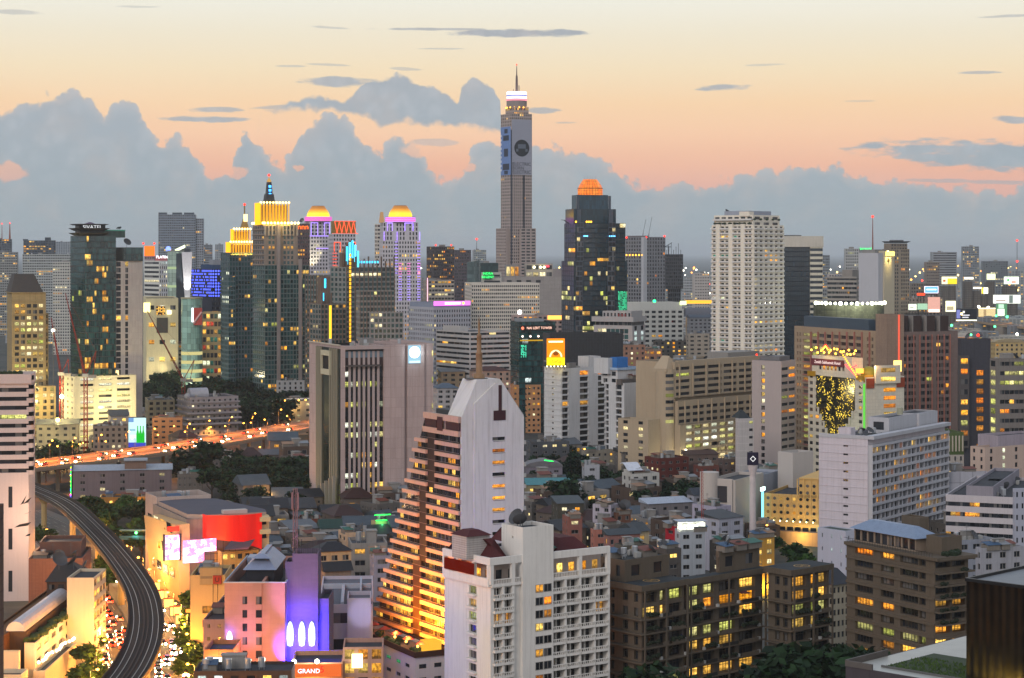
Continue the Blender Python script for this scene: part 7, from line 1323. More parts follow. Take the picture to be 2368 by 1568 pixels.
# ================================================================ elevated railway, expressway, streets
def smooth_path(pts, n=6):
    out = []; P = [Vector(p) for p in pts]; P = [2*P[0]-P[1]]+P+[2*P[-1]-P[-2]]
    for i in range(1, len(P)-2):
        for k in range(n):
            t = k/n; a, b_, c, d = P[i-1], P[i], P[i+1], P[i+2]
            out.append(.5*((2*b_)+(c-a)*t+(2*a-5*b_+4*c-d)*t*t+(3*b_-a-3*c+d)*t**3))
    out.append(P[-2]); return out
def side(path, i):
    d = path[min(i+1, len(path)-1)]-path[max(i-1, 0)]; d.z = 0; d.normalize(); return Vector((d.y, -d.x, 0))
def sweep(mb, path, prof, m=0):
    "prof: closed list of (offset to the right, height)"
    n = len(prof); i0 = len(mb.v)
    for i, p in enumerate(path):
        s_ = side(path, i); mb.v += [tuple(p+s_*a+Vector((0, 0, h))) for a, h in prof]
    for i in range(len(path)-1):
        for j in range(n): j2 = (j+1) % n; mb.f.append((i0+i*n+j, i0+i*n+j2, i0+(i+1)*n+j2, i0+(i+1)*n+j)); mb.m.append(m)
    for e in (0, len(path)-1): mb.f.append(tuple(i0+e*n+j for j in range(n))); mb.m.append(m)
    return mb
def rect(a, b, h0, h1): return [(a, h0), (b, h0), (b, h1), (a, h1)]
VZ = 14.
vpx = [(20, 1108), (75, 1130), (150, 1165), (220, 1228), (280, 1296), (322, 1362), (337, 1420), (333, 1478), (312, 1532), (280, 1580), (225, 1650), (150, 1730)]
VP = smooth_path([gp(x, y, VZ) for x, y in vpx], 8)
via = empty('railway_viaduct', 'curving elevated railway viaduct with two tracks above the lit street', 'viaduct')
CN = wall('6a6056', dirt=.45); TRK = plain('241d1a', .9, scale=1.5)
sweep(MB(), VP, [(-4.6, 0), (4.6, 0), (4.6, -.5), (2.2, -1.9), (-2.2, -1.9), (-4.6, -.5)]).build('deck', CN, via)
sweep(MB(), VP, rect(-4.3, 4.3, .004, .12)).build('trackbed', TRK, via)
for s_ in (-1, 1): sweep(MB(), VP, rect(s_*4.5-.12, s_*4.5+.12, .002, 1.0)).build('parapet', plain('3a322c', .9), via); sweep(MB(), VP, rect(s_*.5-.15, s_*.5+.15, .12, .35)).build('cable_trough', plain('453c36', .9), via)
RAIL = plain('9a9490', .3, .8, var=.1)
for t in (-2.45, 2.45):
    for g in (-.72, .72): sweep(MB(), VP, rect(t+g-.07, t+g+.07, .12, .34)).build('rail', RAIL, via)
    mb = sweep(MB(), VP, rect(t-.9, t+.9, .121, .16)); mb.build('track_slab', plain('2f2723', .9, scale=2), via)
for i in range(4, len(VP)-8, 7):
    p = VP[i]; MB().lathe([(1.1, 0), (1.1, VZ-4), (2.4, VZ-1.92)], 12, p.x, p.y).build('pier', wall('a89468'), via)
ASP = plain('56524c', .75, var=.4, scale=.15); LINE = plain('b0aca0', .7)
G0 = [Vector((p.x, p.y, 0)) for p in VP]
def road(name, path, w_, z_, lanes, mat=ASP):
    sweep(MB(), path, rect(-w_/2, w_/2, z_-.3, z_)).build(name, mat)['kind'] = 'structure'
    mb = MB()
    for k in range(lanes+1):
        a = -w_/2+.4+(w_-.8)*k/lanes
        if k in (0, lanes): sweep(mb, path, rect(a-.07, a+.07, z_+.002, z_+.006))
        else:
            for i in range(0, len(path)-1, 2): s_ = side(path, i); p, q = path[i], path[i+1]; mb.q(*[tuple(v+Vector((0, 0, z_+.006))) for v in (p+s_*(a-.07), p+s_*(a+.07), q+s_*(a+.07), q+s_*(a-.07))])
    mb.build('road_markings', LINE)['kind'] = 'structure'
road('road', G0, 24, .05, 8)
for s_ in (-1, 1): sweep(MB(), G0, rect(s_*14.2-2.2, s_*14.2+2.2, 0, .2)).build('pavement', plain('6a665e', .85))['kind'] = 'structure'
sweep(MB(), G0, rect(-1.2, 1.2, .05, .3)).build('median_kerb', plain('6a665e', .85))['kind'] = 'structure'
EZ = 12.
EP = smooth_path([gp(x, y, EZ) for x, y in [(-60, 1092), (75, 1077), (180, 1066), (300, 1050), (420, 1034), (500, 1021), (600, 1003), (715, 984), (880, 964), (1040, 950), (1190, 940), (1300, 935), (1500, 930)]], 6)
ex = empty('expressway', 'elevated orange lit expressway crossing behind the tall pinkish office block', 'expressway')
sweep(MB(), EP, [(-14, 0), (14, 0), (14, -1), (5, -2.4), (-5, -2.4), (-14, -1)]).build('deck', wall('8a7a68', dirt=.3), ex); sweep(MB(), EP, rect(-13.6, 13.6, .004, .02)).build('carriageway', plain('7a6a5a', .8, var=.4, scale=.1), ex)
for a in (-13.8, 0, 13.8): sweep(MB(), EP, rect(a-.2, a+.2, .02, 1.0)).build('barrier', wall('9a8a74'), ex)
for i in range(3, len(EP)-1, 5):
    p = EP[i]; s_ = side(EP, i)
    for a in (-7, 7): q = p+s_*a; MB().lathe([(1.0, 0), (1.0, EZ-1.8)], 10, q.x, q.y).build('pier', wall('9a8a74'), ex)
LP = smooth_path([gp(x, y, 0) for x, y in [(430, 1092), (520, 1078), (620, 1060), (730, 1042), (900, 1015), (1080, 985), (1190, 968), (1300, 955)]], 6); road('road', LP, 22, .05, 6)
for nm, lb, pts, z_, w_ in (('expressway', 'far orange lit expressway crossing the billboard district on the right', [(1960, 735), (2150, 728), (2240, 738), (2330, 752), (2450, 762)], 13, 24), ('expressway', 'far lower expressway on concrete piers above the curved shed roofs on the right', [(2150, 778), (2240, 784), (2330, 792), (2460, 800)], 12, 16)):
    pa = smooth_path([gp(x, y, z_) for x, y in pts], 5); e2 = empty(nm, lb, 'expressway'); sweep(MB(), pa, rect(-w_/2, w_/2, -1.8, 0)).build('deck', wall('a08a70'), e2); sweep(MB(), pa, rect(-w_/2+.3, w_/2-.3, .003, .02)).build('carriageway', plain('5a5048', .8), e2)
    for a in (-w_/2, w_/2): sweep(MB(), pa, rect(a-.2, a+.2, .003, 1.2)).build('barrier', wall('a08a70'), e2)
    for i in range(1, len(pa), 3): MB().lathe([(1.3, 0), (1.3, z_-1.5)], 8, pa[i].x, pa[i].y).build('pier', wall('9a8a78'), e2)
    for i in range(0, len(pa), 2): lamp('sodium_light', 'POINT', tuple(pa[i]+Vector((0, -4, 9))), 8000, (1, .42, .08), e2, 1)
# ---------------------------------------------------------------- street lamps
def lamp_proto(energy, label, group, h=9., col=(1, .40, .06), face='ffa83c', gs=14, r=.42, kd='SPOT'):
    o = empty('street_lamp', label, 'street lamp', (0, 0, 0), 0, group); MB().tube([(0, 0, 0), (0, 0, h), (1.6, 0, h+.5)], .11, 5).build('pole', plain('6a6660', .5), o); MB().ball((1.7, 0, h+.35), r, n=8, sz=.7).build('lamp_head', glow(face, gs), o); lamp('sodium_light', kd, (1.7, 0, h-.3), energy, col, o, .35, 160 if kd == 'SPOT' else None); return o
def lamps(proto, pts):
    for i, (p, rz) in enumerate(pts):
        if i == 0: proto.location = p; proto.rotation_euler = (0, 0, rz)
        else: dup(proto, p, rz)
def along(path, off, step, i0=0, dz=0.):
    out = []
    for i in range(i0, len(path), step): s_ = side(path, i); p = path[i]+s_*off; out.append(((p.x, p.y, p.z+dz), math.atan2(s_.y, s_.x)+(math.pi if off > 0 else 0)))
    return out
lamps(lamp_proto(21000, 'orange sodium lamp on the parapet of the elevated expressway', 'lamps along the elevated expressway', 9, (1, .26, .02)), along(EP, 13.8, 3, 1)+along(EP, -13.8, 3, 2))
lamps(lamp_proto(9500, 'orange street lamp beside the street under the railway viaduct', 'lamps along the street under the viaduct', 8, kd='POINT'), along(G0, -12.5, 3, 18)+along(G0, 12.5, 3, 19))
lamps(lamp_proto(20000, 'orange lamp over the lower road beneath the expressway', 'lamps over the lower road', 8, gs=12), along(LP, 10, 4, 1))
spots = [(425, 1010, 9), (446, 990, 10), (585, 975, 9), (695, 945, 9), (700, 955, 9), (480, 985, 8), (190, 1022, 9), (150, 1048, 8), (1275, 900, 9), (1195, 905, 8), (1225, 890, 8), (1245, 870, 9), (1515, 900, 9), (2058, 1165, 9), (1345, 1035, 8), (1765, 1212, 8)]
lamps(lamp_proto(9000, 'orange lamp on a pole in the side streets between low buildings', 'scattered side street lamps', 8), [(gp(x, dep_y, 0), i*1.3) for i, (x, dep_y, h) in enumerate([(x, y+9*4700/(dep(y, 9)), h) for x, y, h in spots])])
for i, (px, py, Y, lb) in enumerate([(143, 917, 1105, 'upper intense white yellow floodlight before the crane podium'), (134, 971, 1085, 'lower intense orange yellow floodlight on a pole before the podium'), (123, 764, 1112, 'white floodlight high on the red crane jib')]):
    o = empty('floodlight', lb, 'floodlight', (gx(px, Y), Y, 0)); z_ = gz(py, Y); MB().tube([(0, 0, 0), (0, 0, z_)], .12, 5).build('pole', plain('5a5650'), o); MB().ball((0, -.4, z_), 1.15 if i < 2 else .9, n=10).build('lamp_head', glow(('fff6c0', 'ffd070', 'fffff0')[i], 12), o); lamp('flood', 'POINT', (0, -2, z_), (26000, 30000, 6000)[i], (1, .78, .3), o, .8)
o = empty('floodlight', 'overexposed white street floodlight right of the viaduct bend', 'floodlight', gp(392, 1332+40)); MB().tube([(0, 0, 0), (0, 0, 9)], .1, 5).build('pole', plain('5a5650'), o)
for k in range(4): MB().ball((k*1.2-1.5, .4*k, 9.2), .6, n=8).build('lamp_head', glow('fffbe0', 14), o)
lamp('flood', 'POINT', (0, -1, 8.5), 16000, (1, .86, .5), o, .6)
# ---------------------------------------------------------------- cars
def car_proto(name, label, group, hexc):
    o = empty(name, label, 'car', (0, 0, 0), 0, group); P = plain(hexc, .3, .3, var=.1)
    MB().frus((-.88, .88, -2.1, 2.1), (-.82, .82, -2.05, 2.05), .35, .85).build('body', P, o); MB().frus((-.8, .8, -1.5, 1.0), (-.62, .62, -1.0, .45), .851, 1.42).build('cabin', plain('101418', .1), o)
    for x in (-.8, .8):
        for y in (-1.3, 1.3): c = MB().cyl(0, 0, -.1, .1, .33, n=10).build('wheel', plain('121212'), o, (x, y, .33)); c.rotation_euler = (0, R(90), 0)
    for x in (-.6, .6): MB().ball((x, 2.1, .7), .36, n=6).build('headlight', glow('ffe8b0', 26), o); MB().ball((x, -2.08, .74), .30, n=6).build('taillight', glow('ff2408', 14), o)
    return o
CARS = [('d0d0cc', 'white'), ('1c1e22', 'black'), ('7a7e84', 'silver'), ('8a2424', 'red')]
rr = random.Random(11)
def traffic(path, offs, i0, i1, group, where, n, dirn):
    prot = {}
    for k in range(n):
        i = i0+(i1-i0)*k/n+rr.uniform(-.4, .4); j = int(i); t = i-j
        if j < 0 or j+1 >= len(path): continue
        p = path[j].lerp(path[j+1], t); s_ = side(path, j); off = rr.choice(offs); q = p+s_*(off+rr.uniform(-.25, .25)); hx, cn = CARS[rr.choice((0, 0, 1, 2, 2, 3))]
        ang = math.atan2(s_.y, s_.x)+(math.pi if dirn < 0 else 0)
        loc = (q.x, q.y, p.z+.06)
        if cn not in prot: prot[cn] = car_proto('car', f'{cn} car {where}', group, hx); prot[cn].location = loc; prot[cn].rotation_euler = (0, 0, ang)
        else: dup(prot[cn], loc, ang)
traffic(G0, (3.2, 5.6, 8, 10.4), 20, 60, 'cars going away on the left lanes of the street', 'showing tail lights on the lanes left of the viaduct', 84, -1)
traffic(G0, (-3.2, -5.6, -8, -10.4), 24, 62, 'cars coming on the right lanes of the street', 'showing headlights on the lanes right of the viaduct', 84, 1)
traffic(EP, (3, 6.5, 10), 2, 52, 'cars on the near expressway carriageway', 'with lights on along the near expressway carriageway', 22, -1); traffic(EP, (-3, -6.5, -10), 2, 52, 'cars on the far expressway carriageway', 'with lights on along the far expressway carriageway', 18, 1)
traffic(LP, (-3, 3, 7), 1, 36, 'cars on the lower road', 'with lights on along the lower road under the expressway', 34, 1)
def stall():
    o = empty('street_stall', 'small lit stall with a sloping awning on the pavement beside the viaduct street', 'stall', (0, 0, 0), 0, 'lit stalls along the pavements'); MB().box(-1.4, 1.4, -.6, .6, 0, 1).build('counter', plain('6a5a48'), o); MB().box(-1.5, 1.5, .62, .72, 0, 2.4).build('lit_back', glow('ffc860', 2.2), o); MB().frus((-1.7, 1.7, -1.4, .9), (-1.7, 1.7, .5, .9), 2.45, 2.9).build('awning', plain('a85a30'), o); MB().ball((0, -.2, 2.2), .22, n=6).build('lamp_bulb', glow('fff0c0', 20), o); return o
lamps(stall(), along(G0, 13.8, 2, 24, .2)+along(G0, -13.8, 2, 27, .2))
# ---------------------------------------------------------------- tower cranes
def crane(label, px, Y, py_top, jib, cj):
    o = empty('tower_crane', label, 'crane', (gx(px, Y), Y, 0)); zt = gz(py_top, Y); CR = plain('8a2c1c', .6); k_ = Y/F; mb = MB(); w_ = .9
    for x in (-w_, w_):
        for y in (-w_, w_): mb.beam((x, y, 0), (x, y, zt), .15)
    for k in range(int(zt/3)):
        z_ = k*3
        for a, c in (((-w_, -w_), (w_, -w_)), ((w_, -w_), (w_, w_)), ((w_, w_), (-w_, w_)), ((-w_, w_), (-w_, -w_))): mb.beam((*a, z_), (*c, z_+3), .12)
    mb.build('mast', CR, o); MB().box(-1.6, 1.6, -1.4, 1.4, zt, zt+1.8).build('cab', plain('b0aca4'), o); MB().box(1.7, 5.5, -1.2, 1.2, zt-.4, zt+1.2).build('counterweight', plain('8a8680'), o)
    a = Vector((0, 0, zt+1.5)); e = Vector(((jib[0]-px)*k_, 0, zt+(py_top-jib[1])*k_)); d = (e-a); n = 14; mb = MB()
    nrm = Vector((-d.z, 0, d.x)).normalized()*.9
    for q in (Vector((0, -.6, 0)), Vector((0, .6, 0)), nrm): mb.beam(a+q, e, .2)
    for k in range(n): f, g = a+d*k/n, a+d*(k+1)/n; mb.beam(f+Vector((0, -.6, 0)), g+nrm*(1-k/n), .1); mb.beam(f+nrm*(1-k/n), g+Vector((0, .6, 0)), .1)
    mb.build('jib', CR, o); t = Vector(((cj[0]-px)*k_, 0, zt+(py_top-cj[1])*k_)); MB().beam((0, 0, zt+1), t, .25).beam((4, 0, zt+1), t, .2).beam(t, e, .05).build('apex_frame', CR, o)
crane('red luffing crane with lamps beside the hipped roof stone hotel', 142, 1108, 868, (118, 734), (158, 830))
crane('red luffing crane in front of the white car park podium', 198, 1098, 872, (151, 678), (222, 812))
crane('red luffing crane before the dark park trees', 424, 1215, 882, (340, 719), (449, 832))
# ---------------------------------------------------------------- billboards
def board(label, x0, x1, y0, y1, Y, hexc, s=1.4, extra=None, base=True):
    if Y > 1300 and x0 > 2174: Y = min(2900, 84*F/((y0+y1)/2-585))
    o = empty('billboard', label, 'billboard', (gx(x0, Y), Y, 0)); w_ = (x1-x0)*Y/F; z0, z1 = gz(y1, Y), gz(y0, Y); MB().box(0, w_, 0, .6, z0, z1).build('panel', glow(hexc, s), o)
    for k in range(3): MB().beam((w_*(.15+.35*k), .9, 0), (w_*(.15+.35*k), .9, z1), .35).build('post', plain('4a4640'), o)
    MB().box(-.3, w_+.3, -.1, .7, z0-.5, z0).box(-.3, w_+.3, -.1, .7, z1, z1+.4).build('frame', plain('5a564e'), o)
    if z0 > 40: MB().box(w_*.05, w_*.95, 2, 16, 0, z0-3).build('support_block', wall('6a6660', grid=(3, 3.2, .5), line=.4), o)
    if extra:
        for k, (a, c, e, f, hx, st) in enumerate(extra): MB().box(w_*a, w_*c, -.12-.02*k, -.01-.02*k, z0+(z1-z0)*e, z0+(z1-z0)*f).build('picture', glow(hx, st), o)
    return o
board('white rimmed pale blue screen glowing above the billboard district', 2137, 2169, 662, 678, 1800, 'ffe8f8', 2.0, ((.03, .97, .05, .95, '7ac0ff', 1.1), (.15, .85, .45, .6, 'f4ffff', 2)))
board('small red neon sign left of the pale blue screen', 2120, 2138, 678, 683, 1790, 'ff4020', 2.2)
board('tall pink billboard lit from its foot under the pale blue screen', 2145, 2173, 687, 722, 1780, 'e0a898', 1.0, ((.05, .95, .0, .2, 'ffe0c8', 1.8),))
board('square white billboard right of the tall pink billboard', 2186, 2209, 696, 721, 1760, 'f8f4c8', 1.7, ((.1, .8, .15, .5, 'c8b890', .9),))
board('white billboard at the left end of the billboard row', 2100, 2119, 703, 717, 1770, 'e8f0d8', 1.3, ((.2, .6, .4, .5, '707870', .5),)); board('greenish billboard beside the one at the row left end', 2121, 2144, 702, 716, 1775, 'a8d0b0', 1.0)
board('black billboard with white picture strips on the right', 2210, 2258, 714, 739, 1500, '10141c', .6, ((.02, .2, .1, .9, '8a90d8', .8), (.32, .42, .6, .8, 'ffffff', 1), (.3, .65, .35, .45, 'e8e8f0', 1), (.3, .6, .15, .25, 'e8e8f0', 1), (.0, 1, -.12, -.02, 'ffffe0', 2)))
board('wide cream billboard between the black and the green edged boards', 2262, 2301, 712, 732, 1540, 'e0c890', 1.1, ((.3, .45, .1, .8, 'c0a070', .8), (.0, 1, .9, 1, 'fff4c0', 2)))
board('upright white billboard with green edges at the right', 2303, 2328, 702, 733, 1560, '60a070', .8, ((.12, .75, .1, .6, 'f4ffe8', 1.6), (.2, .7, .65, .95, 'c0e8c8', 1.2)))
board('largest white billboard with dark round face mark at the right edge', 2296, 2359, 682, 702, 1680, 'e8ece0', 1.4, ((.1, .45, .3, .42, 'c0a090', .8), (.58, .72, .05, .95, '90a098', .6)))
board('small white billboard with green picture near the right edge', 2321, 2355, 640, 657, 2300, 'f0ffe0', 1.7, ((.2, .35, .4, .7, '50c070', 1), (.5, .8, .15, .4, 'ff9080', 1)))
board('plain pale lit billboard in the far right district', 2281, 2301, 633, 647, 2500, 'f0f4c0', 1.5); board('white and yellow double billboard right of the brown stair block', 2177, 2212, 640, 657, 2200, 'f8f0c0', 1.5, ((.38, 1, .0, .75, 'f0d020', 1.3), (.08, .25, .3, .6, 'd07050', 1)))
board('small yellow white lit board in the right district', 2269, 2284, 665, 679, 2000, 'ffffe0', 2.0, ((.0, .3, 0, 1, 'f0d030', 1.4),)); board('thin white lit board above the curved row of lamps', 2229, 2250, 641, 646, 2250, 'fff8e0', 2.0); board('white strip board on a low roof in the right district', 2250, 2270, 664, 668, 1990, 'fff8d8', 2.2)
o = board('tall beer billboard with green bottles facing the expressway', 297, 337, 966, 1034, 1105, 'c8f0f0', 1.05, ((0, 1, 0, .16, '3a48c8', .8), (.08, .45, .32, .42, 'f0e8f0', 1), (.06, .4, .55, .62, 'a0d8e8', .8), (.0, .3, .85, 1, '78a8e0', .8)))
for k in range(3):
    h0, h1 = gz(1024, 1105), gz(984, 1105); MB().lathe([(.05, 0), (.75, .2), (.75, 5), (.3, 7), (.28, 9.2), (.05, 9.3)], 10).build('bottle', glow('18c030', .9), o, (5.1+1.5*k, -.5, h0))
lamp('board_glow', 'POINT', (9, -6, gz(1062, 1105)), 7000, (1, 1, .85), o, .6)
for k in range(3): MB().ball((7.5+2.5*k, -4, gz(1062, 1105)), .6, n=8).build('floodlight', glow('fffff0', 10), o)
board('small beer board frame in yellow under the tall billboard', 297, 310, 1042, 1050, 1100, 'ffe020', 1.0)
# ================================================================ low buildings
def low(L, C, Rr, top, Y, th, hexc, roof, label, name='house', lit=.2, kit=2, rh=2.6, kinds=('warm', 'pale'), cat='house', nW=None, group=None):
    b = Bld(name, label, L, C, Rr, Y, th, cat, group, 12, 10); b.d = min(b.d, 26); zt = b.z(top); wm = wall(hexc, dirt=.45); q = b.rng; pt = q.uniform(2.6, 4.6) if nW is None else b.w/nW; n = max(1, int(b.w/pt+.01)); n2 = max(1, int(b.d/pt)); ww = q.uniform(.34, .6) if nW is None else .26; wh = q.uniform(.36, .55)
    lit = lit*1.4; rk, rc = roof; flat = rk == 'flat'
    b.block(z1=zt, mat=wm, R=W(n, 3.1, ww, wh, lit, kinds, r=.25, t=.5, frame='8a8680'), L=W(n2, 3.1, ww*.8, wh, lit, kinds, r=.25, t=.5, frame='8a8680'), par=.7 if flat else .05, roof=plain(rc, .85, var=.6, scale=.5))
    rm = plain(rc, .6, .15, var=.45, scale=.8)
    if rk == 'gable': MB().frus((-.6, b.w+.6, -.6, b.d+.6), (-.6, b.w+.6, b.d*.48, b.d*.52), zt, zt+rh).build('roof_cover', rm, b.root)
    elif rk == 'hip': MB().frus((-.6, b.w+.6, -.6, b.d+.6), (b.w*.35, b.w*.65, b.d*.42, b.d*.58), zt, zt+rh).build('roof_cover', rm, b.root)
    elif rk == 'shed': mb = MB(); mb.q((-.5, -.5, zt+.1), (b.w+.5, -.5, zt+.1), (b.w+.5, b.d+.5, zt+rh*.6), (-.5, b.d+.5, zt+rh*.6)).q((-.5, -.5, zt), (-.5, b.d+.5, zt), (-.5, b.d+.5, zt+rh*.6), (-.5, -.5, zt+.1)).q((b.w+.5, -.5, zt), (b.w+.5, -.5, zt+.1), (b.w+.5, b.d+.5, zt+rh*.6), (b.w+.5, b.d+.5, zt)).build('roof_cover', rm, b.root)
    elif rk == 'arch':
        n = 8; mb = MB(); P_ = [(b.w/2-(b.w/2+.4)*math.cos(math.pi*k/n), zt+rh*math.sin(math.pi*k/n)) for k in range(n+1)]
        for k in range(n): mb.q((P_[k][0], -.4, P_[k][1]), (P_[k+1][0], -.4, P_[k+1][1]), (P_[k+1][0], b.d+.4, P_[k+1][1]), (P_[k][0], b.d+.4, P_[k][1]))
        mb.q(*[(x, -.4, z_) for x, z_ in P_]).build('roof_cover', rm, b.root)
    if flat and kit: b.kit(.5, b.w-.5, .5, b.d-.5, zt-.7, kit, b.w > 7, 1 if kit > 3 else 0)
    b.zt = zt; return b
F_, G_, H_, S_, A_R = 'flat', 'gable', 'hip', 'shed', 'arch'
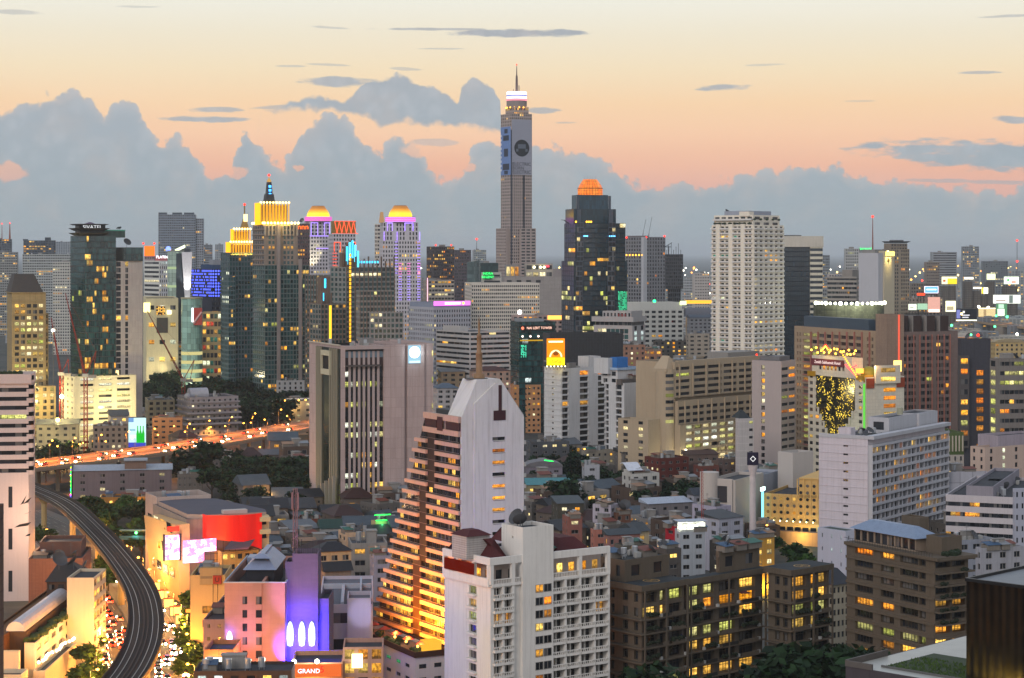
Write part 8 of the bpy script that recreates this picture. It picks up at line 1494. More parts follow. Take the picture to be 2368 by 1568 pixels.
LOWS = [
 (120, 168, 397, 1090, 905, 10, '75686a', (S_, '9aa2ac'), 'long grey three storey motel with pale sheet roof and coloured neon panel at its end', 'motel', .12),
 (344, 352, 421, 966, 1130, 8, 'b07850', (F_, '4a4644'), 'orange lit blank walled building behind the tall beer billboard', 'building', 0),
 (406, 440, 551, 919, 1185, 26, '8a8488', (F_, '3a383c'), 'grey stepped apartment block with round white roof vault', 'apartment_block', .2),
 (608, 658, 722, 928, 1225, 24, '9a9080', (F_, '4c4a48'), 'glassy four storey apartments with lamps along its roof edge', 'apartment_block', .3),
 (625, 640, 714, 880, 1400, 12, 'a8a8a8', (F_, '8a8e92'), 'low white villa roofs at the park edge left of the pinkish office block', 'house', .02),
 (334, 342, 404, 925, 1210, 14, 'a89c80', (F_, '45484a'), 'stained beige flat building right of the car park podium', 'building', .06),
 (332, 345, 400, 780, 1560, 16, 'a0a094', (F_, '4c5254'), 'pale low mall annex at the foot of the lit shopping mall', 'building', .25),
 (400, 410, 470, 795, 1540, 10, 'b8b4a4', (F_, '8a8c88'), 'white stepped villa block before the park trees', 'building', .3),
 (200, 215, 296, 985, 1075, 10, '8a7a6a', (F_, '302c2a'), 'brown flat shophouse row before the car park podium', 'shophouse', .1),
 (240, 255, 297, 962, 1090, 14, '98908a', (G_, '4a5054'), 'grey gabled house cluster behind the brown flat shophouse row', 'house', .1),
 (78, 84, 180, 982, 1095, 8, '8a8474', (G_, '5c5e5c'), 'low grey roofed sheds by the lower floodlight', 'house', .15),
 (225, 232, 362, 1150, 858, 8, 'b07838', (F_, '3a3634'), 'yellow lit restaurant hall with striped awning beside the viaduct', 'restaurant', .8),
 (362, 372, 440, 1168, 800, 16, '3c5a48', (F_, '4a5050'), 'small dark green block left of the shopping centre roof', 'building', .05),
 (400, 410, 468, 1096, 900, 8, '6a645e', (F_, '383634'), 'dirty grey service block right of the long grey motel', 'building', .05),
 (500, 506, 560, 1060, 985, 10, '98a078', (F_, '4a4640'), 'pale green walled house beside the big dark trees', 'house', .05),
 (625, 632, 700, 1150, 840, 8, '8a9090', (G_, '484e52'), 'grey gabled sheds behind the shopping centre', 'house', .05),
 (681, 692, 740, 1200, 762, 6, '6a3c30', (F_, '4a5056'), 'red brick tower house behind the violet tower', 'house', .0),
 (736, 742, 790, 1222, 735, 10, '9a9c9c', (G_, '1f3c34'), 'white house with dark green roof behind the violet tower', 'house', .1),
 (782, 800, 858, 1232, 700, 22, 'c0a488', (F_, '3c3e42'), 'cream four storey house with curtained corner windows', 'house', .3),
 (722, 735, 812, 1276, 655, 18, 'b89c78', (H_, '22242a'), 'cream bay windowed house with black hipped roof', 'house', .15),
 (742, 752, 812, 1322, 610, 20, '7a7068', (G_, '26282c'), 'low dark gabled shed in front of the bay windowed house', 'house', .05),
 (858, 868, 925, 1206, 740, 22, 'b8a478', (F_, '4c5458'), 'yellowish house wearing green neon tubes on its roof edge', 'house', .2),
 (855, 864, 905, 1285, 640, 10, '8e8c9c', (F_, '484852'), 'plain grey party wall house beside the terraced hotel', 'house', .0),
 (640, 655, 730, 1176, 800, 12, '6a645c', (G_, '34363a'), 'dark sheet roofed houses at the foot of the pinkish office block', 'house', .05),
 (735, 750, 835, 1190, 790, 12, '8a7a60', (G_, '2e3034'), 'dark roofed long house at the base of the pinkish office fins', 'house', .1),
 (1000, 1010, 1060, 898, 1200, 12, 'a4a0a0', (H_, '4a5866'), 'white house with blue hipped roof behind the terraced hotel gable', 'house', .15),
 (1085, 1092, 1180, 858, 1290, 10, 'a08c80', (H_, '4a2c26'), 'cream mansion block with brown red hipped roof behind the hotel spire', 'building', .25),
 (1180, 1186, 1250, 890, 1240, 8, 'b08058', (F_, '7a6050'), 'orange lit shed by the expressway left of the white apartment block', 'building', .3),
 (1012, 1020, 1075, 860, 1330, 10, '9a8a70', (S_, '7a8084'), 'low long roof building under the rounded white office', 'building', .2),
 (1214, 1226, 1316, 1022, 980, 14, '55585c', (F_, '4a4e50'), 'dark grey modern house with lit arched window', 'house', .25),
 (1344, 1352, 1420, 1042, 960, 20, '8a8478', (F_, '2e3032'), 'old three storey block under dark patched roofs', 'house', .2),
 (1420, 1440, 1560, 1048, 950, 16, '6a6662', (S_, '2c2e30'), 'long dark sheet roofed block before the beige parking decks', 'house', .05),
 (1210, 1216, 1300, 1080, 905, 6, '7c7680', (A_R, '6e6c70'), 'arched grey hall with green neon line on its ridge', 'hall', .0),
 (1212, 1220, 1328, 1122, 850, 6, '8a8468', (S_, '2f7a80'), 'open hall with turquoise sheet roof', 'hall', .5),
 (1345, 1352, 1386, 1075, 900, 12, 'a4a6ac', (F_, '9aa0a8'), 'small white roof hut house among the dark trees', 'house', .0),
 (1438, 1460, 1524, 1096, 860, 24, 'b4b2ac', (F_, '8a8e94'), 'white box house with curved white roof wing', 'house', .0),
 (1490, 1525, 1592, 1060, 905, 30, '5c2e28', (F_, '4a3430'), 'dark red brick apartment house with roof tanks', 'house', .05),
 (1603, 1620, 1662, 1078, 900, 24, '6a4038', (F_, '5a5856'), 'low brick flat house right of the dark red brick apartments', 'house', .1),
 (1588, 1604, 1642, 1145, 800, 26, '9a9aa2', (G_, '3a3e46'), 'small white gabled villa beside the round corner tower', 'house', .0),
 (1370, 1412, 1432, 1168, 745, 60, 'a8a2ac', (F_, '444a50'), 'white narrow house with lit rooftop room and dishes', 'house', .2),
 (1412, 1424, 1458, 1186, 745, 20, '6a4a3c', (F_, '4a4e52'), 'brown fronted shophouse joined to the white narrow house', 'shophouse', .0),
 (1480, 1500, 1600, 1166, 790, 22, '7a7678', (S_, 'a4acb8'), 'house with large pale sheet roof behind the red walled building', 'house', .05),
 (1300, 1312, 1346, 1195, 720, 14, '8a5a50', (F_, '3a3a3e'), 'salmon roof tower house beside the dark trees', 'house', .1),
 (1365, 1372, 1412, 1225, 690, 14, 'a06a5c', (F_, '3e4244'), 'salmon shophouse carrying big dish aerials', 'shophouse', .05),
 (1396, 1406, 1480, 1238, 668, 20, '8c6660', (S_, '3a4044'), 'pink house with dark glazed rooftop room', 'house', .2),
 (1430, 1468, 1500, 1230, 700, 34, 'b0a080', (G_, '3e4346'), 'beige gabled house with two square lit gable windows', 'house', .3),
 (1538, 1562, 1588, 1218, 660, 30, 'a01c2c', (F_, 'a8b0bc'), 'red walled building under a pale canopy roof', 'building', .0),
 (1560, 1572, 1630, 1226, 640, 14, 'a4aab0', (F_, '8a929c'), 'white building with green shutter windows and lit rooftop kitchen', 'building', .1),
 (1612, 1662, 1718, 1200, 700, 36, 'a0a2ae', (S_, '3a3e42'), 'white house with dark lean roof and blank gable', 'house', .02),
 (1600, 1655, 1690, 1172, 735, 38, 'a09cac', (F_, '6e707c'), 'lilac roof terrace house with palm pots', 'house', .05),
 (1420, 1440, 1500, 1262, 620, 22, '5c5850', (F_, '3a4042'), 'dark old shophouse with steel water tanks and big dish', 'shophouse', .1),
 (1500, 1540, 1575, 1270, 600, 30, '55504c', (F_, '3c4244'), 'stained concrete house behind the lit brown apartments', 'house', .05),
 (1640, 1670, 1720, 1255, 640, 28, '4c4844', (F_, '34383a'), 'dark cluttered roof house left of the golden hotel forecourt', 'house', .1),
 (1730, 1745, 1790, 1240, 650, 30, 'b08840', (F_, '5a4a38'), 'yellow lit garden restaurant before the golden hotel', 'restaurant', .9),
 (1275, 1290, 1350, 1165, 765, 10, '4a4840', (S_, '3c4448'), 'dim garden house under the turquoise hall', 'house', .2),
 (2190, 2215, 2300, 1250, 600, 24, '8a8e98', (F_, '7a828e'), 'low roofs with blue tarpaulin left of the right dark corner building', 'house', .0),
 (2255, 2270, 2367, 1268, 560, 20, '9a9aa0', (F_, '8a9098'), 'pale grey flat roofs behind the dark corner building', 'house', .0),
 (1660, 1672, 1730, 1062, 905, 20, '5a4c48', (F_, '303234'), 'brown house with orange lit eaves under the pale slab tower', 'house', .25),
 (1578, 1590, 1660, 1052, 935, 18, '6a5a54', (S_, '52403c'), 'house with glazed pergola roof before the parking decks', 'house', .05),
 (1755, 1770, 1800, 1082, 850, 26, '8a9088', (F_, '70767a'), 'white deck building with open screens behind the sign column', 'building', .2),
 (1500, 1512, 1590, 788, 1560, 12, '6a645c', (F_, '3c4a44'), 'green glass low block left of the tall white apartment tower', 'building', .1),
 (1586, 1592, 1640, 772, 1500, 12, 'a49a8c', (F_, '4c5056'), 'beige low hall at the left foot of the tall white apartment tower', 'building', .0),
 (1588, 1594, 1645, 735, 1720, 12, '7a7c80', (G_, '4a525c'), 'grey gabled sheds left of the tall white apartment tower', 'building', .0),
 (1430, 1442, 1492, 798, 1290, 14, '96705c', (F_, '55504c'), 'tan brick block with lime lit windows behind the netted block', 'building', .5),
 (1490, 1500, 1530, 808, 1250, 14, '96705c', (F_, '55504c'), 'second tan brick block right of the one with lime lit windows', 'building', .4),
 (2096, 2100, 2180, 689, 1790, 6, '8a8078', (F_, '3c3e42'), 'grey block carrying the pale blue screen and tall pink billboard', 'building', .2),
 (2290, 2300, 2367, 792, 1450, 10, 'b8a070', (A_R, 'a09070'), 'curved pale shed roofs below the far lower expressway', 'hall', .1),
]
LB = {}
def lb(p): return next(v for k, v in LB.items() if k.startswith(p))
for t in LOWS: LB[t[8]] = low(*t[:8], t[8], t[9], t[10], 8 if t[7][0] == F_ else 0, cat=t[9].replace('_', ' '), kinds=('lime', 'pale', 'warm') if 'lime' in t[8] else ('warm', 'pale'), nW=5 if 'motel' in t[8] else None)
b = lb('long grey three storey'); b.block(b.fx(288), b.fx(338), 2, 9, b.zt-.1, b.zt+4, wall('7a6458')); MB().frus((b.fx(286), b.fx(341), 1, 10), (b.fx(286), b.fx(341), 1, 10), b.zt+4, b.zt+4.6).build('roof_cover', plain('8f969e'), b.root)
MB().box(-.6, -.2, -.3, b.d, .5, b.zt+2).build('neon_board', plain('2a1c18'), b.root)
rq = random.Random(3)
for k in range(30): MB().ball((-.9, rq.uniform(0, b.d), rq.uniform(1, b.zt+1)), .45, n=6).build('neon_disc', glow(rq.choice(('ff3030', '30e050', 'f0e030', '4060ff', 'ff60d0')), 2.4), b.root)
for k in range(3): MB().box(-1.0, -.7, 2+3*k, 2.5+3*k, 2, b.zt).build('neon_tube', glow(('30ff60', 'ff4040', 'd0d0ff')[k], 2), b.root)
b = lb('grey stepped apartment'); 
for j in range(5): z_ = b.zt-2.6-j*3.1; MB().box(-.6-j*.9, b.w+.8, -1-j*.9, -.003, z_-1, z_).box(-.6-j*.9, -.003, 0, b.d, z_-1, z_).build('terrace_slab', wall('8a8488'), b.root)
o_ = MB().lathe([(.05, 0), (4, 0), (4, 11), (.05, 11)], 18).build('roof_vault', plain('a0a0a8'), b.root, (3, b.d*.5, b.zt+.6)); o_.rotation_euler = (0, R(90), 0)
MB().ball((.5, b.d*.3, b.zt), 2, n=10).build('roof_dome', plain('98989e'), b.root)
b = lb('yellowish house wearin'); mb = MB().tube([(0, -.4, b.zt+.4), (b.w*.8, -.4, b.zt+.4), (b.w*.8, -.4, b.zt-2)], .16, 5).tube([(-.5, -.4, b.zt+2.4), (b.w*.6, -.4, b.zt+2.4)], .16, 5).tube([(b.w*.9, -.4, b.zt-1), (b.w*.9, -.4, b.zt-6)], .16, 5); mb.build('neon_tube', glow('20ff50', 3.2), b.root); lamp('neon_light', 'POINT', (2, -2, b.zt), 350, (.1, 1, .3), b.root, .5)
b = lb('glassy four storey apa')
for k in range(5): MB().ball((k*b.w/4, -.3, b.zt+.5), .5, n=6).build('roof_lamp', glow('ffb040', 8), b.root)
text_part('CONDO FOR RENT / SALE', 1.3, glow('f0e8e0', .8), b.root, (b.w*.5, -.4, b.zt+1.2), 0); MB().box(b.w*.1, b.w, -.3, -.1, b.zt+.3, b.zt+2.1).build('banner', plain('2c2c34'), b.root)
lamp('roof_glow', 'POINT', (b.w*.3, -4, b.zt-2), 3000, (1, .6, .15), b.root, .5)
b = lb('yellow lit restaurant'); lamp('warm_glow', 'POINT', (b.w*.5, -4, 4), 4500, (1, .6, .12), b.root, .6)
b = lb('white box house with c'); mb = MB(); pr = [(0, 3.6), (.15, 4.2), (.3, 4.2), (.5, 3.4), (.7, 2.0), (.85, 1.5), (1.0, 1.4)]
for (a, h), (c, g) in zip(pr, pr[1:]): mb.q((-1, b.d*(1-a), b.zt+h), (b.w*.45, b.d*(1-a), b.zt+h), (b.w*.45, b.d*(1-c), b.zt+g), (-1, b.d*(1-c), b.zt+g)); mb.q((-1, b.d*(1-a), b.zt+h-.3), (-1, b.d*(1-c), b.zt+g-.3), (-1, b.d*(1-c), b.zt+g), (-1, b.d*(1-a), b.zt+h))
mb.build('wing_roof', plain('c0c4cc', .5), b.root); b.block(.2, b.w*.4, 1, b.d-1, b.zt-.7, b.zt+1.4, wall('b4b2ac'), R=W(2, 2, .6, .5, 0))
b = lb('white building with gr'); MB().box(0, b.w, 0, b.d*.5, b.zt-.6, b.zt+2.2).build('rooftop_kitchen', win_mat('white'), b.root, uv=True); MB().box(-.6, b.w+.6, -.6, b.d, b.zt+2.6, b.zt+2.8).build('canopy', plain('a4acb8'), b.root)
b = lb('open hall with turquoi'); lamp('hall_light', 'POINT', (b.w*.5, -3, 4), 900, (1, .9, .5), b.root, .5)
b = lb('arched grey hall with '); MB().tube([(b.w*.5, 0, b.zt+3), (b.w*.75, 0, b.zt+2.4)], .2, 5).build('neon_line', glow('20ff60', 2.4), b.root)
b = lb('yellow lit garden rest'); lamp('warm_glow', 'POINT', (b.w*.5, -2, 3), 2600, (1, .62, .1), b.root, .5)
b = lb('white narrow house wit'); b.dish(b.w*.8, -3, b.zt-3, 2.2); b.dish(b.w*.3, -3, b.zt-3, 2.0)
for b in LB.values(): b.done()
# ---- station, footbridge, street signs
o = empty('railway_station', 'arched grey station roof with lit columns left of the tall white apartment tower', 'station', (gx(1584, 2050), 2050, 0)); wS = (1644-1584)*2050/F; z0, z1 = gz(752, 2050), gz(712, 2050)
MB().lathe([(9, 0), (9, wS)], 16, m=0, a0=0, a1=math.pi).build('station_roof', plain('5a606c', .5), o, (0, 6, z1-9)).rotation_euler = (R(90), 0, R(90))
MB().box(0, wS, -4, 14, z0-2, z0).build('platform', wall('8a7a68'), o); MB().box(0, wS, -3.9, -3.5, z0, z0+7).build('lit_platform_wall', glow('e0b060', .55), o)
for k in range(5): MB().box(k*wS/5, k*wS/5+1.2, -5, -4.01, 0, z1-9).build('column', wall('a08a70'), o)
MB().box(0, wS*1.0, -6, -5.1, gz(702, 2050), gz(694, 2050)).build('lit_canopy', glow('ffb838', 1.3), o)
o = empty('footbridge', 'glazed footbridge with green light beside the shopping centre', 'footbridge', gp(275, 1300)); MB().box(0, 13, 0, 3, 8, 8.6).box(0, 13, 0, .1, 8.6, 9.4).build('deck', plain('2c5a78'), o); MB().box(0, 13, .2, 2.8, 11, 11.3).build('canopy', plain('5a7a70', .3), o); MB().ball((6, .5, 10.4), .5, n=8).build('green_lamp', glow('60ff80', 6), o); lamp('green_light', 'POINT', (6, -.6, 10), 400, (.4, 1, .5), o, .3)
for x in (1, 12): MB().lathe([(.5, 0), (.5, 8)], 8, x, 1.5).build('pier', CN, o)
sg = [(199, 1387, '30ff70', 'green'), (201, 1412, 'e8f0ff', 'white'), (203, 1440, '60ff90', 'pale green'), (202, 1466, '8090ff', 'blue'), (214, 1440, 'f0ffff', 'bright white'), (206, 1485, 'ff70c0', 'pink'), (188, 1450, 'ffc040', 'amber'), (225, 1350, '80ffe8', 'turquoise'), (437, 1420, 'ff8030', 'orange'), (462, 1440, 'fff0e0', 'cream white'), (466, 1452, 'ff4030', 'red'), (450, 1345, 'ffe0a0', 'pale yellow')]
for i, (px, py, hx, cn) in enumerate(sg):
    Y = dep(py, 6); o = empty('shop_sign', f'{cn} lit shop sign standing along the street {"left" if px < 300 else "right"} of the viaduct', 'sign', (gx(px, Y), Y, 0)); MB().tube([(0, 0, 0), (0, 0, 4.6)], .08, 5).build('post', plain('4a4640'), o); MB().box(-.9, .9, -.15, .15, 4.6, 7.4).build('sign_box', glow(hx, 2.6), o); lamp('sign_glow', 'POINT', (0, -1, 6), 350, lin(hx)[:3], o, .4)
o = empty('lattice_mast', 'thin red lattice radio mast among the low houses behind the red walled building', 'mast', (gx(1623, 690), 690, 0)); zt = gz(1085, 690); mb = MB()
for a in range(3): mb.beam((.5*math.cos(2.1*a), .5*math.sin(2.1*a), 0), (.25*math.cos(2.1*a), .25*math.sin(2.1*a), zt), .07)
for k in range(int(zt/1.2)): mb.beam((.5, 0, k*1.2), (-.25, .43, k*1.2+1.2), .04).beam((-.25, .43, k*1.2), (-.25, -.43, k*1.2+1.2), .04)
mb.build('mast_frame', plain('9a3a30'), o)
# ================================================================ trees
def leafmat(hexc):
    m, t = newmat('leaf_'+hexc); r = rnd_of(t); c = lin(hexc)
    bsdf(t, t.mix(r, tuple(v*.45 for v in c[:3])+(1,), tuple(v*1.35 for v in c[:3])+(1,)), .75, 0, .15); return m
BARK = plain('3a3028', .9)
def tree_mesh(seed, h, rx, hexc, n=620, lumps=9, leaf=.85):
    r = random.Random(seed); mb = MB(); cs = []
    for k in range(lumps): a, q = r.uniform(0, 6.28), r.uniform(.15, .75)**.7; cs.append((rx*q*math.cos(a), rx*q*math.sin(a), h*r.uniform(.48, .84), rx*r.uniform(.30, .52)))
    cs.append((0, 0, h*.84, rx*.42))
    for k in range(n):
        cx_, cy_, cz, rad = r.choice(cs); u, a = r.uniform(-1, 1), r.uniform(0, 6.28); s_ = math.sqrt(1-u*u); q = rad*r.uniform(.55, 1.12)
        p = Vector((cx_+q*s_*math.cos(a), cy_+q*s_*math.sin(a), cz+q*.72*u)); d = Vector((r.uniform(-1, 1), r.uniform(-1, 1), r.uniform(-.6, .6))).normalized(); e = d.cross(Vector((r.uniform(-1, 1), r.uniform(-1, 1), 1))).normalized(); L = leaf*r.uniform(.6, 1.4)
        mb.q(tuple(p-d*L), tuple(p+e*L*.6), tuple(p+d*L), tuple(p-e*L*.6))
    t = MB().tube([(0, 0, 0), (.1*rx*.3, 0, h*.3), (0, 0, h*.62)], h*.032, 6, r1=h*.014)
    for cx_, cy_, cz, rad in cs[:6]: t.tube([(0, 0, h*.32), (cx_*.5, cy_*.5, h*.45), (cx_*.9, cy_*.9, cz)], h*.014, 4, r1=.05)
    return mb.mesh('crown', leafmat(hexc)), t.mesh('trunk', BARK)
KINDS = [tree_mesh(k, *a) for k, a in enumerate([(11, 5.2, '22381c'), (13, 6.2, '1c3018'), (9, 4.4, '2c4420'), (12, 5.6, '182a18'), (16, 3.0, '1a2e1c', 460, 11, .7), (7, 3.6, '35501f')])]
def tree(k, x, y, sc, rz, label, group):
    o = empty('tree', label, 'tree', (x, y, 0), rz, group)
    for nm, me in zip(('crown', 'trunk'), KINDS[k]): link(bpy.data.objects.new(nm, me), o)
    o.scale = (sc, sc, sc); return o
FOOT = [(b.xc, b.Y, b.u, b.v, b.w, b.d) for b in BLDS]
def free(x, y, m=1.):
    for xc, Y, u, v, w_, d_ in FOOT:
        dx, dy = x-xc, y-Y; a, c = dx*u[0]+dy*u[1], dx*v[0]+dy*v[1]
        if -m < a < w_+m and -m < c < d_+m: return False
    for pa, hw in ((G0, 17), (EP, 16), (LP, 13)):
        for p in pa[::3]:
            if (p.x-x)**2+(p.y-y)**2 < (hw+m)**2: return False
    return True
rt = random.Random(77)
WOODS = []
def grove(n, poly, kinds, s0, s1, label, group, dmin=5., far=False):
    "scatter trees over ground seen at picture points inside box poly=(px0,px1,py0,py1)"
    got = []; tries = 0
    while len(got) < n and tries < n*30:
        tries += 1; px, py = rt.uniform(poly[0], poly[1]), rt.uniform(poly[2], poly[3]); x, y, _ = gp(px, py)
        if not free(x, y, 2.) or any((x-a)**2+(y-c)**2 < dmin**2 for a, c in got): continue
        got.append((x, y))
        if far: WOODS.append((rt.choice(kinds), x, y, rt.uniform(s0, s1), rt.uniform(0, 6.3))); continue
        tree(rt.choice(kinds), x, y, rt.uniform(s0, s1), rt.uniform(0, 6.3), label, group)
grove(150, (330, 740, 880, 1010), (0, 1, 3), 1.25, 1.9, 'dark leafy tree of the large park grove left of the pinkish office block', 'park grove trees', 7, True)
grove(40, (330, 520, 800, 880), (0, 1, 2), 1.1, 1.6, 'dark tree at the far side of the park before the mall', 'far park trees', 8, True)
grove(26, (75, 330, 1010, 1062), (0, 2, 3), .8, 1.2, 'tree between the car park podium and the expressway', 'trees by the expressway', 5)
grove(12, (80, 240, 1085, 1150), (0, 3), .8, 1.2, 'dark tree behind the viaduct near the striped tower', 'trees behind the viaduct', 5)
grove(22, (90, 335, 1190, 1320), (2, 5), .8, 1.2, 'lit street tree beside the viaduct below the long grey motel', 'trees below the motel', 5)
grove(44, (520, 720, 1110, 1215), (0, 1, 3), .9, 1.3, 'dark tree in the grove left of the pinkish office block foot', 'lower grove trees', 5)
for i, (px, py, k, sc, lb_) in enumerate([(462, 1150, 1, 2.0, 'largest dark tree rising before the expressway'), (425, 1140, 3, 1.5, 'dark tree left of the largest tree before the expressway'), (490, 1160, 0, 1.4, 'dark tree right of the largest tree before the expressway'), (395, 1205, 2, 1.0, 'tree behind the shopping centre beside the restaurant'), (330, 1230, 0, 1.1, 'tree hiding the front of the yellow lit restaurant'),
        (1322, 1145, 4, 1.35, 'tall narrow dark cypress before the dark grey modern house'), (1345, 1138, 4, 1.2, 'second narrow cypress right of the tallest cypress'), (1318, 1215, 1, 1.5, 'big dark tree right of the turquoise roof hall'), (1745, 1232, 0, 1.25, 'dark tree left of the golden round window hotel'), (1785, 1290, 2, .9, 'yellow lit tree left of the golden hotel forecourt'), (1838, 1330, 2, 1.25, 'green lit tree before the golden round window hotel'), (1862, 1335, 5, 1.1, 'small green tree beside the glowing white post'), (1465, 1120, 1, 1.3, 'round dark tree left of the white box house')]):
    x, y, _ = gp(px, py); tree(k, x, y, sc, i*1.1, lb_, None)
grove(34, (1215, 1330, 1085, 1180), (0, 1, 3), .8, 1.25, 'dark garden tree around the turquoise roof hall', 'garden trees', 4.5)
grove(42, (1330, 1660, 1080, 1215), (0, 1, 3), .8, 1.2, 'dark tree between the houses right of the turquoise hall', 'trees among the houses', 5)
grove(26, (1480, 1660, 770, 860), (0, 1), 1.0, 1.4, 'far dark tree left of the tall white apartment tower foot', 'far trees by the white tower', 6, True)
grove(24, (1000, 1260, 905, 985), (0, 3), .9, 1.3, 'dark tree among the low houses behind the hotel spire', 'trees behind the spire', 6, True)
grove(10, (1500, 1560, 960, 1010), (0, 1), 1.1, 1.4, 'tree in the gap between the white apartment block and parking decks', 'gap trees', 5)
grove(30, (2190, 2367, 830, 960), (0, 2), .9, 1.2, 'far tree along the expressway on the right', 'far right trees', 8, True)
def fixed(pts, Y0, Y1, kinds, s0, s1, label, group):
    for px, f in pts: Y = Y0+(Y1-Y0)*f; tree(rt.choice(kinds), gx(px, Y), Y, rt.uniform(s0, s1), rt.uniform(0, 6), label, group)
fixed([(1405+i*23+rt.uniform(-8, 8), rt.random()) for i in range(25)], 415, 436, (0, 1, 3), 1.35, 1.75, 'dark tree in front of the brown apartments at the bottom edge', 'trees before the brown apartments')
fixed([(1790+i*20, rt.random()) for i in range(12)], 425, 446, (1, 3), 1.8, 2.15, 'large dark tree below the brown block with metal penthouse', 'large trees left of the corner building')
fixed([(1850+i*26, rt.random()) for i in range(6)], 385, 402, (1, 0), 1.5, 1.8, 'large near dark tree left of the pale roof deck', 'near trees by the deck')
fixed([(1275, .4), (1290, .7)], 430, 436, (2,), 1.2, 1.3, 'tree at the foot of the front white hotel', 'trees at the hotel foot'); fixed([(1140, .2), (1165, .5)], 415, 425, (0,), 1.0, 1.1, 'shrubby tree at the bottom edge below the front white hotel', 'trees below the hotel')
fixed([(20+i*18, rt.random()) for i in range(8)], 445, 470, (2, 5), .9, 1.3, 'tree at the bottom left before the terrace building', 'bottom left trees'); fixed([(206+rt.uniform(-8, 8), i/7) for i in range(8)], 480, 640, (5, 2), .9, 1.2, 'street tree left of the lit road', 'street trees left'); fixed([(448+rt.uniform(-8, 8), i/7) for i in range(8)], 470, 620, (5, 2), .9, 1.2, 'green street tree right of the viaduct', 'street trees right')
fixed([(250+rt.uniform(-14, 14), i/6) for i in range(7)], 660, 800, (5, 2), 1.0, 1.4, 'lit green tree under the railway viaduct', 'trees under the viaduct')
grove(44, (1900, 2367, 640, 740), (0, 1, 3), .8, 1.3, '', '', 14, True)
mb = MB()
for k, x, y, sc, rz in WOODS:
    c, s_ = math.cos(rz)*sc, math.sin(rz)*sc
    for q, me in enumerate(KINDS[k]):
        i = len(mb.v); mb.v += [(x+v.co.x*c-v.co.y*s_, y+v.co.x*s_+v.co.y*c, v.co.z*sc) for v in me.vertices]; mb.f += [tuple(i+a for a in p.vertices) for p in me.polygons]; mb.m += [k if q == 0 else 6]*len(me.polygons)
tag(mb.build('woods', [KINDS[k][0].materials[0] for k in range(6)]+[BARK]), kind='stuff')
# ================================================================ further low houses between the towers (copies of a few kinds)
HK = [('605c58', F_, '34363a', 'grey flat roofed'), ('8e8882', F_, '4a4c50', 'pale flat roofed'), ('6e6256', G_, '2a2c30', 'tan dark gabled'), ('54463e', F_, '2c2a2a', 'brown flat roofed'), ('7c7872', S_, '5c6268', 'pale sheet roofed'), ('645a52', H_, '38221e', 'red hipped'), ('66605c', G_, '444e56', 'grey sheet gabled')]
MARKS = [(1100, 1330, 'behind the terraced hotel'), (1230, 1180, 'by the turquoise roof hall'), (1500, 1250, 'behind the brown apartments'), (1640, 1180, 'left of the golden hotel'), (1400, 1060, 'before the white apartment blocks'), (700, 1230, 'behind the violet tower'), (600, 1160, 'by the lower grove'), (1100, 900, 'behind the hotel spire'), (430, 880, 'in the park'), (180, 1020, 'by the expressway'), (1560, 800, 'left of the tall white tower'), (2280, 880, 'right of the dark tiled tower'), (2300, 1290, 'right of the penthouse block'), (450, 760, 'by the shopping mall'), (1340, 800, 'behind the netted block'), (2250, 700, 'in the billboard district'), (1960, 800, 'behind the beige brown office'), (300, 1100, 'between motel and expressway')]
REG = [(46, 560, 925, 1180, 1345), (70, 1215, 1770, 1040, 1310), (26, 1000, 1260, 850, 1010), (22, 1480, 1650, 760, 850), (20, 2190, 2367, 850, 1010), (46, 1900, 2367, 690, 800), (14, 340, 520, 790, 860), (14, 80, 330, 990, 1060), (10, 2190, 2367, 1220, 1330), (14, 400, 700, 1045, 1120), (16, 1290, 1500, 770, 860)]
HP = {}; hs = []; rh_ = random.Random(5)
for n, px0, px1, py0, py1 in REG:
    k = t_ = 0
    while k < n and t_ < n*40:
        t_ += 1; px, py = rh_.uniform(px0, px1), rh_.uniform(py0, py1); x, y, _ = gp(px, py)
        if not (free(x, y, 5) and free(x+6, y+6, 3)) or any((x-a)**2+(y-c)**2 < 121 for _, a, c, _, _ in hs): continue
        hs.append((rh_.randrange(len(HK)), x, y, px, py)); k += 1
lbls = {}
for h in hs: mk = min(MARKS, key=lambda m: (m[0]-h[3])**2+(m[1]-h[4])**2)[2]; lbls.setdefault((h[0], mk), []).append(h)
ORD = ('leftmost', 'second', 'third', 'fourth', 'fifth', 'sixth', 'seventh', 'eighth', 'ninth', 'tenth')
for (kd, mk), lst in lbls.items():
    lst.sort(key=lambda h: h[3]); hexc, rk, rc, nm = HK[kd]
    for i, (_, x, y, px, py) in enumerate(lst):
        lab = f'{nm} house {mk}' if len(lst) == 1 else (f'leftmost of the {nm} houses {mk}' if i == 0 else f'{ORD[min(i, 9)]} from left of the {nm} houses {mk}')
        if kd not in HP:
            b = low(None, px, px+9*F/y, py-(8.5*F/y), y, 0, hexc, (rk, rc), lab, 'house', .26, 3, group='low houses between the towers'); b.done(); HP[kd] = b.root; o = b.root
            o.location = (x, y, 0)
        else: o = dup(HP[kd], (x, y, 0), None, lab)
        sc = rh_.uniform(.85, 1.35)*(1.3 if y > 1600 else 1); o.scale = (sc*rh_.uniform(.9, 1.3), sc, sc*rh_.uniform(.7, 1.25)); o.rotation_euler = (0, 0, rh_.choice((.35, .5, .7, .25))+(0 if px > 900 else -.1))
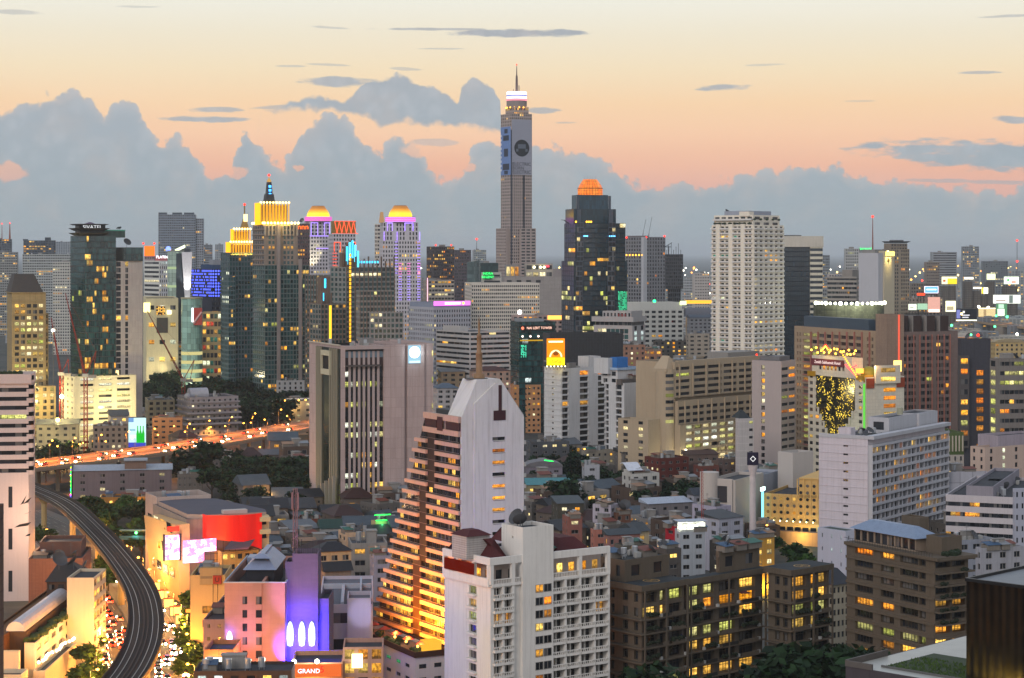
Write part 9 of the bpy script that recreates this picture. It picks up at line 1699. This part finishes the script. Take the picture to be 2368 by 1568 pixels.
# ================================================================ far city: hazy blocks and lights out to the horizon
rf = random.Random(21); FB = []
for k in range(6):
    hx = ('8a8f94', '9a9890', '74797e', 'a8a49c', '80786e', '8c9494')[k]; w_, d_, h = ((16, 12, 18), (24, 14, 12), (14, 14, 32), (30, 16, 10), (12, 12, 24), (20, 16, 44))[k]
    mb = MB().box(0, w_, 0, d_, 0, h).box(w_*.3, w_*.6, d_*.3, d_*.7, h, h+3); n = int(w_/3)
    for j in range(int(h/3.4)):
        for i in range(n): mb.q((1+i*3, -.05, 1+j*3.4), (2.9+i*3, -.05, 1+j*3.4), (2.9+i*3, -.05, 2.6+j*3.4), (1+i*3, -.05, 2.6+j*3.4), m=1+(rf.random() < .12))
    FB.append(mb.mesh('far_block', [wall(hx, dirt=.2), plain('3a4046', .3), win_mat('warm')], uv=True))
FR = [(140, 1905, 2367), (34, 1575, 1645), (26, 1236, 1300), (30, 930, 1150), (34, -20, 175), (24, 330, 520), (20, 830, 880), (12, 1505, 1545)]
for n, a, c in FR:
    for k in range(n):
        Y = 2400*math.exp(rf.random()**1.3*1.25) if n != 140 or k % 3 else rf.uniform(2500, 4200); px = rf.uniform(a, c); o = bpy.data.objects.new('far_block', rf.choice(FB)); link(o, None, (gx(px, Y), Y, 0), rf.uniform(-.4, .6)); s_ = rf.uniform(.8, 1.5)*(1+.2*(Y > 5000)); o.scale = (s_*1.5, s_, s_*rf.uniform(.6, 1.0)*(.5 if Y < 4600 else 1)); tag(o, 'small hazy block in the far city carpet below the horizon', 'building', 'far city blocks')
LMS = {c: MB().ball((0, 0, 0), 1, n=6).mesh('far_lamp', glow(h, s)) for c, h, s in (('o', 'ff9a38', 7), ('y', 'ffd878', 6), ('w', 'fff8e0', 6), ('r', 'ff3828', 5), ('g', '50ff90', 4))}
NM = {'o': 'orange', 'y': 'yellow', 'w': 'white', 'r': 'red', 'g': 'green'}
for n, a, c in [(150, 1900, 2367), (34, 1575, 1645), (26, 1236, 1300), (22, 930, 1150), (22, -10, 170), (14, 330, 520), (20, 1010, 1040)]:
    for k in range(n):
        Y = 2300*math.exp(rf.random()*1.6); px = rf.uniform(a, c); cl = rf.choice('ooooyyywwrg' if Y < 6000 else 'ooyyw'); o = bpy.data.objects.new('far_lamp', LMS[cl]); link(o, None, (gx(px, Y), Y, rf.uniform(16, 42))); s_ = (.9+Y/3300)*rf.uniform(.7, 1.25); o.scale = (s_,)*3; tag(o, f'tiny {NM[cl]} lamp glimmering in the far city below the horizon', 'lamp', f'far {NM[cl]} city lamps')
for i, (px, pt, lb_) in enumerate([(2351, 556, 'thin far mast with red lights at the right end of the skyline'), (1102, 553, 'thin far mast with red light left of the tallest tower')]):
    o = empty('radio_mast', lb_, 'mast', (gx(px, 3600), 3600, 0)); zt = gz(pt, 3600); MB().tube([(0, 0, 0), (0, 0, zt)], 1.0, 4, r1=.4).build('mast_pole', plain('5a5458'), o)
    for f in (1.0, .72): MB().ball((0, 0, zt*f), 2.0, n=6).build('warning_light', glow('ff3028', 4), o)
# ================================================================ evening air
HZ = bpy.data.materials.new('evening_air'); HZ.use_nodes = True; t = N(HZ.node_tree); v = t.n('ShaderNodeVolumePrincipled'); v.inputs['Color'].default_value = (.90, .96, 1.0, 1); v.inputs['Density'].default_value = 4.0e-5; v.inputs['Anisotropy'].default_value = .45
ho = t.n('ShaderNodeOutputMaterial'); t.put(ho.inputs['Volume'], v.outputs[0])
hz = MB().box(-S-50, S+50, -3050, S+50, -1.5, 352).build('haze', HZ); tag(hz, kind='stuff')
